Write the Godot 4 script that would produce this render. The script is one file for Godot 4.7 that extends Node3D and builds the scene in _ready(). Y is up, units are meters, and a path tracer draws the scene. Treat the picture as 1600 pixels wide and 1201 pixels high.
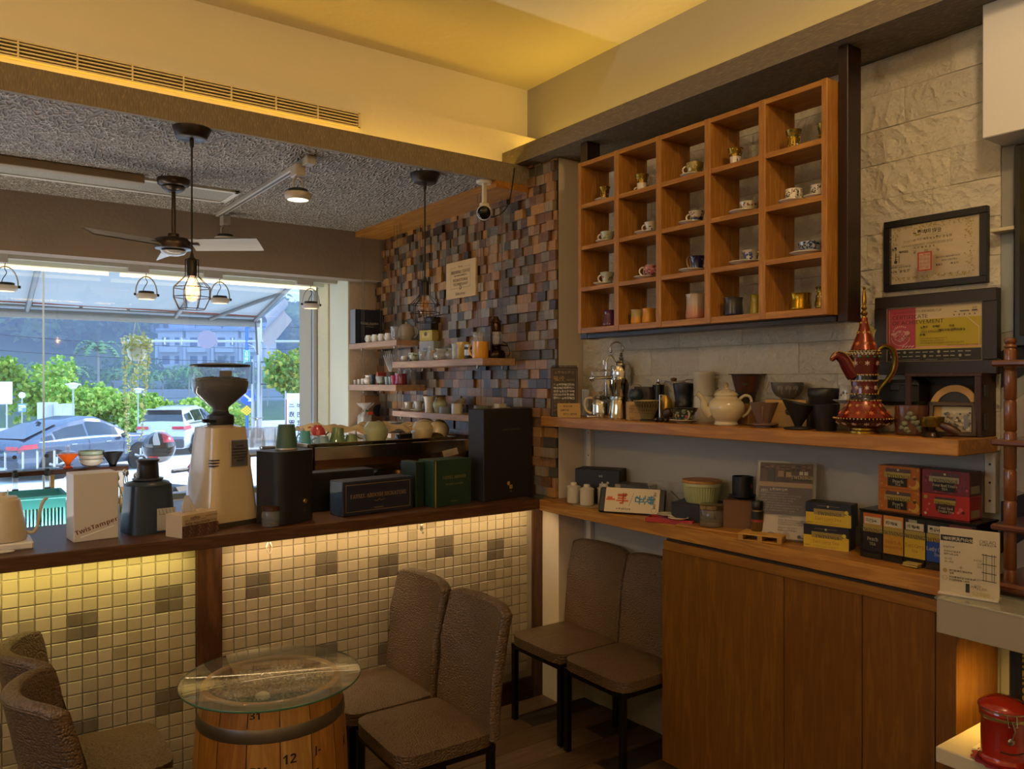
extends Node3D
# A corner coffee shop: bar counter with a window behind, wood block wall, cup cubby, shelves and chairs.
# x runs along the bar to the right, y is up, z comes out of the street window towards the room.

const XR := 2.809     # face of the right wall
const XM := 2.63      # face of the wood block wall
const ZC := -3.388    # tiled front of the bar
const CT := 1.084     # top of the bar and of the lower shelf
const US := 1.522     # top of the upper shelf

var used := {}
var mats := {}
var noises := {}
var rng := RandomNumberGenerator.new()
var fonts := {}

class Geo:
	var v := PackedVector3Array()
	var n := PackedVector3Array()
	var u := PackedVector2Array()
	var c := PackedColorArray()
	var col := Color.WHITE
	var grad := []
	var xf := Transform3D.IDENTITY
	var lay := 0.0

	func at(p: Vector3, rot := Vector3.ZERO, sc := Vector3.ONE) -> Geo:
		xf = Transform3D(Basis.from_euler(rot).scaled_local(sc), p)
		return self

	func paint(hex: String) -> Geo:
		col = Color(hex).srgb_to_linear()
		return self

	func shade(y: float) -> Color:
		if grad.is_empty():
			return col
		return grad[1].lerp(grad[3], smoothstep(grad[0], grad[2], y))

	func tri(a: Vector3, b: Vector3, d: Vector3, na: Vector3, nb: Vector3, nd: Vector3, ua := Vector2.ZERO, ub := Vector2.ZERO, ud := Vector2.ZERO) -> void:
		if (b - a).cross(d - a).dot(na + nb + nd) > 0.0:
			var t = b; b = d; d = t
			t = nb; nb = nd; nd = t
			t = ub; ub = ud; ud = t
		v.append(xf * a); v.append(xf * b); v.append(xf * d)
		var m := xf.basis
		n.append((m * na).normalized()); n.append((m * nb).normalized()); n.append((m * nd).normalized())
		u.append(ua); u.append(ub); u.append(ud)
		c.append(shade(a.y)); c.append(shade(b.y)); c.append(shade(d.y))

	func quad(a: Vector3, b: Vector3, d: Vector3, e: Vector3, nn: Vector3) -> void:
		tri(a, b, d, nn, nn, nn, Vector2(0, 1), Vector2(1, 1), Vector2(1, 0))
		tri(a, d, e, nn, nn, nn, Vector2(0, 1), Vector2(1, 0), Vector2(0, 0))

	func flat(a: Vector3, b: Vector3, d: Vector3, out: Vector3) -> void:
		var nn := (b - a).cross(d - a).normalized()
		if nn.dot(out) < 0.0:
			nn = -nn
		tri(a, b, d, nn, nn, nn)

	func box(ce: Vector3, s: Vector3, b := 0.0) -> Geo:
		var h := s * 0.5
		b = minf(b, minf(h.x, minf(h.y, h.z)) * 0.9)
		for i in 3:
			var j := (i + 1) % 3
			var k := (i + 2) % 3
			for sg in [-1.0, 1.0]:
				var nn := Vector3.ZERO
				nn[i] = sg
				var q := []
				for e in [[-1, -1], [1, -1], [1, 1], [-1, 1]]:
					var p := Vector3.ZERO
					p[i] = sg * h[i]
					p[j] = e[0] * (h[j] - b)
					p[k] = e[1] * (h[k] - b)
					q.append(ce + p)
				quad(q[0], q[1], q[2], q[3], nn)
				if b > 0.0:
					for sk in [-1.0, 1.0]:
						var n2 := Vector3.ZERO
						n2[i] = sg
						n2[j] = sk
						var q2 := []
						for e in [[0, -1], [0, 1], [1, 1], [1, -1]]:
							var p := Vector3.ZERO
							p[i] = sg * (h[i] - b * e[0])
							p[j] = sk * (h[j] - b * (1 - e[0]))
							p[k] = e[1] * (h[k] - b)
							q2.append(ce + p)
						quad(q2[0], q2[1], q2[2], q2[3], n2.normalized())
		if b > 0.0:
			for sx in [-1, 1]:
				for sy in [-1, 1]:
					for sz in [-1, 1]:
						var sgn := Vector3(sx, sy, sz)
						var o := ce + sgn * (h - Vector3.ONE * b)
						flat(o + Vector3(sx * b, 0, 0), o + Vector3(0, sy * b, 0), o + Vector3(0, 0, sz * b), sgn)
		return self

	func lathe(prof: Array, seg := 24, ce := Vector3.ZERO, a0 := 0.0, a1 := TAU) -> Geo:
		var m := prof.size()
		var ns := []
		for i in m - 1:
			var d: Vector2 = prof[i + 1] - prof[i]
			ns.append(Vector2(d.y, -d.x).normalized())
		for i in m - 1:
			var n0: Vector2 = ns[i]
			var n1: Vector2 = ns[i]
			if i > 0 and ns[i - 1].dot(ns[i]) > 0.6:
				n0 = (ns[i - 1] + ns[i]).normalized()
			if i < m - 2 and ns[i + 1].dot(ns[i]) > 0.6:
				n1 = (ns[i + 1] + ns[i]).normalized()
			var p0: Vector2 = prof[i]
			var p1: Vector2 = prof[i + 1]
			for k in seg:
				var t0 := lerpf(a0, a1, float(k) / seg)
				var t1 := lerpf(a0, a1, float(k + 1) / seg)
				var e0 := Vector3(cos(t0), 0, sin(t0))
				var e1 := Vector3(cos(t1), 0, sin(t1))
				var y := Vector3.UP
				var a := ce + e0 * p0.x + y * p0.y
				var b := ce + e1 * p0.x + y * p0.y
				var d := ce + e1 * p1.x + y * p1.y
				var e := ce + e0 * p1.x + y * p1.y
				var u0 := float(k) / seg
				var u1 := float(k + 1) / seg
				if p0.x > 1e-5:
					tri(a, b, d, e0 * n0.x + y * n0.y, e1 * n0.x + y * n0.y, e1 * n1.x + y * n1.y, Vector2(u0, 1), Vector2(u1, 1), Vector2(u1, 0))
				if p1.x > 1e-5:
					tri(a, d, e, e0 * n0.x + y * n0.y, e1 * n1.x + y * n1.y, e0 * n1.x + y * n1.y, Vector2(u0, 1), Vector2(u1, 0), Vector2(u0, 0))
		return self

	func tube(pts: Array, r, seg := 8, closed := false) -> Geo:
		var m := pts.size()
		var rings := []
		var nrm := []
		var up := Vector3.UP
		for i in m:
			var d: Vector3
			if closed:
				d = pts[(i + 1) % m] - pts[(i - 1 + m) % m]
			else:
				d = pts[mini(i + 1, m - 1)] - pts[maxi(i - 1, 0)]
			d = d.normalized()
			if i == 0 and absf(d.dot(up)) > 0.9:
				up = Vector3.RIGHT
			var s := d.cross(up).normalized()
			up = s.cross(d).normalized()
			var rr: float = r[i] if r is Array else r
			var ring := []
			var nr := []
			for k in seg:
				var a := TAU * k / seg
				var o := s * cos(a) + up * sin(a)
				ring.append(pts[i] + o * rr)
				nr.append(o)
			rings.append(ring)
			nrm.append(nr)
		for i in (m if closed else m - 1):
			var i2 := (i + 1) % m
			for k in seg:
				var k2 := (k + 1) % seg
				tri(rings[i][k], rings[i][k2], rings[i2][k2], nrm[i][k], nrm[i][k2], nrm[i2][k2])
				tri(rings[i][k], rings[i2][k2], rings[i2][k], nrm[i][k], nrm[i2][k2], nrm[i2][k])
		if not closed:
			for e in [0, m - 1]:
				var d: Vector3 = (pts[0] - pts[1]) if e == 0 else (pts[m - 1] - pts[m - 2])
				d = d.normalized()
				for k in range(1, seg - 1):
					tri(rings[e][0], rings[e][k], rings[e][k + 1], d, d, d)
		return self

	func rod(a: Vector3, b: Vector3, r: float, seg := 8) -> Geo:
		return tube([a, b], r, seg)

	func ext(poly: PackedVector2Array, z0: float, z1: float) -> Geo:
		var idx := Geometry2D.triangulate_polygon(poly)
		for i in range(0, idx.size(), 3):
			var a := poly[idx[i]]
			var b := poly[idx[i + 1]]
			var d := poly[idx[i + 2]]
			for z in [[z0, Vector3.FORWARD], [z1, Vector3.BACK]]:
				tri(Vector3(a.x, a.y, z[0]), Vector3(b.x, b.y, z[0]), Vector3(d.x, d.y, z[0]), z[1], z[1], z[1], a, b, d)
		var ccw := not Geometry2D.is_polygon_clockwise(poly)
		for i in poly.size():
			var a := poly[i]
			var b := poly[(i + 1) % poly.size()]
			var e := b - a
			var nn := Vector3(e.y, -e.x, 0).normalized() * (1.0 if ccw else -1.0)
			quad(Vector3(a.x, a.y, z0), Vector3(b.x, b.y, z0), Vector3(b.x, b.y, z1), Vector3(a.x, a.y, z1), nn)
		return self

	func surf(f: Callable, nu: int, nv: int, u0 := 0.0, u1 := 1.0, v0 := 0.0, v1 := 1.0, out := Vector3.ZERO) -> Geo:
		var p := []
		for i in nu + 1:
			for j in nv + 1:
				p.append(f.call(lerpf(u0, u1, float(i) / nu), lerpf(v0, v1, float(j) / nv)))
		var w := nv + 1
		var q := []
		for i in nu + 1:
			for j in nv + 1:
				var a: Vector3 = p[mini(i + 1, nu) * w + j] - p[maxi(i - 1, 0) * w + j]
				var b: Vector3 = p[i * w + mini(j + 1, nv)] - p[i * w + maxi(j - 1, 0)]
				var nn := a.cross(b).normalized()
				if out != Vector3.ZERO and nn.dot(out) < 0.0:
					nn = -nn
				if nn.length_squared() < 0.5:
					nn = out if out != Vector3.ZERO else Vector3.UP
				q.append(nn)
		for i in nu:
			for j in nv:
				var a := i * w + j
				var b := a + w
				tri(p[a], p[b], p[b + 1], q[a], q[b], q[b + 1], Vector2(float(i) / nu, float(j) / nv), Vector2(float(i + 1) / nu, float(j) / nv), Vector2(float(i + 1) / nu, float(j + 1) / nv))
				tri(p[a], p[b + 1], p[a + 1], q[a], q[b + 1], q[a + 1], Vector2(float(i) / nu, float(j) / nv), Vector2(float(i + 1) / nu, float(j + 1) / nv), Vector2(float(i) / nu, float(j + 1) / nv))
		return self

	func ball(ce: Vector3, r, seg := 12) -> Geo:
		var s: Vector3 = r if r is Vector3 else Vector3.ONE * r
		var hs := maxi(4, seg / 2)
		for i in hs:
			for k in seg:
				var q := []
				for e in [[i, k], [i, k + 1], [i + 1, k + 1], [i + 1, k]]:
					var a: float = PI * e[0] / hs - PI / 2
					var b: float = TAU * e[1] / seg
					q.append(Vector3(cos(a) * cos(b), sin(a), cos(a) * sin(b)))
				if i > 0:
					tri(ce + q[0] * s, ce + q[1] * s, ce + q[2] * s, q[0] / s, q[1] / s, q[2] / s)
				if i < hs - 1:
					tri(ce + q[0] * s, ce + q[2] * s, ce + q[3] * s, q[0] / s, q[2] / s, q[3] / s)
		return self

	# flat print, in the xy plane, facing +z
	func rect(x: float, y: float, w: float, h: float, hex := "") -> Geo:
		if hex:
			paint(hex)
		lay += 0.00012
		quad(Vector3(x, y, lay), Vector3(x + w, y, lay), Vector3(x + w, y + h, lay), Vector3(x, y + h, lay), Vector3.BACK)
		return self

	func line(a: Vector2, b: Vector2, t: float) -> Geo:
		var d := (b - a).normalized()
		var s := Vector2(-d.y, d.x) * t * 0.5
		d *= t * 0.4
		var q := [a - d - s, b + d - s, b + d + s, a - d + s]
		quad(Vector3(q[0].x, q[0].y, lay), Vector3(q[1].x, q[1].y, lay), Vector3(q[2].x, q[2].y, lay), Vector3(q[3].x, q[3].y, lay), Vector3.BACK)
		return self

	func disc(x: float, y: float, r: float, hex := "", ry := -1.0, seg := 18) -> Geo:
		if hex:
			paint(hex)
		lay += 0.00012
		if ry < 0:
			ry = r
		for k in seg:
			var a := TAU * k / seg
			var b := TAU * (k + 1) / seg
			tri(Vector3(x, y, lay), Vector3(x + cos(a) * r, y + sin(a) * ry, lay), Vector3(x + cos(b) * r, y + sin(b) * ry, lay), Vector3.BACK, Vector3.BACK, Vector3.BACK)
		return self

	func ringp(x: float, y: float, r: float, t: float, ry := -1.0, seg := 24) -> Geo:
		if ry < 0:
			ry = r
		lay += 0.00012
		for k in seg:
			var a := TAU * k / seg
			var b := TAU * (k + 1) / seg
			line(Vector2(x + cos(a) * r, y + sin(a) * ry), Vector2(x + cos(b) * r, y + sin(b) * ry), t)
		return self

	# strokes of a character on a 10 x 10 grid
	func glyph(s: String, x: float, y: float, size: float, t: float) -> Geo:
		lay += 0.00003
		for st in s.split(" ", false):
			for i in range(0, st.length() - 3, 2):
				line(Vector2(x + int(st[i]) * size / 9.0, y + int(st[i + 1]) * size / 9.0), Vector2(x + int(st[i + 2]) * size / 9.0, y + int(st[i + 3]) * size / 9.0), t)
		return self

	func txt(font: Font, s: String, x: float, y: float, h: float, align := 0.0, sx := 1.0, ang := 0.0) -> Geo:
		var tm := TextMesh.new()
		tm.font = font
		tm.font_size = 32
		tm.pixel_size = 0.01
		tm.depth = 0.0
		tm.curve_step = 2.0
		tm.text = s
		var arr := tm.get_mesh_arrays()
		var pv: PackedVector3Array = arr[Mesh.ARRAY_VERTEX]
		if pv.is_empty():
			return self
		var idx: PackedInt32Array = arr[Mesh.ARRAY_INDEX] if arr[Mesh.ARRAY_INDEX] != null else PackedInt32Array(range(pv.size()))
		var lo := Vector3.INF
		var hi := -Vector3.INF
		for p in pv:
			lo = lo.min(p)
			hi = hi.max(p)
		var k := h / 0.233   # cap height of the font at this size
		lay += 0.00012
		var m := Transform2D(ang, Vector2(x, y))
		var off := lerpf(lo.x, hi.x, align)
		var base := 0.0
		for i in range(0, idx.size(), 3):
			var q := []
			for e in 3:
				var p := pv[idx[i + e]]
				var p2 := m * Vector2((p.x - off) * k * sx, (p.y - base) * k)
				q.append(Vector3(p2.x, p2.y, lay))
			if ((q[1] - q[0]).cross(q[2] - q[0])).length_squared() > 1e-16:
				tri(q[0], q[1], q[2], Vector3.BACK, Vector3.BACK, Vector3.BACK)
		return self

	func mesh() -> ArrayMesh:
		var a := []
		a.resize(Mesh.ARRAY_MAX)
		a[Mesh.ARRAY_VERTEX] = v
		a[Mesh.ARRAY_NORMAL] = n
		a[Mesh.ARRAY_TEX_UV] = u
		a[Mesh.ARRAY_COLOR] = c
		var m := ArrayMesh.new()
		m.add_surface_from_arrays(Mesh.PRIMITIVE_TRIANGLES, a)
		return m

func V(x: float, y: float, z: float) -> Vector3:
	return Vector3(x, y, z)

func P2(a: Array) -> Array:
	var o := []
	for i in range(0, a.size(), 2):
		o.append(Vector2(a[i], a[i + 1]))
	return o

func PV(a: Array) -> PackedVector2Array:
	return PackedVector2Array(P2(a))

func P3(a: Array) -> Array:
	var o := []
	for i in range(0, a.size(), 3):
		o.append(Vector3(a[i], a[i + 1], a[i + 2]))
	return o

func smooth(pts: Array, k := 4) -> Array:
	var cv := []
	var m := pts.size()
	for i in m - 1:
		var p0 = pts[maxi(i - 1, 0)]
		var p3 = pts[mini(i + 2, m - 1)]
		for j in k:
			cv.append(pts[i].cubic_interpolate(pts[i + 1], p0, p3, float(j) / k))
	cv.append(pts[m - 1])
	return cv

# ---------- naming and tagging
func numbered(called: String) -> String:
	var i: int = used.get(called, 0)
	used[called] = i + 1
	return called if i == 0 else "%s_%03d" % [called, i]

func tag(o: Node, label: String, category: String, group := "") -> Node:
	o.set_meta("label", label)
	o.set_meta("category", category)
	if group:
		o.set_meta("group", group)
	return o

func thing(called: String, label: String, category: String, p := Vector3.ZERO, turn := 0.0, group := "") -> Node3D:
	var o := Node3D.new()
	o.name = numbered(called)
	add_child(o)
	o.position = p
	o.rotation.y = turn
	tag(o, label, category, group)
	return o

func part(par: Node, called: String, g, m: Material, label := "") -> MeshInstance3D:
	var o := MeshInstance3D.new()
	o.name = called
	o.mesh = g.mesh() if g is Geo else g
	o.material_override = m
	par.add_child(o, true)
	if label:
		o.set_meta("label", label)
	return o

func solo(called: String, g, m: Material, label: String, category: String, p := Vector3.ZERO, turn := 0.0, group := "") -> MeshInstance3D:
	var o := part(self, numbered(called), g, m)
	o.position = p
	o.rotation.y = turn
	tag(o, label, category, group)
	return o

func struct(called: String, g, m: Material, par: Node = null) -> MeshInstance3D:
	var o := part(par if par else self, called, g, m)
	if not par:
		o.set_meta("kind", "structure")
	return o

func copy(o: Node3D, p: Vector3, turn: float, label: String) -> Node3D:
	var r: Node3D = o.duplicate()
	r.name = numbered(String(o.name).rstrip("0123456789").trim_suffix("_"))
	add_child(r)
	r.position = p
	r.rotation.y = turn
	r.set_meta("label", label)
	return r

# ---------- materials
func mat(hex: String, rough := 0.6, metal := 0.0, extra := "") -> StandardMaterial3D:
	var key := "%s %.2f %.2f %s" % [hex, rough, metal, extra]
	if mats.has(key):
		return mats[key]
	var m := StandardMaterial3D.new()
	m.albedo_color = Color(hex)
	m.roughness = rough
	m.metallic = metal
	if extra == "coat":
		m.clearcoat_enabled = true
		m.clearcoat = 0.8
		m.clearcoat_roughness = 0.08
	elif extra == "print":
		m.vertex_color_use_as_albedo = true
	elif extra.begins_with("back"):
		m.backlight_enabled = true
		m.backlight = Color.WHITE * (0.4 if extra == "backdim" else 0.9)
	mats[key] = m
	return m

func ink(rough := 0.6) -> StandardMaterial3D:
	return mat("ffffff", rough, 0.0, "print")

func noise(key: String, kind: int, freq: float, ramp: Array, size := 512, fractal := FastNoiseLite.FRACTAL_FBM, oct := 4, warp := 0.0, normal := false) -> NoiseTexture2D:
	if noises.has(key):
		return noises[key]
	var f := FastNoiseLite.new()
	f.noise_type = kind
	f.frequency = freq
	f.fractal_type = fractal
	f.fractal_octaves = oct
	f.seed = noises.size() + 3
	if warp > 0.0:
		f.domain_warp_enabled = true
		f.domain_warp_amplitude = warp
		f.domain_warp_frequency = freq * 0.8
	var t := NoiseTexture2D.new()
	t.width = size
	t.height = size
	t.seamless = true
	t.noise = f
	t.as_normal_map = normal
	if ramp.size():
		var gr := Gradient.new()
		var offs := PackedFloat32Array()
		var cols := PackedColorArray()
		for i in ramp.size():
			offs.append(float(i) / (ramp.size() - 1))
			cols.append(Color(ramp[i]))
		gr.offsets = offs
		gr.colors = cols
		t.color_ramp = gr
	noises[key] = t
	return t

# wood with its grain along axis 0, 1 or 2
func wood(kind: String, axis: int, rough := 0.45, tint := "ffffff", sc := 1.0, shift := 0.0) -> StandardMaterial3D:
	var key := "wood %s %d %.2f %s %.2f %.2f" % [kind, axis, rough, tint, sc, shift]
	if mats.has(key):
		return mats[key]
	var ramps := {
		"oak": ["7d5424", "a87a38", "98692e", "b68842", "8a5d28"],
		"cab": ["6c4a1a", "845c22", "78521d", "8e6628", "6c491a"],
		"walnut": ["35251a", "563c29", "462f20", "644831", "3b291c"],
		"dark": ["1c130d", "2e1f15", "241810", "352418", "1d140e"],
		"pale": ["9f8672", "b9a18a", "ab937d", "c2ab95", "a38a75"],
		"barrel": ["7d5a2c", "a87e42", "96703a", "b48c4e", "886432"],
		"floor": ["4b3a2c", "66503d", "584534", "6f5944", "4f3e2f"],
		"plain": ["a0a0a0", "d8d8d8", "b8b8b8", "e8e8e8", "a8a8a8"],
	}
	var m := StandardMaterial3D.new()
	m.albedo_texture = noise("wood" + kind, FastNoiseLite.TYPE_SIMPLEX_SMOOTH, 0.012, ramps[kind], 512, FastNoiseLite.FRACTAL_FBM, 5, 22.0)
	m.albedo_color = Color(tint)
	m.roughness = rough
	m.uv1_triplanar = true
	m.uv1_triplanar_sharpness = 6.0
	var s := Vector3.ONE * 3.2 * sc
	s[axis] *= 0.09
	m.uv1_scale = s
	m.uv1_offset = Vector3(0.37, 0.11, 0.73) * shift
	mats[key] = m
	return m

func rough_paint(hex: String, rough: float, bump_cm: float, sc: float, kind := "plaster") -> StandardMaterial3D:
	var key := "paint %s %.2f %.3f %.2f %s" % [hex, rough, bump_cm, sc, kind]
	if mats.has(key):
		return mats[key]
	var m := StandardMaterial3D.new()
	m.albedo_color = Color(hex)
	m.roughness = rough
	m.uv1_triplanar = true
	m.uv1_world_triplanar = true
	m.uv1_scale = Vector3.ONE * sc
	m.heightmap_enabled = true
	m.heightmap_scale = bump_cm
	if kind == "plaster":
		m.heightmap_texture = noise("plaster", FastNoiseLite.TYPE_SIMPLEX_SMOOTH, 0.02, [], 512, FastNoiseLite.FRACTAL_FBM, 5)
	elif kind == "stone":
		m.heightmap_texture = noise("stone", FastNoiseLite.TYPE_SIMPLEX_SMOOTH, 0.011, [], 512, FastNoiseLite.FRACTAL_RIDGED, 4, 18.0)
	mats[key] = m
	return m

func glass(alpha := 0.08, tint := "eef6f4", rough := 0.02) -> StandardMaterial3D:
	var key := "glass %.2f %s" % [alpha, tint]
	if mats.has(key):
		return mats[key]
	var m := StandardMaterial3D.new()
	var c := Color(tint)
	c.a = alpha
	m.albedo_color = c
	m.roughness = rough
	m.transparency = BaseMaterial3D.TRANSPARENCY_ALPHA
	mats[key] = m
	return m

func glow(hex: String, e: float) -> StandardMaterial3D:
	var key := "glow %s %.2f" % [hex, e]
	if mats.has(key):
		return mats[key]
	var m := StandardMaterial3D.new()
	m.albedo_color = Color(hex)
	m.emission_enabled = true
	m.emission = Color(hex)
	m.emission_energy_multiplier = e
	mats[key] = m
	return m

func font(kind := "sans", bold := false) -> Font:
	var key := kind + str(bold)
	if not fonts.has(key):
		var f := SystemFont.new()
		f.font_names = PackedStringArray(["Droid Serif" if kind == "serif" else "Droid Sans"])
		f.font_weight = 700 if bold else 400
		fonts[key] = f
	return fonts[key]

func _ready() -> void:
	rng.seed = 7
	var cam := Camera3D.new()
	cam.name = "camera"
	cam.fov = 52.13
	cam.near = 0.05
	cam.far = 600.0
	cam.position = Vector3(0, 1.7, 0)
	cam.rotation = Vector3(deg_to_rad(-0.177), deg_to_rad(-35.715), 0)
	add_child(cam)
	cam.current = true

	var env := Environment.new()
	var sky_mat := ProceduralSkyMaterial.new()
	sky_mat.sky_top_color = Color("8db8ea")
	sky_mat.sky_horizon_color = Color("e6f1fb")
	sky_mat.ground_horizon_color = Color("aab4b8")
	sky_mat.ground_bottom_color = Color("6a6a66")
	sky_mat.sky_curve = 0.12
	sky_mat.sky_energy_multiplier = 1.9
	sky_mat.sun_angle_max = 12.0
	var sky := Sky.new()
	sky.sky_material = sky_mat
	env.background_mode = Environment.BG_SKY
	env.sky = sky
	env.ambient_light_source = Environment.AMBIENT_SOURCE_SKY
	env.tonemap_mode = Environment.TONE_MAPPER_LINEAR
	env.tonemap_exposure = 1.12
	env.volumetric_fog_enabled = true
	env.volumetric_fog_density = 0.0
	env.sdfgi_enabled = true
	env.ssao_enabled = true
	env.ssil_enabled = true
	var we := WorldEnvironment.new()
	we.name = "environment"
	we.environment = env
	add_child(we)

	var sun := DirectionalLight3D.new()
	sun.name = "sun"
	sun.light_color = Color("fff0dc")
	sun.light_energy = 1.45
	sun.light_angular_distance = 0.6
	sun.shadow_enabled = true
	add_child(sun)
	sun.look_at_from_position(Vector3.ZERO, -Vector3(0.72, 0.62, -0.22))

	# hidden cove strips that wash the tray ceiling yellow
	for s in [[V(0.1, 2.83, -3.545), V(4.8, 0.05, 0), Vector3(0.0, 1, 0.7), 0.6, "above the bar beam"], [V(2.70, 2.985, -0.65), V(0.05, 6.0, 0), Vector3(-0.35, 1, 0), 0.85, "above the right soffit"], [V(0.1, 2.99, 2.3), V(4.8, 0.05, 0), Vector3(0, 1, -0.3), 0.8, "above the rear ledge"], [V(-2.3, 2.99, -0.6), V(0.05, 5.4, 0), Vector3(0.3, 1, 0), 0.8, "above the left ledge"]]:
		area("cove_strip", s[0], Vector2(s[1].x, s[1].y), s[2], "ffcb4a", s[3], "hidden yellow cove strip light " + s[4])
	# strips under the lip of the bar: greenish yellow on the left, warm white on the right
	area("bar_strip_left", V(-0.55, 1.02, -3.295), Vector2(2.7, 0.02), Vector3(0, -1, -0.45), "ffe987", 0.42)
	area("bar_strip_right", V(1.74, 1.02, -3.295), Vector2(1.6, 0.02), Vector3(0, -1, -0.45), "ffd9a0", 0.24)
	# added fill strip, out of view behind the bar, brightening the bar ceiling
	area("added_fill_strip", V(-0.1, 0.85, -4.98), Vector2(4.4, 0.05), Vector3(0, 1, 0.08), "fff0e0", 3.6, "added fill strip light out of view behind the bar, brightening the bar ceiling")
	# unseen ceiling lamps, out of view, placed to light the seats and right wall
	for e in [[V(-1.4, 3.1, -1.6), "nearest the bar"], [V(1.55, 3.15, -0.5), "over the display shelf"], [V(-1.4, 3.1, 1.2), "at the rear"]]:
		lamp("unseen_ceiling_lamp", e[1], e[0], "ffd6a0", 0.68, 0.07)

	build_room()
	build_ceiling()
	build_block_wall()
	build_window()
	build_bar()
	build_back_counter()
	build_block_shelves()
	build_cubby()
	build_upper_shelf()
	build_lower_shelf()
	build_wall_things()
	build_display()
	build_seats()
	build_street()

func area(called: String, p: Vector3, size: Vector2, towards: Vector3, hex: String, e: float, label := "") -> void:
	if label:
		solo(called, Geo.new().box(Vector3.ZERO, V(maxf(size.x, 0.02), 0.008, maxf(size.y, 0.02))), glow(hex, 1.0), label, "strip light", p - towards.normalized() * 0.008)
	var l := AreaLight3D.new()
	l.name = called
	l.area_size = size
	l.light_color = Color(hex)
	l.light_energy = e
	l.area_range = 12.0
	l.shadow_enabled = true
	add_child(l, true)
	var up := Vector3.UP if absf(towards.normalized().y) < 0.9 else Vector3(0, 0, -1)
	l.look_at_from_position(p, p + towards, up)

# a small round lamp in a holder, with its light inside the glowing bulb
func lamp(called: String, which: String, p: Vector3, hex: String, e: float, r: float) -> void:
	var t := thing(called, "unseen round ceiling lamp out of view, " + which, "ceiling lamp", p)
	part(t, "bulb", Geo.new().ball(Vector3.ZERO, r, 16), glow(hex, 3.0))
	part(t, "stem", Geo.new().rod(V(0, r, 0), V(0, 3.435 - p.y, 0), 0.012), mat("d8d4cc"))
	var l := OmniLight3D.new()
	l.light_color = Color(hex)
	l.light_energy = e
	l.light_size = r
	l.omni_range = 15.0
	l.omni_attenuation = 2.0
	l.shadow_enabled = true
	t.add_child(l)

# ================= room shell
func slab(called: String, a: Vector3, b: Vector3, m: Material, par: Node = null) -> MeshInstance3D:
	return struct(called, Geo.new().box((a + b) * 0.5, (b - a).abs()), m, par)

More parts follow.
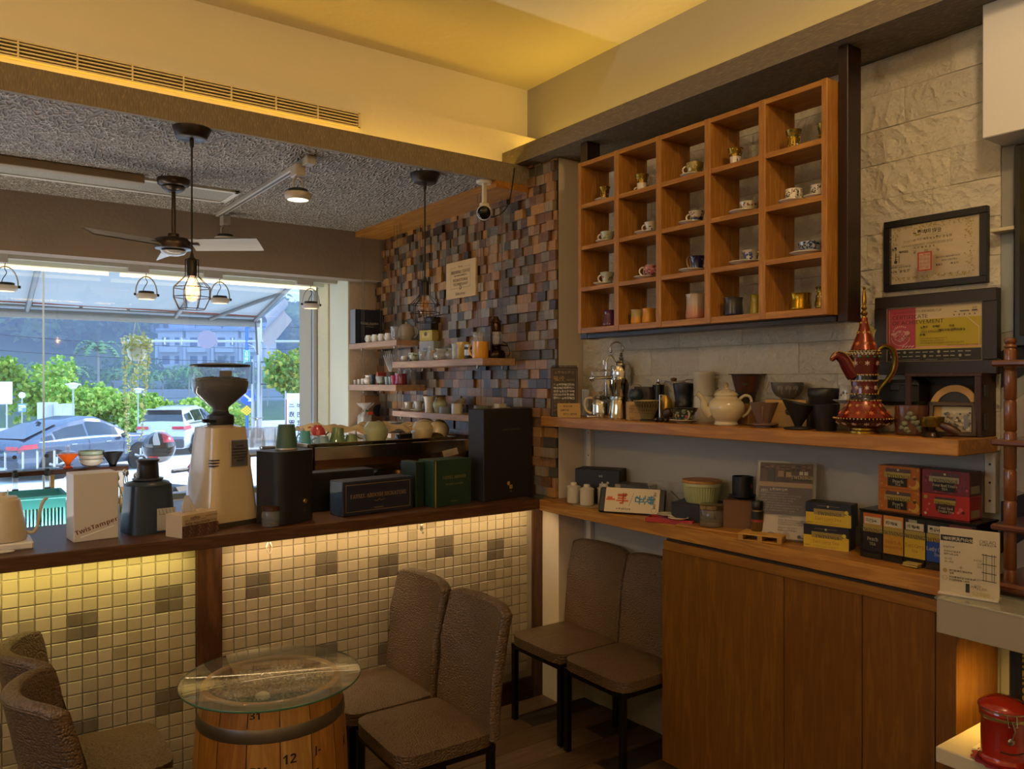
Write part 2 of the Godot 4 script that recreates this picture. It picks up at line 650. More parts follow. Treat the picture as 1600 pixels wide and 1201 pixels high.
func build_room() -> void:
	var beige := rough_paint("b9aa92", 0.8, 0.15, 3.0)
	var cream := rough_paint("e2d9c4", 0.8, 0.08, 2.0)
	var white := rough_paint("a9a69c", 0.75, 0.08, 2.0)
	# floor
	var fl := slab("floor", V(-2.7, -0.25, -6.4), V(2.97, -0.012, 2.8), mat("2c241d"))
	for i in 12:
		for k in 3:
			var g := Geo.new().box(Vector3.ZERO, V(1.196, 0.012, 0.147), 0.0015)
			var x := 2.2 - k * 1.2 - (0.45 if i % 2 else 0.0) + (0.2 if i % 3 == 0 else 0.0)
			var o := struct("plank", g, wood("floor", 0, 0.42, ["ffffff", "e6dfd6", "f4ecdf"][(i + k) % 3], 0.8, i * 3 + k), fl)
			o.position = V(x, -0.006, -3.31 + i * 0.15)
	slab("plank_field", V(-2.5, -0.012, -1.58), V(2.8, 0.0, 2.6), wood("floor", 0, 0.42), fl).set_meta("kind", "stuff")
	# right wall with its split-face bricks
	var wr := slab("wall_right", V(XR, -0.02, -6.4), V(XR + 0.16, 3.7, 2.8), white)
	var stone := rough_paint("c4bfae", 0.7, 1.2, 1.5, "stone")
	var stone2 := rough_paint("bdb8a8", 0.72, 1.0, 2.1, "stone")
	for r in 11:
		var y := 1.475 + r * 0.1285
		var z := -3.232
		var k := 0
		while z < -1.156:
			var w: float = [0.30, 0.42, 0.52, 0.36, 0.47][(r * 3 + k * 2) % 5]
			if k == 0:
				w = [0.09, 0.21, 0.15, 0.27][r % 4]
			var z1 := minf(z + w, -1.153)
			var th := 0.012 + 0.0014 * ((r * 7 + k * 5) % 3)
			var o := struct("brick", Geo.new().box(Vector3.ZERO, V(th, 0.1275, z1 - z - 0.0004), 0.0014), stone if (r + k) % 2 else stone2, wr)
			o.position = V(XR - th * 0.5, y + 0.064, (z + z1) * 0.5)
			z = z1
			k += 1
	slab("wall_left_pier", V(-2.7, -0.02, -6.4), V(-2.5, 3.7, -2.9), cream)
	slab("wall_left_side", V(-2.7, -0.02, -0.9), V(-2.5, 3.7, 2.8), cream)
	slab("wall_left_top", V(-2.7, 2.4, -2.9), V(-2.5, 3.7, -0.3), cream)
	slab("wall_left_sill", V(-2.7, -0.02, -2.9), V(-2.5, 1.4, -0.3), cream)
	var w2 := slab("window_2", V(-2.66, 1.4, -2.9), V(-2.54, 1.44, -0.9), mat("d8d8d4"))  # unseen window, out of view, placed to bring daylight onto the right wall
	part(w2, "pane", Geo.new().box(V(-2.6, 1.92, -1.9), V(0.006, 0.96, 2.0)), glass(0.05))
	part(w2, "mullion", Geo.new().box(V(-2.6, 1.92, -1.9), V(0.05, 0.96, 0.05)), mat("d8d8d4"))
	slab("wall_back", V(-2.7, -0.02, 2.6), V(2.97, 3.7, 2.8), cream)
	# window wall
	slab("wall_front_right", V(2.403, -0.02, -6.4), V(XR, 2.8, -5.39), rough_paint("b5a48c", 0.8, 0.1, 3.0))
	slab("wall_front_sill", V(-2.5, -0.02, -6.4), V(2.403, 0.86, -5.9), rough_paint("b8b4a8", 0.8, 0.1, 3.0))
	slab("wall_front_top", V(-2.5, 2.52, -6.4), V(2.403, 3.0, -5.39), rough_paint("d0d6cc", 0.7, 0.05, 3.0))
	slab("beam_window", V(-2.5, 2.44, -5.39), V(XM, 2.8, -5.251), rough_paint("8f7f6c", 0.8, 0.06, 3.0))
	var jamb := struct("trim_1", Geo.new().box(V(2.3975, 1.65, -5.56), V(0.011, 1.72, 0.335), 0.002), rough_paint("d6dccb", 0.6, 0.03, 3.0))
	jamb.set_meta("label", "smooth pale jamb board beside the window")
	struct("trim_2", Geo.new().box(V(2.396, 1.65, -5.86), V(0.014, 1.72, 0.2), 0.002), rough_paint("d8d3b4", 0.8, 0.35, 5.0))
	struct("trim_3", Geo.new().box(V(2.30, 2.50, -5.385), V(0.2, 0.03, 0.02), 0.002), mat("cfd6c8"))

func build_ceiling() -> void:
	# textured dropped ceiling over the bar, and the fascia beam in front of it
	var st := StandardMaterial3D.new()
	st.albedo_color = Color("d2cdc6")
	st.roughness = 0.65
	st.uv1_triplanar = true
	st.uv1_world_triplanar = true
	st.uv1_scale = V(2.0, 2.0, 0.62)
	st.heightmap_enabled = true
	st.heightmap_scale = 2.2
	st.heightmap_texture = noise("strands", FastNoiseLite.TYPE_SIMPLEX_SMOOTH, 0.022, [], 1024, FastNoiseLite.FRACTAL_RIDGED, 1, 12.0)
	st.albedo_texture = noise("strandcol", FastNoiseLite.TYPE_SIMPLEX_SMOOTH, 0.022, ["9c968e", "9e9890", "a49e96", "b4aea6", "ffffff"], 1024, FastNoiseLite.FRACTAL_RIDGED, 1, 12.0)
	# both textures grow from one noise, so the ridges are the pale strands
	(st.albedo_texture as NoiseTexture2D).noise.seed = (st.heightmap_texture as NoiseTexture2D).noise.seed
	var fab := StandardMaterial3D.new()
	fab.albedo_texture = noise("fascia", FastNoiseLite.TYPE_SIMPLEX_SMOOTH, 0.03, ["7d7364", "82786a", "887e6c", "8f846f", "b8aa88"], 512, FastNoiseLite.FRACTAL_RIDGED, 2, 3.0)
	fab.albedo_color = Color("f0e8da")
	fab.roughness = 0.7
	fab.uv1_triplanar = true
	fab.uv1_world_triplanar = true
	fab.uv1_scale = V(6.5, 0.8, 6.5)
	fab.heightmap_enabled = true
	fab.heightmap_scale = 0.6
	fab.heightmap_texture = fab.albedo_texture
	var fab2: StandardMaterial3D = fab.duplicate()
	fab2.uv1_scale = V(2.5, 6.0, 0.7)
	fab2.albedo_color = Color("c9c5c0")
	slab("ceiling_bar", V(-2.5, 2.782, -5.4), V(XR, 2.80, -3.492), st)
	slab("beam_front", V(-2.5, 2.782, -3.492), V(XM, 2.886, -3.468), fab)
	slab("ceiling_slot", V(-2.5, 2.80, -3.62), V(2.7, 2.812, -3.492), mat("cfc4a8"))
	var yel := rough_paint("ece4cc", 0.85, 0.12, 1.5)
	slab("beam_back", V(-2.5, 2.812, -3.75), V(2.9, 3.1, -3.6), yel)
	slab("wall_tray_front", V(-2.5, 3.0, -3.95), V(2.97, 3.6, -3.75), yel)
	slab("wall_tray_right", V(2.862, 2.9, -3.95), V(2.98, 3.6, 2.8), yel)
	slab("ceiling_main", V(-2.7, 3.435, -3.95), V(2.98, 3.6, 2.8), yel)
	# soffit along the right wall
	slab("beam_right", V(2.52, 2.888, -3.75), V(2.545, 2.977, 2.6), fab2)
	slab("ceiling_soffit", V(2.545, 2.888, -3.75), V(XR + 0.05, 2.905, 2.6), fab2)
	slab("trim_ledge_back", V(-2.5, 2.888, 2.2), V(2.52, 2.95, 2.25), fab2)
	slab("trim_ledge_left", V(-2.24, 2.888, -3.4), V(-2.19, 2.95, 2.2), fab2)
	# white boxed duct on the right
	struct("beam_duct", Geo.new().box(V(2.74, 2.68, 0.2), V(0.168, 0.424, 2.70), 0.003), rough_paint("d3d3cd", 0.6, 0.03, 2.0))
	# slotted air outlet on the tray
	var t := thing("air_outlet", "long cream air outlet of thin horizontal slats above the bar beam", "air vent", V(0, 0, -3.6))
	var cream := mat("e0d4b4", 0.5)
	part(t, "backing", Geo.new().box(V(-0.36, 2.985, 0.003), V(4.0, 0.062, 0.004)), mat("17130d", 0.9))
	part(t, "frame", Geo.new().box(V(-0.36, 3.019, 0.012), V(4.03, 0.008, 0.022), 0.001).box(V(-0.36, 2.951, 0.012), V(4.03, 0.008, 0.022), 0.001).box(V(1.649, 2.985, 0.012), V(0.012, 0.076, 0.022), 0.001), cream)
	for i in 4:
		var o := part(t, "slat", Geo.new().box(Vector3.ZERO, V(4.0, 0.0055, 0.017)), cream)
		o.position = V(-0.36, 2.963 + i * 0.0145, 0.015)
	for i in 17:
		part(t, "divider", Geo.new().box(V(1.435 - i * 0.2017, 2.985, 0.016), V(0.006, 0.066, 0.02)), cream)
	# wire left hanging on the tray wall
	solo("hanging_wire", Geo.new().tube(P3([2.85, 2.96, -2.98, 2.852, 3.10, -2.885, 2.853, 3.175, -2.845, 2.852, 3.10, -2.83, 2.85, 2.97, -2.815]), 0.004, 6), mat("b9ab84"), "thin pale wire looped over a nail on the yellow tray wall", "wire")
	ceiling_things()

func ceiling_things() -> void:
	var iron := mat("1d1a18", 0.45, 0.6)
	# air conditioner grille set in the bar ceiling
	var ac := thing("air_conditioner", "flat white ceiling air conditioner grille with a raised side strip", "air conditioner", V(0.1, 2.782, -4.68))
	var pale := mat("c4c4bd", 0.5)
	part(ac, "frame", Geo.new().box(V(0, -0.006, -0.145), V(2.5, 0.014, 0.03), 0.002).box(V(0, -0.006, 0.145), V(2.5, 0.014, 0.03), 0.002).box(V(1.24, -0.006, 0), V(0.03, 0.014, 0.32), 0.002), pale)
	var mesh := StandardMaterial3D.new()
	mesh.albedo_color = Color("9a9992")
	mesh.roughness = 0.7
	mesh.heightmap_enabled = true
	mesh.heightmap_scale = 0.5
	mesh.heightmap_texture = noise("mesh", FastNoiseLite.TYPE_CELLULAR, 0.08, [], 256, FastNoiseLite.FRACTAL_NONE)
	mesh.uv1_triplanar = true
	mesh.uv1_scale = Vector3.ONE * 6.0
	part(ac, "grille", Geo.new().box(V(0, -0.003, 0), V(2.48, 0.006, 0.28)), mesh)
	part(ac, "side_strip", Geo.new().box(V(-0.4, -0.022, 0.2), V(2.28, 0.045, 0.05), 0.004), mat("8f7f68", 0.6))
	# ceiling fan
	var f := thing("ceiling_fan", "bronze ceiling fan with three pale blades over the bar", "ceiling fan", V(0.985, 2.782, -4.47))
	var bronze := mat("4a3f36", 0.32, 0.8)
	part(f, "canopy", Geo.new().lathe(P2([0.0, -0.068, 0.03, -0.067, 0.05, -0.056, 0.06, -0.045, 0.058, -0.038, 0.078, -0.03, 0.084, -0.012, 0.084, 0.0]), 28), bronze)
	part(f, "rod", Geo.new().rod(V(0, -0.06, 0), V(0, -0.31, 0), 0.011, 12), bronze)
	part(f, "motor", Geo.new().lathe(P2([0.0, -0.385, 0.05, -0.385, 0.06, -0.378, 0.092, -0.372, 0.096, -0.352, 0.096, -0.325, 0.088, -0.318, 0.03, -0.315, 0.028, -0.29, 0.016, -0.285, 0.0, -0.285]), 32), bronze)
	part(f, "light_cover", Geo.new().lathe(P2([0.0, -0.408, 0.03, -0.406, 0.055, -0.397, 0.065, -0.384]), 28), mat("9d9c98", 0.2))
	for a in [-38.0, 82.0, 202.0]:
		var g := Geo.new()
		g.surf(func(u, v): return V(lerpf(0.1, 0.47, u), 0.004 * sin(v * PI) + (v - 0.5) * 0.045, (v - 0.5) * lerpf(0.10, 0.115, sin(u * 2.0)) ), 10, 6, 0, 1, 0, 1, Vector3.UP)
		g.surf(func(u, v): return V(lerpf(0.1, 0.47, u), -0.006 + 0.004 * sin(v * PI) + (v - 0.5) * 0.045, (v - 0.5) * lerpf(0.10, 0.115, sin(u * 2.0)) ), 10, 6, 0, 1, 0, 1, Vector3.DOWN)
		var b := part(f, "blade", g, mat("a9a7a3", 0.35))
		b.position.y = -0.345
		b.rotation.y = deg_to_rad(a)
		part(b, "bracket", Geo.new().box(V(0.105, -0.004, 0), V(0.07, 0.008, 0.035), 0.002), bronze)
	# caged pendants
	pendant("caged_pendant", "black wire cage pendant with a lit filament bulb before the window", V(0.85, 2.782, -3.525), true)
	pendant("caged_pendant", "black wire cage pendant with an unlit amber bulb before the wood block wall", V(2.022, 2.782, -3.59), false)
	# track across the bar ceiling with two spotlights
	var wh := mat("b9b5ac", 0.4)
	var tr := thing("lamp_track", "pale lamp track running across the bar ceiling towards the window", "lamp track", V(1.415, 2.782, -4.4))
	part(tr, "rail", Geo.new().box(V(0, -0.012, 0), V(0.036, 0.024, 1.58), 0.002), wh)
	part(tr, "slot", Geo.new().box(V(0, -0.0245, 0), V(0.014, 0.002, 1.54)), mat("55514b"))
	part(tr, "end_box", Geo.new().box(V(0, -0.02, 0.76), V(0.045, 0.04, 0.07), 0.003), wh)
	spot("track_spotlight", "lit white spotlight nearest on the ceiling track", V(1.39, 2.758, -3.72), true, true)
	spot("track_spotlight", "white spotlight at the window end of the ceiling track behind the fan", V(1.44, 2.758, -5.13), false, true)
	# rail above the window with four spotlights
	var rl := thing("window_lamp_rail", "thin grey lamp rail along the top of the window", "lamp rail", V(-0.1, 2.455, -5.6))
	part(rl, "rail", Geo.new().box(V(0.05, 0.0, 0), V(4.9, 0.028, 0.034), 0.002), mat("a39b8c", 0.5))
	for i in 12:
		part(rl, "hanger", Geo.new().box(V(-2.2 + i * 0.42, 0.04, 0), V(0.012, 0.055, 0.02)), mat("6b665e"))
	var nth := ["leftmost, partly cut off by the picture's edge", "left of the lit caged pendant", "right of the lit caged pendant", "at the right end beside the jamb"]
	var xs := [0.285, 1.065, 1.535, 2.19]
	for i in 4:
		spot("window_spotlight", "white ring spotlight on the window rail, " + nth[i], V(xs[i], 2.441, -5.6), true, false)
	# tube lamp along the head of the window
	var tl := thing("tube_lamp", "long warm tube lamp along the head of the window", "tube lamp", V(0.2, 2.43, -5.86))
	part(tl, "batten", Geo.new().box(V(0, 0.025, 0), V(4.4, 0.03, 0.03), 0.002), mat("c9cdbf", 0.5))
	for i in 3:
		part(tl, "glow_tube", Geo.new().rod(V(-2.15 + i * 1.45, -0.005, 0), V(-2.15 + i * 1.45 + 1.38, -0.005, 0), 0.012, 10), glow("ffe9b8", 1.5))
	area("tube_light", V(0.2, 2.41, -5.86), Vector2(4.2, 0.02), Vector3(0, -1, 0.3), "ffe9b8", 0.12)
	# security camera on the beam
	var c := thing("security_camera", "white dome security camera hung from the end of the bar beam", "security camera", V(2.352, 2.782, -3.527))
	var cw := mat("cfc9b8", 0.4)
	part(c, "plate", Geo.new().lathe(P2([0, -0.014, 0.038, -0.014, 0.044, -0.004, 0.044, 0.0]), 24), cw)
	part(c, "arm", Geo.new().box(V(0, -0.07, 0), V(0.024, 0.12, 0.018), 0.003).box(V(0, -0.128, 0.0), V(0.046, 0.02, 0.03), 0.003), cw)
	part(c, "shell", Geo.new().ball(V(0, -0.168, 0), V(0.042, 0.043, 0.042), 20), mat("d6d4cb", 0.3))
	part(c, "lens", Geo.new().at(V(-0.014, -0.174, 0.018), Vector3(PI / 2 + 0.3, -0.6, 0)).lathe(P2([0, 0.030, 0.022, 0.028, 0.034, 0.02, 0.036, 0.008, 0.036, 0.0]), 20), mat("0b0b0c", 0.12))
	part(c, "cable", Geo.new().tube(smooth(P3([0.03, -0.19, 0, 0.06, -0.185, 0.01, 0.1, -0.16, 0.03, 0.13, -0.1, 0.05, 0.145, 0.03, 0.068, 0.15, 0.08, 0.07])), 0.0035, 6), mat("121110"))

func pendant(called: String, label: String, p: Vector3, lit: bool) -> void:
	var iron := mat("1b1817", 0.4, 0.5)
	var t := thing(called, label, "pendant lamp", p, 0.2, "caged pendants")
	part(t, "canopy", Geo.new().lathe(P2([0.0, -0.045, 0.058, -0.045, 0.062, -0.04, 0.078, -0.004, 0.078, 0.0]), 28), mat("2e2521", 0.35, 0.5))
	var L := 0.555
	part(t, "cord", Geo.new().rod(V(0, -0.04, 0), V(0, -L, 0), 0.004, 8).lathe(P2([0.004, -0.085, 0.009, -0.075, 0.009, -0.045]), 10), mat("141211"))
	part(t, "socket", Geo.new().lathe(P2([0.0, -L - 0.075, 0.02, -L - 0.075, 0.021, -L - 0.01, 0.017, -L, 0.009, -L + 0.006, 0.006, -L + 0.022, 0.0, -L + 0.022]), 20), mat("1d1512", 0.4))
	var g := Geo.new()
	var prof := P2([0.028, -L - 0.005, 0.028, -L - 0.075, 0.078, -L - 0.125, 0.078, -L - 0.165, 0.055, -L - 0.215])
	for k in 8:
		var a := TAU * k / 8
		var pts := []
		for q in prof:
			pts.append(V(cos(a) * q.x, q.y, sin(a) * q.x))
		g.tube(pts, 0.0019, 5)
	for q in [prof[0], prof[2], prof[3], prof[4]]:
		var ring := []
		for k in 8:
			ring.append(V(cos(TAU * k / 8) * q.x, q.y, sin(TAU * k / 8) * q.x))
		g.tube(ring, 0.0019, 5, true)
	part(t, "cage", g, iron)
	var bp := P2([0.0, -L - 0.185, 0.014, -L - 0.182, 0.026, -L - 0.168, 0.031, -L - 0.148, 0.028, -L - 0.125, 0.018, -L - 0.1, 0.013, -L - 0.075])
	if lit:
		part(t, "bulb", Geo.new().lathe(bp, 20), glass(0.06, "ffe9c8"))
		part(t, "filament", Geo.new().lathe(P2([0.0, -L - 0.158, 0.009, -L - 0.15, 0.010, -L - 0.12, 0.004, -L - 0.105, 0.0, -L - 0.1]), 12), glow("ffb055", 9.0))
		var l := OmniLight3D.new()
		l.light_color = Color("ffc27a")
		l.light_energy = 0.07
		l.light_size = 0.01
		l.shadow_enabled = true
		l.position = V(0, -L - 0.135, 0)
		t.add_child(l)
	else:
		part(t, "bulb", Geo.new().lathe(bp, 20), glass(0.25, "c98a2a"))
		part(t, "filament", Geo.new().lathe(P2([0.0, -L - 0.15, 0.005, -L - 0.14, 0.006, -L - 0.115, 0.0, -L - 0.1]), 10), mat("c8872e", 0.3, 0.6))

func spot(called: String, label: String, p: Vector3, lit: bool, arm: bool) -> void:
	var t := thing(called, label, "spotlight", p, 0.0, "ceiling track spotlights" if arm else "window rail spotlights")
	var wh := mat("b4ada2", 0.4)
	var y := -0.07 if arm else -0.175
	if arm:
		part(t, "adapter", Geo.new().box(V(0, -0.03, 0), V(0.05, 0.06, 0.075), 0.004), wh)
		var g := Geo.new()
		for s in [-1, 1]:
			g.tube(smooth(P3([0, -0.055, 0, s * 0.02, -0.075, 0, s * 0.024, -0.105, 0, s * 0.016, -0.15, 0])), 0.006, 6)
		part(t, "yoke", g, wh)
		y = -0.15
	else:
		part(t, "adapter", Geo.new().box(V(-0.05, 0.0, 0), V(0.125, 0.055, 0.05), 0.003), mat("a59b90", 0.45))
		var pts := []
		for i in 13:
			var a := PI * i / 12
			pts.append(V(-cos(a) * 0.066, y + 0.012 + sin(a) * 0.115, 0))
		part(t, "yoke", Geo.new().tube(pts, 0.0045, 6), mat("b8bbb8", 0.3, 0.6))
		part(t, "knob", Geo.new().rod(V(0.062, y + 0.008, 0), V(0.078, y + 0.008, 0), 0.009, 10).rod(V(-0.062, y + 0.008, 0), V(-0.075, y + 0.008, 0), 0.008, 10), mat("22211f"))
		part(t, "cable", Geo.new().tube(smooth(P3([0, -0.025, 0, -0.004, -0.06, 0, 0.006, -0.085, 0, -0.012, -0.12, 0, -0.02, y + 0.03, 0])), 0.0025, 5), mat("131313"))
	part(t, "heat_sink", Geo.new().lathe(P2([0.0, y + 0.03, 0.046, y + 0.03, 0.048, y + 0.026, 0.048, y + 0.008]), 24), mat("1f2126", 0.5))
	part(t, "ring", Geo.new().lathe(P2([0.05, y - 0.022, 0.06, y - 0.014, 0.064, y - 0.004, 0.064, y + 0.01, 0.058, y + 0.014, 0.046, y + 0.014]), 28), wh)
	if lit:
		part(t, "lamp_face", Geo.new().lathe(P2([0.0, y - 0.019, 0.05, y - 0.021]), 20), glow("ffe6bd", 2.2 if arm else 1.0))
		var l := SpotLight3D.new()
		l.light_color = Color("ffe2b4")
		l.light_energy = 0.9 if arm else 0.12
		l.light_size = 0.04
		l.spot_angle = 35.0
		l.spot_range = 9.0
		l.shadow_enabled = true
		l.position = V(0, y - 0.03, 0)
		l.rotation.x = -PI / 2
		t.add_child(l)
	else:
		part(t, "lamp_face", Geo.new().lathe(P2([0.0, y - 0.019, 0.05, y - 0.021]), 20), mat("77736c", 0.2))

# ================= wall of wood blocks
func build_block_wall() -> void:
	var w := slab("wall_blocks", V(XM, -0.02, -5.39), V(XR, 2.9, -3.234), rough_paint("d4c6ae", 0.8, 0.05, 2.0))
	slab("block_backing", V(XM - 0.002, 1.03, -5.39), V(XM + 0.001, 2.888, -3.236), mat("120d0a"), w)
	var tones := ["946c48", "b08258", "705840", "c09464", "4e4236", "9e917c", "857a66", "cc9650", "9e7650", "b29c7c", "8a6040", "665f52"]
	var ms := []
	for i in tones.size():
		ms.append(wood("plain", 1 if i % 2 else 2, 0.48, tones[i], 2.6, i))
	var meshes := {}
	var items := []
	var y := 1.035
	var r := 0
	while y < 2.885:
		var h := 0.0525
		var z := -5.385 + (r % 2) * -0.03
		while z < -3.238:
			var wd := (0.078 + rng.randf() * 0.03) if y < 2.12 else (0.045 + rng.randf() * 0.034)
			var z1 := minf(z + wd, -3.237)
			var z0 := maxf(z, -5.387)
			if z1 - z0 > 0.02:
				var q := int((z1 - z0) * 200.0) / 200.0
				items.append([y + h * 0.5, (z0 + z1) * 0.5, z1 - z0 - 0.0012, [0.008, 0.018, 0.030][rng.randi() % 3], rng.randi() % tones.size(), rng.randf() < 0.03])
			z = z1
		y += h
		r += 1
	items.sort_custom(func(a, b): return a[1] > b[1])
	var rest := Geo.new()
	for i in items.size():
		var e: Array = items[i]
		if i < 300:
			var key := "%.3f %.3f" % [e[2], e[3]]
			var g := Geo.new().box(Vector3.ZERO, V(e[3] + 0.004, 0.0513, e[2]), 0.0012)
			var o := struct("block", g, ms[e[4]], w)
			o.position = V(XM - e[3] * 0.5, e[0], e[1])
		else:
			rest.paint(tones[e[4]]).box(V(XM - e[3] * 0.5, e[0], e[1]), V(e[3] + 0.004, 0.0513, e[2]), 0.0)
	var rm: StandardMaterial3D = wood("plain", 1, 0.38, "ffffff", 2.6, 3).duplicate()
	rm.vertex_color_use_as_albedo = true
	var o := struct("blocks", rest, rm, w)
	o.set_meta("kind", "stuff")
	# hanging wooden soffit over the wall
	var s := slab("trim_soffit", V(2.388, 2.744, -5.251), V(XM - 0.024, 2.7815, -3.468), wood("oak", 2, 0.4, "fff2d6"))
	# paper plaque
	var t := thing("plaque", "kraft paper plaque with printed lines hung on the wood block wall", "sign", V(XM - 0.045, 2.338, -4.143), -PI / 2)
	part(t, "board", Geo.new().box(V(0, 0, -0.008), V(0.345, 0.228, 0.016), 0.002), mat("c2a472", 0.7))
	var g := Geo.new().at(V(0, 0, 0.0005))
	g.paint("5a4528").txt(font("serif"), "We are", 0, 0.078, 0.012, 0.5)
	g.paint("6a5230").txt(font("sans", true), "BREWING COFFEE", 0, 0.046, 0.020, 0.5, 0.95)
	g.paint("5a4528").txt(font("sans", true), "NOT AN ACCIDENT IN", 0, 0.024, 0.010, 0.5)
	g.paint("6a5230").txt(font("sans", true), "ROASTING", 0, -0.004, 0.018, 0.5, 1.4)
	g.txt(font("sans", true), "TECHNOLOGY", 0, -0.03, 0.016, 0.5, 1.2)
	g.paint("3d2e1a").disc(0, -0.052, 0.013)
	g.disc(0, -0.049, 0.007, "c2a472").rect(-0.006, -0.062, 0.012, 0.004)
	g.paint("4a3820").txt(font("serif"), "Kilian Aroma", 0, -0.088, 0.013, 0.5)
	g.rect(-0.06, -0.097, 0.12, 0.001)
	g.rect(-0.115, 0.075, 0.07, 0.0012).rect(0.045, 0.075, 0.07, 0.0012).rect(-0.115, -0.055, 0.0012, 0.13).rect(0.114, -0.055, 0.0012, 0.13).rect(-0.115, -0.055, 0.09, 0.0012).rect(0.025, -0.055, 0.09, 0.0012)
	part(t, "print", g, ink())

# ================= window
func build_window() -> void:
	var w := slab("window_1", V(-2.5, 0.86, -6.08), V(2.403, 0.9, -5.98), mat("8f9496", 0.4, 0.5))
	var dark := mat("50565a", 0.35, 0.6)
	part(w, "frame", Geo.new().box(V(2.385, 1.7, -6.02), V(0.03, 1.64, 0.03), 0.003), mat("b4bcba", 0.4))
	part(w, "frame", Geo.new().box(V(2.39, 1.7, -6.06), V(0.024, 1.64, 0.04), 0.002), dark)
	part(w, "frame", Geo.new().box(V(0, 2.505, -6.03), V(4.9, 0.03, 0.06), 0.003), mat("b9c2ba", 0.4))
	part(w, "pane", Geo.new().box(V(-0.99, 1.69, -6.04), V(3.0, 1.6, 0.008)), glass(0.03))
	part(w, "pane", Geo.new().box(V(1.446, 1.69, -6.04), V(1.84, 1.6, 0.008)), glass(0.03))
	part(w, "joint", Geo.new().box(V(0.519, 1.69, -6.04), V(0.011, 1.6, 0.012), 0.002), mat("d5e2e2", 0.3))

# ================= vessels
const SHAPES := {
	"mug": [0.9, 0.0, 0.98, 0.03, 1.0, 0.1, 1.0, 1.0],
	"tea": [0.48, 0.0, 0.52, 0.07, 0.5, 0.1, 0.74, 0.3, 0.9, 0.6, 1.0, 1.0],
	"bell": [0.6, 0.0, 0.6, 0.06, 0.64, 0.3, 0.76, 0.7, 1.0, 1.0],
	"flare": [0.74, 0.0, 0.7, 0.08, 0.72, 0.35, 0.8, 0.7, 1.0, 1.0],
	"pinch": [0.72, 0.0, 0.95, 0.06, 1.0, 0.18, 0.9, 0.4, 0.72, 0.72, 0.78, 0.9, 0.9, 1.0],
	"drum": [0.85, 0.0, 0.98, 0.08, 1.0, 0.2, 0.93, 0.6, 0.94, 0.85, 1.0, 1.0],
	"bowl": [0.42, 0.0, 0.42, 0.08, 0.72, 0.25, 0.93, 0.6, 1.0, 1.0],
	"cone": [0.45, 0.0, 0.5, 0.1, 1.0, 1.0],
	"glass": [0.72, 0.0, 0.75, 0.03, 1.0, 1.0],
	"egg": [0.5, 0.0, 0.62, 0.04, 0.95, 0.3, 1.0, 0.5, 0.92, 0.75, 0.72, 1.0],
	"vase": [0.6, 0.0, 0.72, 0.08, 1.0, 0.45, 0.8, 0.7, 0.62, 0.84, 0.85, 1.0],
}

func vessel(shape: String, r: float, h: float, t := 0.0025, seg := 24) -> Geo:
	var a: Array = SHAPES[shape]
	var pr := [Vector2(0, 0)]
	var out := []
	for i in range(0, a.size(), 2):
		out.append(Vector2(a[i] * r, a[i + 1] * h))
	if out.size() > 4:
		out = smooth(out, 3)
	pr.append_array(out)
	out.reverse()
	for q in out:
		if q.y > t * 1.6:
			pr.append(Vector2(maxf(q.x - t, 0.001), q.y - (0.0 if q.y == h else t * 0.2)))
	pr.append(Vector2(0, t * 1.6))
	return Geo.new().lathe(pr, seg)

func handle(r: float, y0: float, y1: float, ext: float, thick: float, ang: float) -> Geo:
	var pts := []
	for i in 11:
		var s := float(i) / 10
		var a := PI * s
		pts.append(V(r - thick * 0.5 + sin(a) * ext * (1.0 + 0.15 * cos(a)), lerpf(y1, y0, (1 - cos(a)) * 0.5), 0))
	var g := Geo.new().at(Vector3.ZERO, V(0, -ang, 0))
	return g.tube(pts, thick, 7)

func saucer(label: String, p: Vector3, r: float, m: Material, group := "") -> void:
	solo("saucer", Geo.new().lathe(P2([0, 0, r * 0.5, 0, r * 0.52, 0.003, r * 0.8, 0.008, r, 0.014, r * 0.995, 0.0165, r * 0.78, 0.011, r * 0.5, 0.0065, 0, 0.006]), 32), m, label, "saucer", p, 0.0, group)

# opts: handle angle, material of handle, decor [colours, count, size, y0, y1], band [hex, y0, y1]
func cup(called: String, label: String, cat: String, p: Vector3, shape: String, r: float, h: float, m: Material, o := {}) -> Node3D:
	var t := thing(called, label, cat, p, o.get("turn", 0.0), o.get("group", ""))
	var g := vessel(shape, r, h, o.get("t", 0.0025), o.get("seg", 24))
	if o.has("grad"):
		var e: Array = o.grad
		g = Geo.new()
		g.grad = [e[1] * h, Color(e[0]).srgb_to_linear(), e[3] * h, Color(e[2]).srgb_to_linear()]
		g.lathe(_prof(shape, r, h), 28)
		m = ink(0.25)
	part(t, "body", g, m)
	if o.has("ang"):
		part(t, "handle", handle(_rad(shape, r, 0.55), h * o.get("y0", 0.2), h * o.get("y1", 0.85), o.get("ext", r * 0.55), o.get("thick", 0.004), o.ang), o.get("mh", m))
	if o.has("decor"):
		part(t, "decor", decor(shape, r, h, o.decor), ink(0.3))
	if o.has("band"):
		for b in o.band:
			var q := Geo.new()
			var pr := []
			for i in 7:
				var s := lerpf(b[1], b[2], i / 6.0)
				pr.append(Vector2(_rad(shape, r, s) + 0.0006, s * h))
			q.lathe(pr, 28)
			part(t, "band", q, b[3] if b.size() > 3 else mat(b[0], 0.25, 0.0, "coat"))
	return t

func _prof(shape: String, r: float, h: float) -> Array:
	var a: Array = SHAPES[shape]
	var out := []
	for i in range(0, a.size(), 2):
		out.append(Vector2(a[i] * r, a[i + 1] * h))
	out = smooth(out, 4)
	var pr := [Vector2(0, 0)] + out
	out.reverse()
	for q in out:
		if q.y > 0.004:
			pr.append(Vector2(q.x - 0.0025, q.y))
	return pr + [Vector2(0, 0.005)]

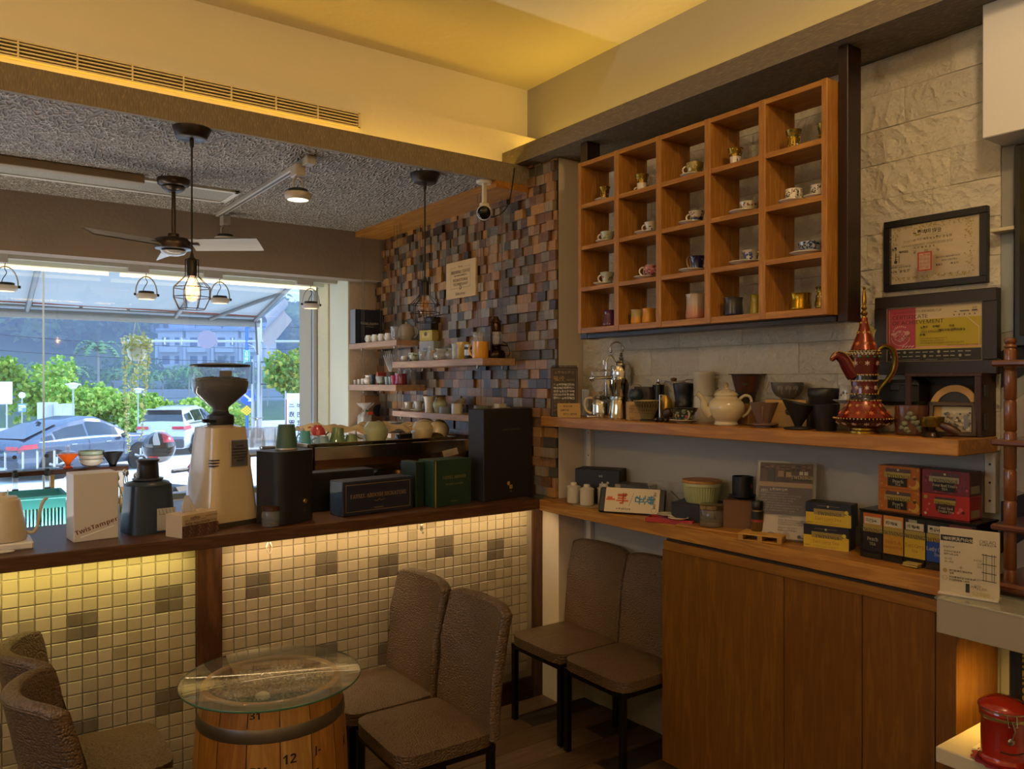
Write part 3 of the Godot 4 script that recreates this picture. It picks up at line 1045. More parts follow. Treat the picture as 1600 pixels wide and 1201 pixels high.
func _rad(shape: String, r: float, s: float) -> float:
	var a: Array = SHAPES[shape]
	for i in range(0, a.size() - 2, 2):
		if s <= a[i + 3] + 1e-6:
			return r * lerpf(a[i], a[i + 2], (s - a[i + 1]) / maxf(a[i + 3] - a[i + 1], 1e-4))
	return r * a[a.size() - 2]

# painted flowers and leaves: small raised dabs set on the side of a vessel
func decor(shape: String, r: float, h: float, d: Array) -> Geo:
	var g := Geo.new()
	var q := RandomNumberGenerator.new()
	q.seed = int(r * 1e5) + int(d[1])
	for i in int(d[1]):
		g.paint(d[0][i % d[0].size()])
		var a := q.randf() * TAU
		var s := lerpf(d[3], d[4], q.randf())
		var rr := _rad(shape, r, s)
		g.at(V(cos(a) * rr, s * h, sin(a) * rr), V(0, -a, q.randf() * 0.4 - 0.2))
		g.ball(Vector3.ZERO, V(0.0012, d[2] * (0.6 + q.randf() * 0.7), d[2] * (0.6 + q.randf() * 0.7)), 7)
	g.xf = Transform3D.IDENTITY
	return g

# a printed box whose front looks along +z before it is turned
func carton(called: String, label: String, cat: String, p: Vector3, s: Vector3, turn: float, m: Material, face = null, o := {}) -> Node3D:
	var t := thing(called, label, cat, p, turn, o.get("group", ""))
	part(t, "box", Geo.new().box(V(0, s.y * 0.5, 0), s, o.get("b", 0.0025)), m)
	if face:
		var pr := part(t, "print", face, ink(o.get("rough", 0.5)))
		pr.position = V(0, 0, s.z * 0.5 + 0.0003)
	return t

# ================= the bar
func build_bar() -> void:
	var top := wood("walnut", 0, 0.4, "fae6d2", 1.3)
	struct("worktop", Geo.new().box(V(0.02, CT - 0.027, -3.59), V(5.03, 0.054, 0.64), 0.004), top).set_meta("label", "long dark wooden bar worktop")
	var base := slab("wall_bar", V(-2.5, -0.02, ZC - 0.1), V(XM - 0.001, 1.03, ZC), mat("9a917f", 0.85))
	slab("base_post", V(0.831, 0.0, ZC - 0.01), V(0.931, 1.03, ZC + 0.022), wood("walnut", 1, 0.4, "e6ccb4"), base)
	slab("base_post", V(2.566, 0.0, ZC - 0.01), V(XM - 0.001, 1.03, ZC + 0.016), wood("walnut", 1, 0.4, "e6ccb4"), base)
	slab("skirting", V(0.931, 0.0, ZC - 0.01), V(2.566, 0.115, ZC + 0.018), wood("walnut", 0, 0.4, "a87a58"), base)
	slab("skirting", V(-2.5, 0.0, ZC - 0.01), V(0.831, 0.09, ZC + 0.018), wood("walnut", 0, 0.4, "a87a58"), base)
	var cols := ["a79a80", "a1947a", "ada088", "92866e", "6e6454", "645a4c"]
	var ms := []
	for c in cols:
		ms.append(mat(c, 0.28))
	var tile := Geo.new().box(Vector3.ZERO, V(0.0482, 0.0482, 0.008), 0.0022).mesh()
	var lst := []
	for side in 2:
		var nx := 31 if side else 40
		for i in nx:
			var x: float = (0.957 + i * 0.0517) if side else (0.805 - i * 0.0517)
			if side == 1 and x > 2.56:
				continue
			for j in 18:
				var y := 1.005 - j * 0.0517
				if y < (0.13 if side else 0.1):
					continue
				var k := i if side else i + 1
				var gr := k / 6
				var r0 := 3 - gr % 2 if side else 3 + gr % 2
				var t: int = [0, 0, 1, 2, 0, 1][(i * 5 + j * 3 + (i * j) % 7) % 6]
				if k % 6 in [2, 3] and (j + 16 - r0) % 8 < 2 and j >= r0:
					t = 4 if (i + j) % 3 else 5
				elif (i * 13 + j * 7) % 19 == 0:
					t = 3
				lst.append([x, y, t])
	lst.sort_custom(func(a, b): return absf(a[0] - 0.85) < absf(b[0] - 0.85))
	var rest := Geo.new()
	for i in lst.size():
		var e: Array = lst[i]
		if i < 300:
			var o := struct("tile", tile, ms[e[2]], base)
			o.position = V(e[0], e[1], ZC + 0.002)
		else:
			rest.paint(cols[e[2]]).box(V(e[0], e[1], ZC + 0.002), V(0.0482, 0.0482, 0.008), 0.0022)
	struct("tiles", rest, mat("ffffff", 0.28, 0.0, "print"), base).set_meta("kind", "stuff")
	# strips of light tucked under the lip
	for s in [[-0.55, 2.7, "ffe06a", 1.2], [1.74, 1.6, "ffdfa8", 2.2]]:
		solo("light_strip", Geo.new().box(V(0, 0, 0), V(s[1], 0.008, 0.012)).box(V(0, 0.003, -0.01), V(s[1] + 0.02, 0.006, 0.012)), glow(s[2], s[3]), ("yellow" if s[0] < 0 else "warm white") + " strip light under the lip of the bar, " + ("left" if s[0] < 0 else "right") + " of the wooden post", "strip light", V(s[0], 1.0292, -3.305))
	solo("wire_hook", Geo.new().tube(smooth(P3([0, 0, 0, -0.012, -0.03, 0.004, 0.0, -0.056, 0.006, 0.012, -0.035, 0.003, 0.004, -0.005, 0])), 0.0018, 5), mat("cfcabc", 0.3, 0.6), "thin wire loop hanging under the bar right of its post", "hook", V(1.105, 1.03, -3.30))
	solo("bag_hook", Geo.new().box(V(0, -0.02, 0), V(0.014, 0.04, 0.004), 0.001).tube(smooth(P3([0, -0.035, 0.002, 0, -0.05, 0.01, 0, -0.045, 0.02])), 0.003, 6), mat("6f6a60", 0.3, 0.8), "small metal bag hook under the bar above the chair backs", "hook", V(1.84, 1.03, -3.30))
	bar_things()

func bar_things() -> void:
	var cream := mat("cbbfa6", 0.35)
	# kettle on its stand at the far left
	var t := thing("gooseneck_kettle", "cream gooseneck kettle on a white base at the left end of the bar", "kettle", V(0.165, CT, -3.475))
	part(t, "base_plate", Geo.new().box(V(0.0, 0.014, 0.0), V(0.19, 0.028, 0.18), 0.006), mat("d8d6cf", 0.4))
	part(t, "body", Geo.new().lathe(P2([0, 0.03, 0.078, 0.03, 0.08, 0.036, 0.072, 0.1, 0.058, 0.178, 0.05, 0.182, 0, 0.182]), 32), cream)
	part(t, "lid", Geo.new().lathe(P2([0, 0.182, 0.05, 0.182, 0.048, 0.19, 0.012, 0.194, 0.012, 0.206, 0, 0.206]), 24), cream)
	part(t, "spout", Geo.new().tube(smooth(P3([0.07, 0.055, 0.01, 0.098, 0.05, 0.014, 0.112, 0.075, 0.016, 0.118, 0.12, 0.018, 0.128, 0.16, 0.02, 0.142, 0.178, 0.022]), 5), 0.0062, 8), cream)
	part(t, "handle", handle(0.06, 0.07, 0.17, 0.06, 0.008, PI), mat("2a211b", 0.5))
	part(t, "cord", Geo.new().tube(smooth(P3([-0.02, 0.006, 0.1, 0.03, 0.006, 0.12, -0.06, 0.006, 0.13, -0.12, 0.006, 0.1])), 0.004, 6), mat("d0ccc0"))
	# white tamper box
	var g := Geo.new()
	g.paint("6b2f2a").txt(font("sans", true), "TwisTamper", -0.075, 0.035, 0.017, 0.0, 1.15, 0.27)
	g.paint("f2f0ea").line(Vector2(-0.055, 0.018), Vector2(0.06, 0.05), 0.005)
	carton("white_box", "tall white cardboard box with slanted red lettering on the bar", "box", V(0.466, CT, -3.49), V(0.16, 0.262, 0.12), 0.10, mat("cdc9c2", 0.5), g)
	# dark blue grinder
	t = thing("coffee_grinder", "dark blue tapered coffee grinder with a black collar and a paper tag", "coffee grinder", V(0.676, CT, -3.53), 0.15)
	part(t, "body", Geo.new().surf(func(u, v): return _rrect(u, lerpf(0.092, 0.08, v), lerpf(0.09, 0.078, v), 0.195 * v, 0.03), 40, 4).box(V(0, 0.004, 0), V(0.15, 0.008, 0.15)), mat("2c3a4a", 0.35))
	part(t, "shoulder", Geo.new().lathe(P2([0.088, 0.192, 0.08, 0.203, 0.05, 0.211, 0, 0.211]), 28), mat("2c3a4a", 0.35))
	part(t, "collar", Geo.new().lathe(P2([0.043, 0.209, 0.044, 0.214, 0.041, 0.27, 0.04, 0.282, 0.045, 0.288, 0.045, 0.294, 0.04, 0.297, 0, 0.294]), 28), mat("16191d", 0.4))
	part(t, "ring", Geo.new().lathe(P2([0.055, 0.21, 0.06, 0.213, 0.06, 0.218, 0.044, 0.22]), 28), mat("3a3f45", 0.4))
	g = Geo.new().at(V(0.035, 0.055, 0.092))
	g.rect(-0.032, -0.045, 0.075, 0.09, "bdb9ae")
	g.paint("4a4640")
	for i in 5:
		g.line(Vector2(-0.024 + i * 0.014, 0.04), Vector2(-0.02 + i * 0.014, 0.022), 0.002)
	g.line(Vector2(-0.024, 0.02), Vector2(0.0, 0.02), 0.002)
	part(t, "tag", g, ink())
	solo("glass_rod_cup", Geo.new().lathe(P2([0, 0, 0.03, 0, 0.034, 0.09, 0.032, 0.09, 0.028, 0.004, 0, 0.004]), 20), glass(0.2, "d8dde0"), "glass of stirring spoons behind the dark blue grinder", "glass", V(0.655, CT, -3.72))
	for i in 7:
		var a := i * 0.9
		solo("bar_spoon", Geo.new().rod(V(cos(a) * 0.012, 0.0, sin(a) * 0.012), V(cos(a) * 0.05 - 0.02, 0.19 + 0.01 * (i % 3), sin(a) * 0.03), 0.0022, 6).ball(V(cos(a) * 0.05 - 0.02, 0.2 + 0.01 * (i % 3), sin(a) * 0.03), V(0.009, 0.015, 0.004), 10), mat("c9ced2", 0.15, 0.9), "steel bar spoon standing in the glass behind the dark blue grinder", "spoon", V(0.655, CT + 0.006, -3.72), 0.0, "spoons in the glass")
	# tissue box
	g = Geo.new()
	g.rect(-0.083, 0.001, 0.166, 0.045, "42302c").rect(-0.083, 0.046, 0.166, 0.043, "bfa98c")
	for i in 60:
		g.disc(-0.078 + (i % 12) * 0.0142 + (0.006 if (i / 12) % 2 else 0.0), 0.006 + (i / 12) * 0.0088, 0.0065, ["6a4d43", "59413a", "7a5a4c"][i % 3], 0.0045, 10)
	g.paint("4a3328").txt(font("sans", true), "coffee", -0.05, 0.076, 0.011).txt(font(), "espresso latte", 0.02, 0.077, 0.007)
	g.txt(font(), "caffe au cappuccino mocha", -0.078, 0.068, 0.006).txt(font("sans", true), "latte macchiato", -0.074, 0.056, 0.011).txt(font(), "melange", 0.035, 0.057, 0.008).txt(font(), "koffee   caffeine", -0.06, 0.048, 0.007)
	t = carton("tissue_box", "paper tissue box printed with coffee words and coffee beans", "tissue box", V(0.805, CT, -3.345), V(0.168, 0.09, 0.1), 0.42, mat("c9b598", 0.6), g, {"b": 0.001})
	part(t, "tissue", Geo.new().surf(func(u, v): return V(lerpf(-0.05, 0.042, u) * (1.0 - 0.25 * v) - 0.016 * v + 0.008 * sin(v * 7 + u * 9), 0.088 + 0.078 * v * sin(clampf(u * 1.1 + 0.1, 0, 1) * PI) + 0.004 * sin(u * 14), 0.012 * sin(u * 11 + v * 3) - 0.01 + 0.02 * v), 14, 8), mat("dcd9d2", 0.8, 0.0, "back"))
	# large cream grinder
	t = thing("espresso_grinder", "large cream espresso grinder with a clear hopper of coffee beans", "coffee grinder", V(0.972, CT, -3.54), 0.28)
	var body := mat("c9b692", 0.22, 0.0, "coat")
	part(t, "body", Geo.new().surf(func(u, v): return _rrect(u, lerpf(0.128, 0.088, v), lerpf(0.13, 0.085, v), 0.02 + 0.40 * v, 0.05), 48, 4).lathe(P2([0.0, 0.432, 0.06, 0.43, 0.088, 0.42]), 28), body)
	part(t, "foot", Geo.new().surf(func(u, v): return _rrect(u, 0.131, 0.133, 0.022 * v, 0.05), 40, 1), mat("3a342c", 0.5))
	g = Geo.new()
	g.box(V(0.022, 0.31, 0.108), V(0.085, 0.115, 0.008), 0.003)
	part(t, "badge", g, mat("c9ccce", 0.12, 0.9))
	g = Geo.new()
	for i in 6:
		var hw := sqrt(maxf(0.0, 0.036 * 0.036 - pow((i - 2.5) * 0.0125, 2.0)))
		g.box(V(0.022, 0.31 + (i - 2.5) * 0.0125, 0.113), V(hw * 2, 0.006, 0.004), 0.001)
	part(t, "vents", g, mat("4e4a42", 0.4, 0.5))
	g = Geo.new()
	for i in 3:
		g.box(V(-0.085, 0.285 - i * 0.012, 0.09), V(0.04, 0.004, 0.02), 0.001)
	part(t, "side_vents", g, mat("2a2620", 0.5))
	part(t, "neck", Geo.new().lathe(P2([0.055, 0.43, 0.058, 0.44, 0.056, 0.47, 0.038, 0.478, 0.03, 0.50, 0.0, 0.5]), 28), mat("1d1f22", 0.4))
	part(t, "adjuster", Geo.new().box(V(-0.07, 0.448, 0.03), V(0.06, 0.012, 0.018), 0.003).box(V(-0.1, 0.455, 0.05), V(0.03, 0.008, 0.012), 0.002), mat("2c2d30", 0.3, 0.5))
	part(t, "hopper", Geo.new().lathe(P2([0.034, 0.485, 0.036, 0.50, 0.112, 0.57, 0.119, 0.60, 0.122, 0.69]), 40), glass(0.10, "dfe6ea"))
	part(t, "beans", Geo.new().lathe(P2([0.0, 0.487, 0.032, 0.49, 0.034, 0.505, 0.109, 0.572, 0.116, 0.60, 0.117, 0.618, 0.09, 0.634, 0.05, 0.637, 0.0, 0.632]), 40), mat("2b2422", 0.6))
	g = Geo.new()
	for i in 240:
		var rr := 0.112 * sqrt(rng.randf())
		var a := rng.randf() * TAU
		g.ball(V(cos(a) * rr, 0.634 - 0.012 * pow(rr / 0.11, 3.0) + rng.randf() * 0.006, sin(a) * rr), V(0.005, 0.0035, 0.004), 6)
	part(t, "bean_heap", g, mat("39302c", 0.55)).set_meta("kind", "stuff")
	part(t, "lid", Geo.new().lathe(P2([0.0, 0.70, 0.06, 0.70, 0.124, 0.692, 0.127, 0.686, 0.124, 0.682, 0.118, 0.682]), 40), mat("17171a", 0.35))
	part(t, "sticker", Geo.new().at(V(-0.045, 0.652, 0.1145), V(0, -0.37, 0)).rect(-0.025, -0.012, 0.05, 0.024, "6a6660"), ink())
	# matt black grinder with a glass jar
	t = thing("bean_grinder", "matt black rounded box grinder with a brass button", "coffee grinder", V(1.213, CT, -3.41), 0.42)
	part(t, "body", Geo.new().surf(func(u, v): return _rrect(u, 0.108, 0.085, 0.004 + 0.312 * v, 0.035), 48, 1).surf(func(u, v): return _rrect(u, 0.108 * v, 0.085 * v, 0.316, 0.035 * v), 48, 1, 0, 1, 0, 1, Vector3.UP), mat("1b1d20", 0.5))
	part(t, "button", Geo.new().at(V(0.035, 0.092, 0.0855), V(PI / 2, 0, 0)).lathe(P2([0.0, 0.008, 0.01, 0.008, 0.012, 0.005, 0.012, 0.0]), 20), mat("b98e4e", 0.25, 0.9))
	part(t, "marks", Geo.new().at(V(0.035, 0.05, 0.0854)).disc(0, 0, 0.003, "6a6c70").disc(0, -0.012, 0.002).disc(-0.004, 0.012, 0.002), ink())
	t = thing("glass_jar", "small glass jar with a wooden lid before the matt black grinder", "jar", V(1.122, CT, -3.325))
	part(t, "body", Geo.new().lathe(P2([0, 0.001, 0.032, 0.001, 0.038, 0.006, 0.038, 0.055, 0.033, 0.068]), 28), glass(0.16, "cfd6d8"))
	part(t, "lid", Geo.new().lathe(P2([0.0, 0.068, 0.036, 0.068, 0.036, 0.086, 0.033, 0.088, 0.0, 0.088]), 24), wood("walnut", 0, 0.5, "c89a78"))
	part(t, "grounds", Geo.new().lathe(P2([0, 0.004, 0.033, 0.004, 0.033, 0.014, 0.0, 0.018]), 20), mat("5a5048", 0.8))
	cup("paper_cup", "green paper cup upside down on the matt black grinder", "cup", V(1.228, CT + 0.318, -3.43), "glass", 0.048, 0.11, mat("3f5f50", 0.5), {"t": 0.002, "band": [["a9a28c", 0.93, 1.0]]}).rotation = V(PI, 0, 0)
	get_child(get_child_count() - 1).position.y = CT + 0.317 + 0.11
	# navy boxed set
	g = Geo.new()
	g.paint("b08d57")
	for e in [[-0.175, 0.018, 0.35, 0.0014], [-0.175, 0.142, 0.35, 0.0014], [-0.175, 0.018, 0.0014, 0.125], [0.174, 0.018, 0.0014, 0.125]]:
		g.rect(e[0], e[1], e[2], e[3])
	g.txt(font("serif"), "FAYSEL ABDOSH SIGNATURE", 0, 0.088, 0.017, 0.5, 0.93)
	g.line(Vector2(-0.025, 0.064), Vector2(-0.008, 0.058), 0.0012).line(Vector2(-0.008, 0.058), Vector2(0.0, 0.068), 0.0012).line(Vector2(0.0, 0.068), Vector2(0.01, 0.06), 0.0012).line(Vector2(0.01, 0.06), Vector2(0.03, 0.064), 0.0012)
	g.txt(font(), "NORTHMOST", 0, 0.028, 0.006, 0.5)
	carton("navy_gift_box", "long navy gift box with gilt frame and lettering on the bar", "gift box", V(1.645, CT, -3.43), V(0.385, 0.16, 0.12), 0.10, mat("1b2030", 0.45), g, {"b": 0.004})
	carton("black_carton", "plain black carton standing behind the navy gift box", "box", V(1.55, CT, -3.63), V(0.36, 0.185, 0.1), 0.08, mat("17181c", 0.5))
	# green books of the boxed collection
	g = Geo.new()
	g.paint("a08a50").txt(font("serif"), "FAYSEL ABDOSH", 0.008, 0.142, 0.014, 0.5, 0.95).txt(font(), "EXCLUSIVE COLLECTION", 0.008, 0.108, 0.0075, 0.5).txt(font(), "NORTHMOST", 0.008, 0.022, 0.005, 0.5)
	g.rect(-0.112, 0.0, 0.006, 0.228, "a9904a")
	carton("green_gift_box", "dark green gift box with gilt lettering and a gilt edge", "gift box", V(2.045, CT, -3.425), V(0.236, 0.23, 0.13), 0.12, mat("1e3826", 0.5), g, {"b": 0.002})
	carton("green_slipcase", "dark green slipcase pressed against the left of the gilt green gift box", "slipcase", V(1.885, CT, -3.475), V(0.05, 0.222, 0.13), 0.12, mat("17281c", 0.5))
	# tall black box
	g = Geo.new()
	g.paint("8a7550").txt(font(), "NORTHMOST TRADING COFFEE", 0.02, 0.365, 0.007, 0.5)
	g.disc(-0.002, 0.082, 0.0105, "c9a13c").rect(0.006, 0.052, 0.02, 0.02).txt(font(), "DRIP", 0.016, 0.038, 0.006, 0.5)
	g.disc(0.016, 0.064, 0.004, "6d571f")
	carton("tall_black_box", "tall matt black box with a small gold disc and square on the bar", "box", V(2.40, CT, -3.44), V(0.36, 0.475, 0.12), 0.16, mat("1e1b19", 0.55), g, {"b": 0.003})

func _rrect(u: float, hx: float, hz: float, y: float, r: float) -> Vector3:
	# a rounded rectangle walked once around as u goes from 0 to 1
	var a := u * TAU
	var c := cos(a)
	var s := sin(a)
	var n := 5.0
	var q := pow(pow(absf(c), n) + pow(absf(s), n), -1.0 / n)
	return V(c * q * hx, y, s * q * hz)

# ================= behind the bar
func build_back_counter() -> void:
	struct("worktop", Geo.new().box(V(-0.1, 0.845, -5.5), V(4.9, 0.04, 0.78), 0.004), mat("6c6c68", 0.4)).set_meta("label", "grey back worktop under the window")
	var base := slab("wall_back_counter", V(-2.5, -0.02, -5.85), V(2.4, 0.825, -5.15), mat("6f665a", 0.6))
	# wooden display plank on posts before the window
	var t := thing("display_plank", "wooden display plank on brass posts before the window glass", "shelf", V(0.1, 0.865, -5.56))
	part(t, "plank", Geo.new().box(V(0.0, 0.288, 0), V(1.68, 0.028, 0.13), 0.003), wood("walnut", 0, 0.4, "d6a57e"))
	for x in [-0.6, -0.1, 0.42, 0.81]:
		part(t, "post", Geo.new().box(V(x, 0.137, 0), V(0.026, 0.274, 0.03), 0.003), mat("a98a4a", 0.3, 0.6))
	var y := 1.167
	var clear := glass(0.14, "dfe8ec")
	for i in 2:
		t = thing("brew_stand", "clear acrylic coffee brewing stand on the display plank, " + ("nearer the picture's left edge" if i == 0 else "beside the orange dripper"), "brewing stand", V([0.325, 0.49][i], y, -5.56), 0.0, "acrylic brewing stands")
		part(t, "frame", Geo.new().box(V(-0.045, 0.06, 0), V(0.006, 0.118, 0.08), 0.001).box(V(0.045, 0.06, 0), V(0.006, 0.118, 0.08), 0.001).box(V(0, 0.116, 0), V(0.096, 0.007, 0.08), 0.001).box(V(0, 0.006, 0), V(0.096, 0.008, 0.08), 0.001), clear)
		part(t, "dial", Geo.new().at(V(0.0, 0.085, 0.03), V(PI / 2, 0, 0)).lathe(P2([0, 0.004, 0.012, 0.004, 0.012, 0]), 16), mat("3b4046", 0.3))
		part(t, "tube", Geo.new().rod(V(0.0, -0.03, 0.09), V(0.0, -0.10, 0.09), 0.014, 14), glass(0.2, "cfd8dc"))
		part(t, "valve", Geo.new().rod(V(0, -0.03, 0.09), V(0, 0.0, 0.09), 0.018, 14).rod(V(0, -0.14, 0.09), V(0, -0.10, 0.09), 0.017, 14).box(V(0, 0.007, 0.06), V(0.02, 0.01, 0.07)), mat("26282c", 0.4))
	t = thing("glass_dripper", "orange ribbed glass dripper with a clear lid on the display plank", "coffee dripper", V(0.607, y, -5.56))
	part(t, "cone", Geo.new().lathe(P2([0.028, 0.0, 0.03, 0.006, 0.014, 0.018, 0.018, 0.034, 0.058, 0.08, 0.062, 0.088, 0.055, 0.086, 0.014, 0.034]), 20), mat("e8641c", 0.15, 0.0, "coat"))
	part(t, "lid", Geo.new().lathe(P2([0.05, 0.086, 0.045, 0.1, 0.014, 0.108, 0.01, 0.13, 0.014, 0.14, 0.0, 0.144]), 20), clear)
	for i in 3:
		cup("stacked_bowl", "pale ceramic bowl in the stack on the display plank, " + ["lowest", "middle", "topmost and greenish"][i], "bowl", V(0.735, y + i * 0.026, -5.56), "bowl", 0.07 + i * 0.003, 0.05, mat(["b9b5aa", "aaa69c", "8fa596"][i], 0.3), {"group": "bowls stacked on the display plank"})
	t = thing("black_dripper", "black conical dripper on a white stand on the display plank", "coffee dripper", V(0.855, y, -5.54))
	part(t, "cone", Geo.new().lathe(P2([0.02, 0.0, 0.024, 0.016, 0.066, 0.088, 0.062, 0.088, 0.018, 0.02]), 24), mat("1a1d22", 0.35))
	part(t, "handle", handle(0.05, 0.045, 0.08, 0.025, 0.004, PI), mat("1a1d22", 0.35))
	solo("filter_holder", Geo.new().box(V(0, 0.05, 0), V(0.105, 0.1, 0.06), 0.004).box(V(0, 0.1, 0.0), V(0.09, 0.01, 0.05), 0.002), mat("d9dde0", 0.5), "white plastic filter paper holder under the black dripper", "filter holder", V(0.86, 1.033, -5.535))
	solo("gold_filter", Geo.new().lathe(P2([0.004, 0.0, 0.034, 0.058, 0.036, 0.06, 0.0, 0.055]), 18), mat("b08f3e", 0.25, 0.8), "small gold metal cone filter hanging under the display plank", "coffee filter", V(0.69, 1.08, -5.48))
	# teal drying basket
	t = thing("drying_basket", "teal plastic basket with slotted sides on the back counter", "basket", V(0.33, 0.865, -4.98 - 0.2))
	var teal := mat("2f8a90", 0.5)
	part(t, "rim", Geo.new().box(V(0, 0.2, 0.15), V(0.42, 0.02, 0.018), 0.003).box(V(0, 0.2, -0.15), V(0.42, 0.02, 0.018), 0.003).box(V(-0.21, 0.2, 0), V(0.018, 0.02, 0.31), 0.003).box(V(0.21, 0.2, 0), V(0.018, 0.02, 0.31), 0.003), teal)
	for e in [[V(0, 0.165, 0.148), V(0.41, 0.055, 0.006)], [V(0, 0.165, -0.148), V(0.41, 0.055, 0.006)], [V(-0.206, 0.1, 0), V(0.006, 0.2, 0.29)], [V(0.206, 0.1, 0), V(0.006, 0.2, 0.29)]]:
		part(t, "side", Geo.new().box(e[0], e[1]), teal)
	part(t, "bottom", Geo.new().box(V(0, 0.01, 0), V(0.41, 0.012, 0.29)), teal)
	var g := Geo.new()
	for i in 24:
		for z in [-0.147, 0.147]:
			g.box(V(-0.2 + i * 0.0174, 0.08, z), V(0.008, 0.13, 0.006))
	part(t, "bars", g, mat("4f9a9c", 0.5))
	for i in 3:
		solo("wooden_stick", Geo.new().rod(V(0, 0, 0), V(-0.05 + i * 0.03, 0.17, -0.02), 0.004, 6), mat("d8c9a8", 0.6), "pale wooden stick leaning in the teal basket", "stick", V(0.22 + i * 0.02, 0.94, -5.1), 0.0, "sticks in the basket")
	# row of upturned glasses by the espresso machine
	var cl := glass(0.2, "c9d3d8")
	for i in 4:
		var st := cup("tumbler", "clear fluted tumbler upside down beside the espresso machine, " + ["first from the cream grinder", "second from the cream grinder", "third, under the green paper cup", "fourth, nearest the machine"][i], "glass", V(1.33 + i * 0.065, 1.36, -4.35), "glass", 0.042, 0.11, cl, {"t": 0.002, "seg": 12, "group": "tumblers drying upside down"})
		st.rotation.x = PI
		st.position.y = 1.45
	for i in 9:
		cup("steel_cup", "steel cup in the tall stack beside the cream grinder, counted %s from the top" % ["first", "second", "third", "fourth", "fifth", "sixth", "seventh", "eighth", "ninth"][8 - i], "steel cup", V(1.375, 0.94 + i * 0.045, -4.1), "glass", 0.05, 0.06, mat("b9c2c8", 0.14, 0.9), {"t": 0.0015, "group": "stack of steel cups"})
	var tb := thing("prep_table", "steel preparation table behind the bar under the espresso machine", "table", V(1.92, 0.0, -4.35))
	part(tb, "table_top", Geo.new().box(V(0, 0.92, 0), V(1.36, 0.035, 0.6), 0.004), mat("a9aaa6", 0.25, 0.8))
	for sx in [-0.64, 0.62]:
		for sz in [-0.26, 0.26]:
			part(tb, "leg", Geo.new().box(V(sx, 0.45, sz), V(0.04, 0.905, 0.04), 0.003), mat("8f908c", 0.3, 0.8))
	t = thing("wine_glass", "clear stemmed glass upside down left of the green paper cup", "glass", V(1.36, 1.33, -4.25))
	part(t, "bowl", Geo.new().lathe(P2([0.036, 0.0, 0.04, 0.05, 0.03, 0.1, 0.006, 0.135, 0.005, 0.165]), 20), cl)
	part(t, "foot", Geo.new().lathe(P2([0.005, 0.165, 0.034, 0.176, 0.034, 0.179, 0.0, 0.179]), 20), cl)
	part(t, "rack", Geo.new().box(V(0.03, -0.012, 0.0), V(0.26, 0.014, 0.3), 0.003).box(V(-0.08, -0.2, 0.12), V(0.012, 0.385, 0.012)).box(V(0.14, -0.2, -0.12), V(0.012, 0.385, 0.012)).box(V(0.14, -0.2, 0.12), V(0.012, 0.385, 0.012)), mat("8d9194", 0.3, 0.7), "steel drying rack")
	espresso_machine()

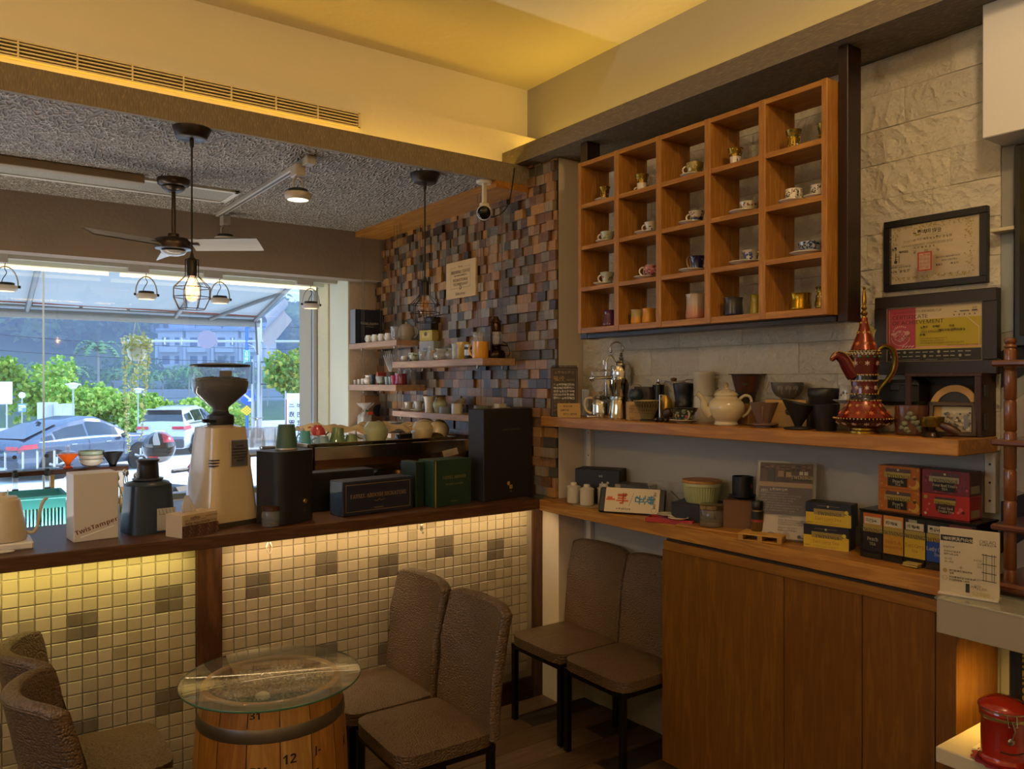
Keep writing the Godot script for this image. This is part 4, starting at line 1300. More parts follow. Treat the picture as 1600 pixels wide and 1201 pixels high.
func espresso_machine() -> void:
	var steel := mat("d4c2a6", 0.15, 1.0)
	var t := thing("espresso_machine", "long polished steel espresso machine with warm reflections behind the gift boxes", "espresso machine", V(2.06, 0.94, -4.2), 0.045)
	var hull := PV([-0.24, 0.06, 0.19, 0.06, 0.19, 0.1, 0.02, 0.2, 0.05, 0.24, 0.16, 0.27, 0.19, 0.3, 0.2, 0.345, 0.19, 0.41, -0.24, 0.41])
	var g := Geo.new().at(V(0, 0, 0), V(0, -PI / 2, 0))
	g.ext(hull, -0.52, 0.52)
	part(t, "hull", g, steel)
	part(t, "side_cheek", Geo.new().box(V(0.515, 0.27, 0.0), V(0.03, 0.33, 0.46), 0.012), mat("6e5a42", 0.1, 1.0))
	part(t, "side_cheek", Geo.new().box(V(-0.515, 0.27, 0.0), V(0.03, 0.33, 0.46), 0.012), mat("6e5a42", 0.1, 1.0))
	part(t, "cup_rail", Geo.new().box(V(0, 0.425, 0.205), V(1.06, 0.02, 0.012), 0.003).box(V(0.53, 0.425, 0), V(0.012, 0.02, 0.42), 0.003).box(V(-0.53, 0.425, 0), V(0.012, 0.02, 0.42), 0.003), mat("c9b79c", 0.08, 1.0))
	part(t, "indicator", Geo.new().ball(V(0.06, 0.265, 0.172), V(0.005, 0.005, 0.003), 8), glow("7cc4ff", 3.0))
	for x in [-0.25, 0.2]:
		part(t, "group_head", Geo.new().lathe(P2([0, 0.16, 0.04, 0.16, 0.042, 0.2, 0.03, 0.24, 0, 0.24]), 20, V(x, 0, 0.1)), steel)
	part(t, "note", Geo.new().at(V(0.36, 0.335, 0.2055), V(-0.25, 0, 0.15)).rect(-0.05, -0.015, 0.11, 0.04, "c9b99a").paint("9a6a50").txt(font(), "CALL 12", -0.03, 0.0, 0.01), ink())
	for x in [-0.45, 0.45]:
		for z in [-0.18, 0.14]:
			part(t, "foot", Geo.new().lathe(P2([0.0, 0.0, 0.02, 0.0, 0.022, 0.06, 0.0, 0.06]), 12, V(x, 0, z)), steel)
	# things on the cup rail
	var y := 1.352
	var z := -4.19
	var cap := mat("c3b48c", 0.15, 0.0, "coat")
	for e in [["cream rounded cup lying on the espresso machine, rightmost and tilted", 2.46, "egg", 0.062, 0.105, "d0c19a", 0.5], ["cream rounded cup upside down on the espresso machine, second from the right", 2.33, "egg", 0.068, 0.11, "cdbd94", 0.0], ["large pale green cup upside down on the espresso machine", 2.02, "egg", 0.075, 0.12, "a8b08c", 0.0], ["dark green cup upside down on the espresso machine", 1.79, "bell", 0.055, 0.09, "5f7a55", 0.12], ["small teal cup upside down on the espresso machine beside the window", 1.575, "glass", 0.034, 0.085, "3f8a8f", 0.0], ["blue grey cup upside down on the espresso machine before the cloth", 1.675, "bell", 0.05, 0.05, "6d8a98", 0.0], ["red cup on the espresso machine under the beige cloth", 1.67, "tea", 0.045, 0.055, "a8323a", 0.0], ["small green saucer cup upside down behind the dark green cup", 1.87, "bell", 0.05, 0.05, "73895f", 0.0]]:
		var red: bool = e[5] == "a8323a"
		var c := cup("glazed_cup", e[0], "cup", V(e[1], y, z + (0.08 if e[1] < 1.7 and not red else 0.02)), e[2], e[3], e[4], mat(e[5], 0.12, 0.0, "coat"), {"ang": PI * 0.8, "group": "cups warming on the espresso machine"})
		c.rotation = V(PI - e[6], 0, e[6])
		c.position.y = y + (e[4] if not red else e[4] + 0.055) - e[6] * 0.012
	solo("dark_dish", Geo.new().box(V(0, 0.025, 0), V(0.09, 0.05, 0.05), 0.006), mat("1b1a1c", 0.15, 0.0, "coat"), "small black square dish on the espresso machine between the round cups", "dish", V(2.17, y, -4.1))
	solo("towel", Geo.new().surf(func(u, v): return V(lerpf(1.60, 2.46, u), y + 0.06 + 0.052 * sin(v * PI) * (0.8 + 0.2 * sin(u * 15.0)) + 0.008 * sin(u * 37 + v * 9) + 0.005 * sin(u * 61 - v * 13), lerpf(-4.37, -4.16, v) + 0.02 * sin(u * 20)), 60, 14, 0, 1, 0, 1, Vector3.UP), mat("cbb68e", 0.85), "crumpled beige towel over the cups on the espresso machine", "towel")

# ================= hanging shelves on the wood block wall
func hung_shelf(label: String, y: float, z0: float, z1: float, thick: float, cables: Array) -> void:
	var t := thing("hanging_shelf", label, "shelf", V(2.5, y, 0), 0.0, "cable hung shelves")
	part(t, "board", Geo.new().box(V(0, -thick * 0.5, (z0 + z1) * 0.5), V(0.222, thick, z1 - z0), 0.002), wood("pale", 2, 0.45, "f0dcc6", 1.2))
	for c in cables:
		part(t, "cable", Geo.new().rod(V(c[0] - 2.5, c[2] - y if c.size() > 2 else -0.1, c[1]), V(c[0] - 2.5, 2.744 - y, c[1]), 0.0014, 6), mat("6e6a62", 0.5, 0.6))
		part(t, "clamp", Geo.new().rod(V(c[0] - 2.5, -thick - 0.018, c[1]), V(c[0] - 2.5, -thick, c[1]), 0.007, 10), mat("9a958c", 0.25, 0.9))

func build_block_shelves() -> void:
	hung_shelf("far upper wooden shelf hung on cables beside the window, with the navy box", 1.978, -5.37, -4.62, 0.037, [[2.415, -5.20], [2.59, -5.23], [2.415, -4.70], [2.59, -4.70]])
	hung_shelf("far middle wooden shelf hung on cables beside the window, with the wine red pot", 1.682, -5.37, -4.63, 0.041, [[2.43, -5.20, 1.36], [2.575, -5.23, 1.36], [2.43, -4.69, 1.36], [2.575, -4.69, 1.36]])
	hung_shelf("near wooden shelf hung on cables with yellow mugs and a lantern", 1.833, -4.68, -3.60, 0.04, [[2.405, -4.60], [2.575, -4.60], [2.405, -3.675], [2.575, -3.675]])
	hung_shelf("lower near wooden shelf hung on cables, half hidden by the tall black box", 1.512, -4.68, -3.56, 0.036, [[2.42, -4.61], [2.56, -4.61], [2.42, -3.665], [2.56, -3.665]])
	var wh := mat("d9d4c8", 0.2, 0.0, "coat")
	var clear := glass(0.13, "d8dde0")
	var y := 1.978
	# far upper shelf
	var g := Geo.new()
	g.paint("c8bfa8").txt(font("serif"), "Kilian Aroma", 0, 0.15, 0.016, 0.5).rect(-0.055, 0.142, 0.11, 0.0012).line(Vector2(-0.055, 0.145), Vector2(0.0, 0.136), 0.0015).line(Vector2(0.0, 0.136), Vector2(0.055, 0.145), 0.0015).txt(font(), "COFFEE ROASTERS", 0, 0.124, 0.006, 0.5).txt(font(), "TAIWAN", -0.04, 0.055, 0.005, 0.5)
	var nb := carton("navy_box", "navy box with white script standing on the far upper shelf", "box", V(2.50, y, -5.30), V(0.222, 0.248, 0.09), 0.0, mat("1a2134", 0.5), g)
	part(nb, "side_label", Geo.new().at(V(-0.1112, 0.124, 0), V(0, -PI / 2, 0)).rect(-0.042, -0.122, 0.084, 0.244, "7d848c"), ink())
	for i in 4:
		cup("espresso_cup", "small white handled cup on the far upper shelf, " + ["first from the navy box", "second from the navy box", "third from the navy box", "fourth, beside the tumbler"][i], "cup", V(2.425, y, -5.10 + i * 0.1), "mug", 0.025, 0.052, mat("d5d3cc", 0.25), {"ang": -PI / 2 - 0.5, "group": "white cups on the far upper shelf"})
	cup("tumbler", "clear straight tumbler on the far upper shelf", "glass", V(2.43, y, -4.70), "glass", 0.04, 0.09, clear)
	var hj := cup("beehive_jug", "ribbed pale grey lidded jug at the end of the far upper shelf", "jug", V(2.50, y, -4.69), "egg", 0.055, 0.10, mat("a9a194", 0.5), {"ang": 0.9})
	g = Geo.new()
	for i in 14:
		var s := 0.05 + i * 0.065
		var rr := _rad("egg", 0.055, s) + 0.0005
		var ring := []
		for k in 24:
			ring.append(V(cos(TAU * k / 24) * rr, s * 0.1, sin(TAU * k / 24) * rr))
		g.tube(ring, 0.0022, 5, true)
	part(hj, "ribs", g, mat("b6aea0", 0.5))
	part(hj, "lid", Geo.new().lathe(P2([0.04, 0.098, 0.03, 0.108, 0.008, 0.113, 0.008, 0.124, 0.0, 0.126]), 20), mat("a9a194", 0.5))
	# near shelf, back row then front row
	y = 1.833
	g = Geo.new()
	g.rect(-0.03, 0.06, 0.05, 0.03, "6d7f92").paint("d9dde0").txt(font(), "DRIP", -0.025, 0.07, 0.01).txt(font(), "KIT", -0.025, 0.03, 0.01)
	carton("blue_grey_box", "pale blue grey printed box against the blocks on the near shelf", "box", V(2.575, y, -4.50), V(0.13, 0.135, 0.075), -PI / 2 + 0.3, mat("a2abb2", 0.6), g)
	g = Geo.new()
	g.paint("6a5b2c").rect(-0.035, 0.02, 0.07, 0.03, "c9b878").disc(0.0, 0.045, 0.014, "5d5330")
	carton("yellow_box", "small yellow carton stacked on the blue grey box", "box", V(2.57, y + 0.1355, -4.50), V(0.115, 0.07, 0.075), -PI / 2 + 0.3, mat("b8a95a", 0.6), g)
	solo("dark_case", Geo.new().box(V(0, 0.04, 0), V(0.07, 0.08, 0.09), 0.004).box(V(0, 0.082, 0), V(0.074, 0.006, 0.094), 0.002), mat("1b1815", 0.4), "small dark case on top of the yellow carton behind the amber bulb", "case", V(2.575, y + 0.206, -4.48))
	cup("sake_cup", "tiny cream cup at the left end of the near shelf", "cup", V(2.44, y, -4.60), "bowl", 0.024, 0.038, wh, {"ang": -PI / 2 - 0.4, "ext": 0.012})
	cup("tea_bowl", "pale green bowl with brown sprigs on the near shelf", "bowl", V(2.44, y, -4.46), "bowl", 0.042, 0.054, mat("aab39c", 0.25), {"decor": [["4d4a34", "6b5a3a", "7b8060"], 26, 0.005, 0.55, 0.9]})
	cup("shot_glass", "clear short glass beside the sprigged bowl on the near shelf", "glass", V(2.43, y, -4.335), "glass", 0.03, 0.058, clear)
	solo("glass_vial", Geo.new().lathe(P2([0, 0, 0.013, 0.0, 0.014, 0.004, 0.014, 0.072, 0.011, 0.078, 0.011, 0.084]), 16).lathe(P2([0.0, 0.09, 0.012, 0.09, 0.012, 0.08]), 14), glass(0.3, "cfd8da"), "slim stoppered glass vial on the near shelf", "vial", V(2.425, y, -4.245))
	cup("glass_server", "round clear glass server with an amber grip on the near shelf", "glass jug", V(2.44, y, -4.13), "vase", 0.05, 0.07, glass(0.2, "d6d8d4"), {"ang": -PI / 2 - 0.5, "mh": mat("b88a3a", 0.3), "ext": 0.02})
	cup("glass_server", "second clear glass server at the right of the amber gripped one", "glass jug", V(2.47, y, -4.05), "vase", 0.042, 0.072, glass(0.2, "d6d8d4"))
	solo("grey_stopper_jar", Geo.new().lathe(P2([0, 0, 0.03, 0.0, 0.034, 0.006, 0.034, 0.07, 0.02, 0.084, 0.02, 0.105, 0.0, 0.107]), 20), mat("55524c", 0.4), "dark grey stoppered jar behind the glass servers", "jar", V(2.555, y, -4.20))
	solo("grey_stopper_jar", Geo.new().lathe(P2([0, 0, 0.03, 0.0, 0.034, 0.006, 0.034, 0.07, 0.02, 0.08, 0.02, 0.1, 0.0, 0.101]), 20), mat("6a5f55", 0.4), "brown grey stoppered jar behind the second glass server", "jar", V(2.555, y, -4.095))
	var ym := mat("d99a1e", 0.18, 0.0, "coat")
	cup("yellow_mug", "deep yellow mug behind the tall clear glass on the near shelf", "mug", V(2.505, y, -3.985), "mug", 0.043, 0.105, mat("c9a01c", 0.18, 0.0, "coat"), {"ang": -PI / 2 - 0.6, "thick": 0.005})
	cup("tall_glass", "tall narrow clear glass before the left yellow mug", "glass", V(2.415, y, -3.93), "glass", 0.021, 0.092, glass(0.3, "d6e2ea"))
	var dj := cup("coffee_jar", "dark filled glass jar with a pale label between the yellow mugs", "jar", V(2.46, y, -3.845), "mug", 0.03, 0.072, mat("25201c", 0.2), {"band": [["c9c7bd", 0.3, 0.75]]})
	part(dj, "lid", Geo.new().lathe(P2([0.031, 0.07, 0.031, 0.084, 0.0, 0.086]), 20), mat("8f9294", 0.3, 0.8))
	cup("yellow_mug", "bright yellow mug at the front of the near shelf before the lantern", "mug", V(2.44, y, -3.70), "mug", 0.047, 0.094, ym, {"ang": -PI / 2 - 0.5, "thick": 0.006, "y0": 0.15})
	cup("cognac_glass", "large round clear glass standing behind the yellow mugs", "glass", V(2.545, y, -3.86), "vase", 0.066, 0.16, glass(0.16, "e4e6e2"))
	lantern(V(2.525, y, -3.668))
	# lower near shelf
	y = 1.512
	var cr := mat("bdb7a4", 0.3, 0.0, "coat")
	saucer("cream saucer at the left end of the lower near shelf", V(2.455, y, -4.575), 0.05, cr)
	cup("coffee_cup", "cream cup on its saucer at the left end of the lower near shelf", "cup", V(2.455, y + 0.006, -4.575), "flare", 0.03, 0.052, cr, {"ang": 0.3})
	saucer("cream saucer under the pale blue cup on the lower near shelf", V(2.44, y, -4.435), 0.046, cr)
	cup("coffee_cup", "pale blue white cup with its handle to the left on the lower near shelf", "cup", V(2.44, y + 0.006, -4.415), "flare", 0.032, 0.06, mat("aab0b0", 0.25), {"ang": -PI / 2 - 0.4})
	cup("tall_beaker", "tall cream ceramic beaker on the lower near shelf", "beaker", V(2.435, y, -4.265), "flare", 0.04, 0.10, cr)
	cup("green_vase", "green brown glazed vase with a dark rim on the lower near shelf", "vase", V(2.44, y, -4.145), "vase", 0.044, 0.108, cr, {"grad": ["9da383", 0.5, "6d5636", 0.85], "band": [["463f36", 0.95, 1.0]]})
	cup("grey_bowl", "low grey bowl before the vase on the lower near shelf", "bowl", V(2.425, y, -4.045), "mug", 0.042, 0.04, mat("6f757a", 0.35))
	cup("cream_tumbler", "cream handleless tumbler in the middle of the lower near shelf", "cup", V(2.425, y, -3.925), "mug", 0.033, 0.062, cr)
	cup("dark_cup", "dark glazed cup behind the cream tumbler on the lower near shelf", "cup", V(2.50, y, -3.86), "tea", 0.034, 0.05, mat("2a2826", 0.3), {"ang": 0.6})
	cup("dark_cup", "dark grey low cup left of the bowl on the saucer", "cup", V(2.47, y, -3.775), "mug", 0.026, 0.042, mat("3b3833", 0.3))
	saucer("wide pale saucer under the olive bowl by the tall black box", V(2.45, y, -3.69), 0.078, cr)
	cup("olive_bowl", "olive grey bowl on the wide saucer of the lower near shelf", "bowl", V(2.45, y + 0.008, -3.69), "bowl", 0.05, 0.046, mat("6b6a58", 0.3))
	carton("cream_box", "small upright cream box at the right end of the lower near shelf", "box", V(2.50, y, -3.59), V(0.05, 0.068, 0.05), -PI / 2, mat("b7a98c", 0.6))
	cup("small_pot", "cream pot with a gold knob behind the olive bowl", "pot", V(2.565, y, -3.66), "tea", 0.045, 0.05, cr, {"decor": [["b88c2c"], 8, 0.006, 0.8, 0.98]})
	for i in 3:
		solo("spice_jar", Geo.new().lathe(P2([0, 0, 0.022, 0, 0.023, 0.004, 0.023, 0.062, 0.018, 0.068, 0.02, 0.07, 0.02, 0.09, 0, 0.09]), 16), mat(["9d9a90", "a39f95", "989488"][i], 0.3), "grey lidded jar in the back row of the lower near shelf, " + ["left of three", "middle of three", "right of three"][i], "jar", V(2.57, y, -4.58 + i * 0.075), 0.0, "jars at the back of the lower near shelf")
	cup("stone_bowl", "brown and cream speckled bowl lying tipped behind the cream tumbler", "bowl", V(2.555, y + 0.03, -4.07), "bowl", 0.04, 0.05, mat("9d927a", 0.4), {"decor": [["4d4234"], 14, 0.006, 0.3, 0.9]}).rotation.z = 0.5
	# far middle shelf
	y = 1.682
	for i in 3:
		cup("toy_cup", "tiny white cup on the far middle shelf, " + ["smallest, at the window end", "second from the window end", "third from the window end"][i], "cup", V(2.425, y, -5.33 + i * 0.07), "mug", 0.015 + i * 0.003, 0.033 + i * 0.005, mat("c9c7be", 0.3), {"group": "tiny cups at the window end"})
	cup("milk_jug", "small cream milk jug on the far middle shelf", "jug", V(2.43, y, -5.125), "vase", 0.034, 0.066, wh)
	cup("dark_tumbler", "slim dark blue tumbler beside the cream milk jug", "cup", V(2.43, y, -5.055), "glass", 0.018, 0.072, mat("2f3944", 0.3))
	carton("red_book", "coral red booklet standing on the far middle shelf", "book", V(2.47, y, -5.0), V(0.075, 0.088, 0.02), 0.1, mat("a84a44", 0.6))
	cup("grey_bowl", "grey bowl with sprigs before the red booklet", "bowl", V(2.425, y, -4.905), "bowl", 0.042, 0.058, mat("8a9088", 0.3), {"decor": [["4b5248"], 12, 0.005, 0.5, 0.9]})
	for i in 2:
		cup("blue_beaker", "small pale blue beaker on the far middle shelf, " + ["left of two", "right of two"][i], "beaker", V(2.42, y, -4.815 + i * 0.055), "glass", 0.017, 0.054, mat("8fa0a6", 0.25), {"group": "pale blue beakers"})
	cup("pink_beaker", "pink red beaker beside the blue beakers", "beaker", V(2.42, y, -4.715), "glass", 0.021, 0.062, mat("b0405c", 0.25))
	cup("wine_red_pot", "wine red ceramic pot at the end of the far middle shelf", "pot", V(2.45, y, -4.672), "drum", 0.042, 0.075, mat("7c2038", 0.2, 0.0, "coat"), {"band": [["9a8a7a", 0.97, 1.0]]})
	var fan := Geo.new()
	for i in 9:
		var a := lerpf(-0.5, 0.45, i / 8.0)
		fan.box(V(sin(a) * 0.075, 0.02 + cos(a) * 0.075, 0.0), V(0.008, 0.13, 0.006))
		fan.xf = Transform3D.IDENTITY
	var wk := thing("steel_whisk", "steel milk whisk and frothing rods standing in a holder on the far middle shelf", "whisk", V(2.515, y + 0.085, -4.95), -0.7)
	for i in 8:
		var a := lerpf(-0.42, 0.40, i / 7.0)
		part(wk, "wire", Geo.new().rod(V(sin(a) * 0.015, 0.0, 0), V(sin(a) * 0.12, cos(a) * 0.13, 0), 0.004, 6), mat("9a9c9c", 0.2, 0.8))
	part(wk, "holder", Geo.new().lathe(P2([0, -0.085, 0.03, -0.085, 0.03, 0.004, 0.026, 0.004, 0.026, -0.08]), 16), mat("6a6558", 0.4))
	for i in 4:
		cup("hanging_glass", "slim clear glass at the blocks end of the far middle shelf, row place %s" % ["one", "two", "three", "four"][i], "glass", V(2.52 + 0.02 * (i % 2), y, -4.82 + i * 0.05), "glass", 0.02, 0.1, glass(0.3, "b9b4ac"), {"group": "slim glasses by the blocks"})
	# stacked plates and a bag on the worktop below the far shelves
	var rk := thing("plate_shelf", "low wooden shelf beside the window carrying plates and a gift bag", "shelf", V(2.5, 1.36, -5.03))
	part(rk, "board", Geo.new().box(V(0, -0.015, 0), V(0.24, 0.03, 0.7), 0.002), wood("pale", 2, 0.5))
	for i in 5:
		solo("plate", Geo.new().lathe(P2([0, 0, 0.05, 0, 0.055, 0.003, 0.085, 0.012, 0.085, 0.015, 0.055, 0.007, 0, 0.006]), 30), mat(["b9b7ac", "c4c2b8", "aeb0a8", "c2bfb4", "b5b3a8"][i], 0.25), "grey white plate in the stack of five below the far shelves, %s from below" % ["first", "second", "third", "fourth", "fifth"][i], "plate", V(2.47, 1.375 + i * 0.014 - 0.014, -4.80), 0.0, "stack of grey white plates")
	for i in 3:
		solo("plate", Geo.new().lathe(P2([0, 0, 0.04, 0, 0.044, 0.003, 0.06, 0.009, 0.06, 0.012, 0.044, 0.006, 0, 0.005]), 30), mat(["5f7f80", "7f9494", "6d8a8a"][i], 0.25), "small blue grey plate in the low stack left of the white plates, %s from below" % ["first", "second", "third"][i], "plate", V(2.45, 1.361 + i * 0.012, -4.98), 0.0, "low stack of blue grey plates")
	var bag := thing("gift_bag", "clear cellophane gift bag with an orange print tied at the neck beside the window", "gift bag", V(2.45, 1.36, -5.22), 0.3)
	part(bag, "film", Geo.new().surf(func(u, v): return V(cos(u * TAU) * (0.055 - 0.035 * smoothstep(0.5, 0.72, v) + 0.05 * smoothstep(0.74, 1.0, v)) + 0.006 * sin(u * 30), v * 0.19, sin(u * TAU) * (0.04 - 0.025 * smoothstep(0.5, 0.72, v) + 0.04 * smoothstep(0.74, 1.0, v)) + 0.006 * cos(u * 25 + v * 5)), 30, 14), glass(0.35, "dde4e6"))
	part(bag, "contents", Geo.new().ball(V(0, 0.05, 0), V(0.042, 0.048, 0.03), 14), mat("b9bdb8", 0.6))
	part(bag, "print", Geo.new().box(V(0.01, 0.115, 0.04), V(0.05, 0.022, 0.004), 0.001), mat("d8603a", 0.5))
	part(bag, "tie", Geo.new().lathe(P2([0.02, 0.125, 0.024, 0.132, 0.02, 0.14]), 14), mat("4a5a3c", 0.5))
	carton("brown_box", "brown card box with a dark round seal behind the gift bag", "box", V(2.56, 1.36, -5.33), V(0.16, 0.24, 0.07), 0.0, mat("7d5a3a", 0.7), Geo.new().disc(0.03, 0.13, 0.045, "1d2436"))

func lantern(p: Vector3) -> void:
	var t := thing("storm_lantern", "dark bronze storm lantern with a glass chimney at the end of the near shelf", "lantern", p, 0.4)
	var br := mat("3a2c22", 0.25, 0.85)
	part(t, "tank", Geo.new().lathe(P2([0, 0, 0.05, 0, 0.054, 0.006, 0.054, 0.03, 0.045, 0.045, 0.022, 0.052, 0.024, 0.068, 0.034, 0.072, 0.034, 0.08, 0.0, 0.08]), 28), br)
	part(t, "globe", Geo.new().lathe(P2([0.026, 0.08, 0.036, 0.1, 0.038, 0.12, 0.03, 0.148, 0.024, 0.156]), 24), glass(0.22, "e2ddd2"))
	part(t, "chimney", Geo.new().lathe(P2([0.03, 0.154, 0.034, 0.158, 0.026, 0.17, 0.026, 0.2, 0.034, 0.205, 0.03, 0.214, 0.016, 0.228, 0.014, 0.238, 0, 0.24]), 24), mat("5a4434", 0.22, 0.85))
	var g := Geo.new()
	for s in [-1, 1]:
		g.tube(smooth(P3([s * 0.046, 0.03, 0, s * 0.05, 0.09, 0, s * 0.05, 0.15, 0, s * 0.04, 0.195, 0, s * 0.02, 0.205, 0])), 0.006, 8)
	part(t, "side_tube", g, br)
	g = Geo.new()
	for k in 4:
		var a := TAU * k / 4 + 0.4
		g.tube(P3([cos(a) * 0.03, 0.08, sin(a) * 0.03, cos(a) * 0.042, 0.118, sin(a) * 0.042, cos(a) * 0.028, 0.156, sin(a) * 0.028]), 0.0016, 5)
	part(t, "guard", g, br)
	part(t, "bail", Geo.new().tube(smooth(P3([0.05, 0.1, 0.01, 0.075, 0.08, 0.03, 0.07, 0.03, 0.05, 0.02, 0.012, 0.062])), 0.002, 5), br)
	part(t, "wick_knob", Geo.new().rod(V(0.02, 0.075, 0.02), V(0.05, 0.075, 0.045), 0.004, 8), br)

# ================= cup cubby on the right wall
const COLZ := [-2.926, -2.671, -2.407, -2.138, -1.8755, -1.612]
const ROWY := [2.545, 2.361, 2.160, 1.962]

func build_cubby() -> void:
	var x0 := 2.50
	var x1 := 2.685
	var xm := (x0 + x1) * 0.5
	var t := thing("cup_cubby", "orange brown wooden cubby of twenty cells hung under the soffit with cups", "shelf", V(0, 0, 0))
	var wv := wood("oak", 1, 0.42, "fff2d6", 1.2)
	var wh := wood("oak", 2, 0.42, "fff2d6", 1.2)
	for i in 6:
		var w := 0.022 if i in [0, 5] else 0.03
		var z: float = COLZ[i] + 0.011 if i == 0 else (COLZ[i] + 0.011 if i == 5 else COLZ[i] + 0.0145)
		part(t, "upright", Geo.new().box(V(xm, 2.351, z), V(x1 - x0, 0.828, w), 0.0012), wv)
	for y in [2.755, 2.56, 2.3595, 2.1585]:
		part(t, "board", Geo.new().box(V(xm + 0.0015, y - 0.0095 if y < 2.7 else y, -2.258), V(x1 - x0 - 0.004, 0.02, 1.31), 0.001), wh)
	part(t, "board", Geo.new().box(V(xm + 0.0015, 1.9495, -2.258), V(x1 - x0 - 0.004, 0.025, 1.31), 0.001), wh)
	var dk := wood("dark", 1, 0.35, "d8b090", 1.0)
	var dr := wood("dark", 2, 0.35, "e0d0c4", 1.0)
	var f := thing("cubby_frame", "dark stained wooden posts and rail carrying the cup cubby from the soffit", "frame", V(0, 0, 0))
	part(f, "post", Geo.new().box(V(2.605, 2.40, -1.5685), V(0.085, 0.975, 0.037), 0.002), dk)
	part(f, "post", Geo.new().box(V(2.605, 2.40, -2.955), V(0.085, 0.975, 0.052), 0.002), dk)
	part(f, "rail", Geo.new().box(V(2.605, 1.9255, -2.262), V(0.085, 0.022, 1.335), 0.002), dr)
	# what stands in the cells, row by row from the top left
	var gold := mat("8f7426", 0.22, 0.75)
	var white := mat("cfc9bb", 0.2, 0.0, "coat")
	var clear := glass(0.2, "cdd3d2")
	var L := -PI / 2 - 0.55
	var R := PI / 2 + 0.55
	var y: float = 2.5605
	saucer("white saucer under the gold green beaker, top row first cell of the cubby", V(2.565, y, -2.812), 0.044, white)
	cup("gilt_beaker", "gold green flared beaker with a low handle in the top row first cell", "cup", V(2.565, y + 0.006, -2.805), "flare", 0.027, 0.068, gold, {"ang": L, "y0": 0.02, "y1": 0.3, "ext": 0.014, "mh": white, "thick": 0.003, "decor": [["3f4a22", "c9a83a", "2f3a20"], 60, 0.003, 0.1, 0.95]})
	saucer("white saucer at the back of the top row first cell", V(2.64, y, -2.78), 0.034, white)
	cup("gilt_pitcher", "cream mug with a gold patterned top in the top row second cell", "cup", V(2.56, y, -2.551), "flare", 0.031, 0.078, white, {"ang": L, "y0": 0.03, "y1": 0.3, "ext": 0.013, "thick": 0.003, "band": [["8f7426", 0.5, 1.0, gold]], "decor": [["5a4a1c", "d9b858"], 40, 0.003, 0.55, 0.95]})
	cup("tea_glass", "small clear glass beside the gold topped mug in the top row second cell", "glass", V(2.63, y, -2.545), "glass", 0.024, 0.085, clear)
	saucer("white saucer under the gold netted teacup in the top row third cell", V(2.565, y, -2.258), 0.052, white)
	cup("gilt_teacup", "round teacup covered in gold netting in the top row third cell", "cup", V(2.565, y + 0.006, -2.245), "tea", 0.037, 0.056, mat("a8985c", 0.25, 0.4), {"ang": L, "mh": white, "ext": 0.02, "decor": [["5f5426", "d8c070"], 50, 0.003, 0.3, 0.95]})
	cup("gilt_pitcher", "cream pitcher with a gold collar and right hand handle in the top row fourth cell", "cup", V(2.565, y, -2.035), "flare", 0.03, 0.072, white, {"ang": R, "y0": 0.1, "y1": 0.4, "ext": 0.018, "thick": 0.003, "band": [["8f7426", 0.55, 1.0, gold]], "decor": [["5a4a1c", "d9b858"], 40, 0.003, 0.6, 0.95]})
	cup("tea_glass", "small clear ribbed glass in the top row fourth cell", "glass", V(2.62, y, -1.985), "glass", 0.025, 0.08, clear, {"seg": 12})
	cup("gilt_beaker", "gold and dark green waisted beaker in the top row last cell", "cup", V(2.56, y, -1.765), "flare", 0.029, 0.074, gold, {"ang": R, "y0": 0.03, "y1": 0.25, "ext": 0.014, "mh": white, "thick": 0.003, "decor": [["2c3a1e", "3a4a26", "e0b840"], 70, 0.0035, 0.1, 0.95]})
	cup("gilt_beaker", "gold and blue green beaker half hidden at the right of the top row last cell", "cup", V(2.60, y, -1.662), "flare", 0.028, 0.08, gold, {"decor": [["1f4a4a", "3a4a26", "e0b840"], 70, 0.0035, 0.1, 0.95]})
	y = 2.3605
	saucer("white saucer in the second row first cell", V(2.56, y, -2.798), 0.046, white)
	cup("floral_teacup", "pale green teacup with small flowers in the second row first cell", "cup", V(2.565, y + 0.006, -2.785), "tea", 0.035, 0.05, mat("b3bda5", 0.2, 0.0, "coat"), {"ang": L, "mh": white, "ext": 0.018, "decor": [["a0584a", "6b7a4a", "b8863c"], 26, 0.004, 0.35, 0.9]})
	saucer("white saucer in the second row second cell", V(2.56, y, -2.53), 0.05, white)
	cup("floral_teacup", "white fluted cup with blue flowers in the second row second cell", "cup", V(2.57, y + 0.006, -2.505), "flare", 0.031, 0.05, white, {"ang": L, "seg": 14, "ext": 0.018, "decor": [["3f4f8a", "5a6aa8"], 18, 0.005, 0.3, 0.8]})
	saucer("white saucer in the second row third cell", V(2.56, y, -2.262), 0.054, white)
	cup("floral_teacup", "white cup with a cobalt foot and gilt sprays in the second row third cell", "cup", V(2.57, y + 0.006, -2.238), "bell", 0.036, 0.052, white, {"ang": L, "ext": 0.02, "band": [["1c2358", 0.05, 0.5]], "decor": [["b8923a", "8a6a2a", "2a3468"], 30, 0.004, 0.4, 0.95]})
	saucer("wide white saucer in the second row fourth cell", V(2.565, y, -1.995), 0.058, white)
	cup("floral_teacup", "low white cup with rust red flowers in the second row fourth cell", "cup", V(2.58, y + 0.006, -1.978), "tea", 0.04, 0.044, white, {"decor": [["a8683a", "8a4a34", "6b7a4a"], 20, 0.005, 0.4, 0.85]})
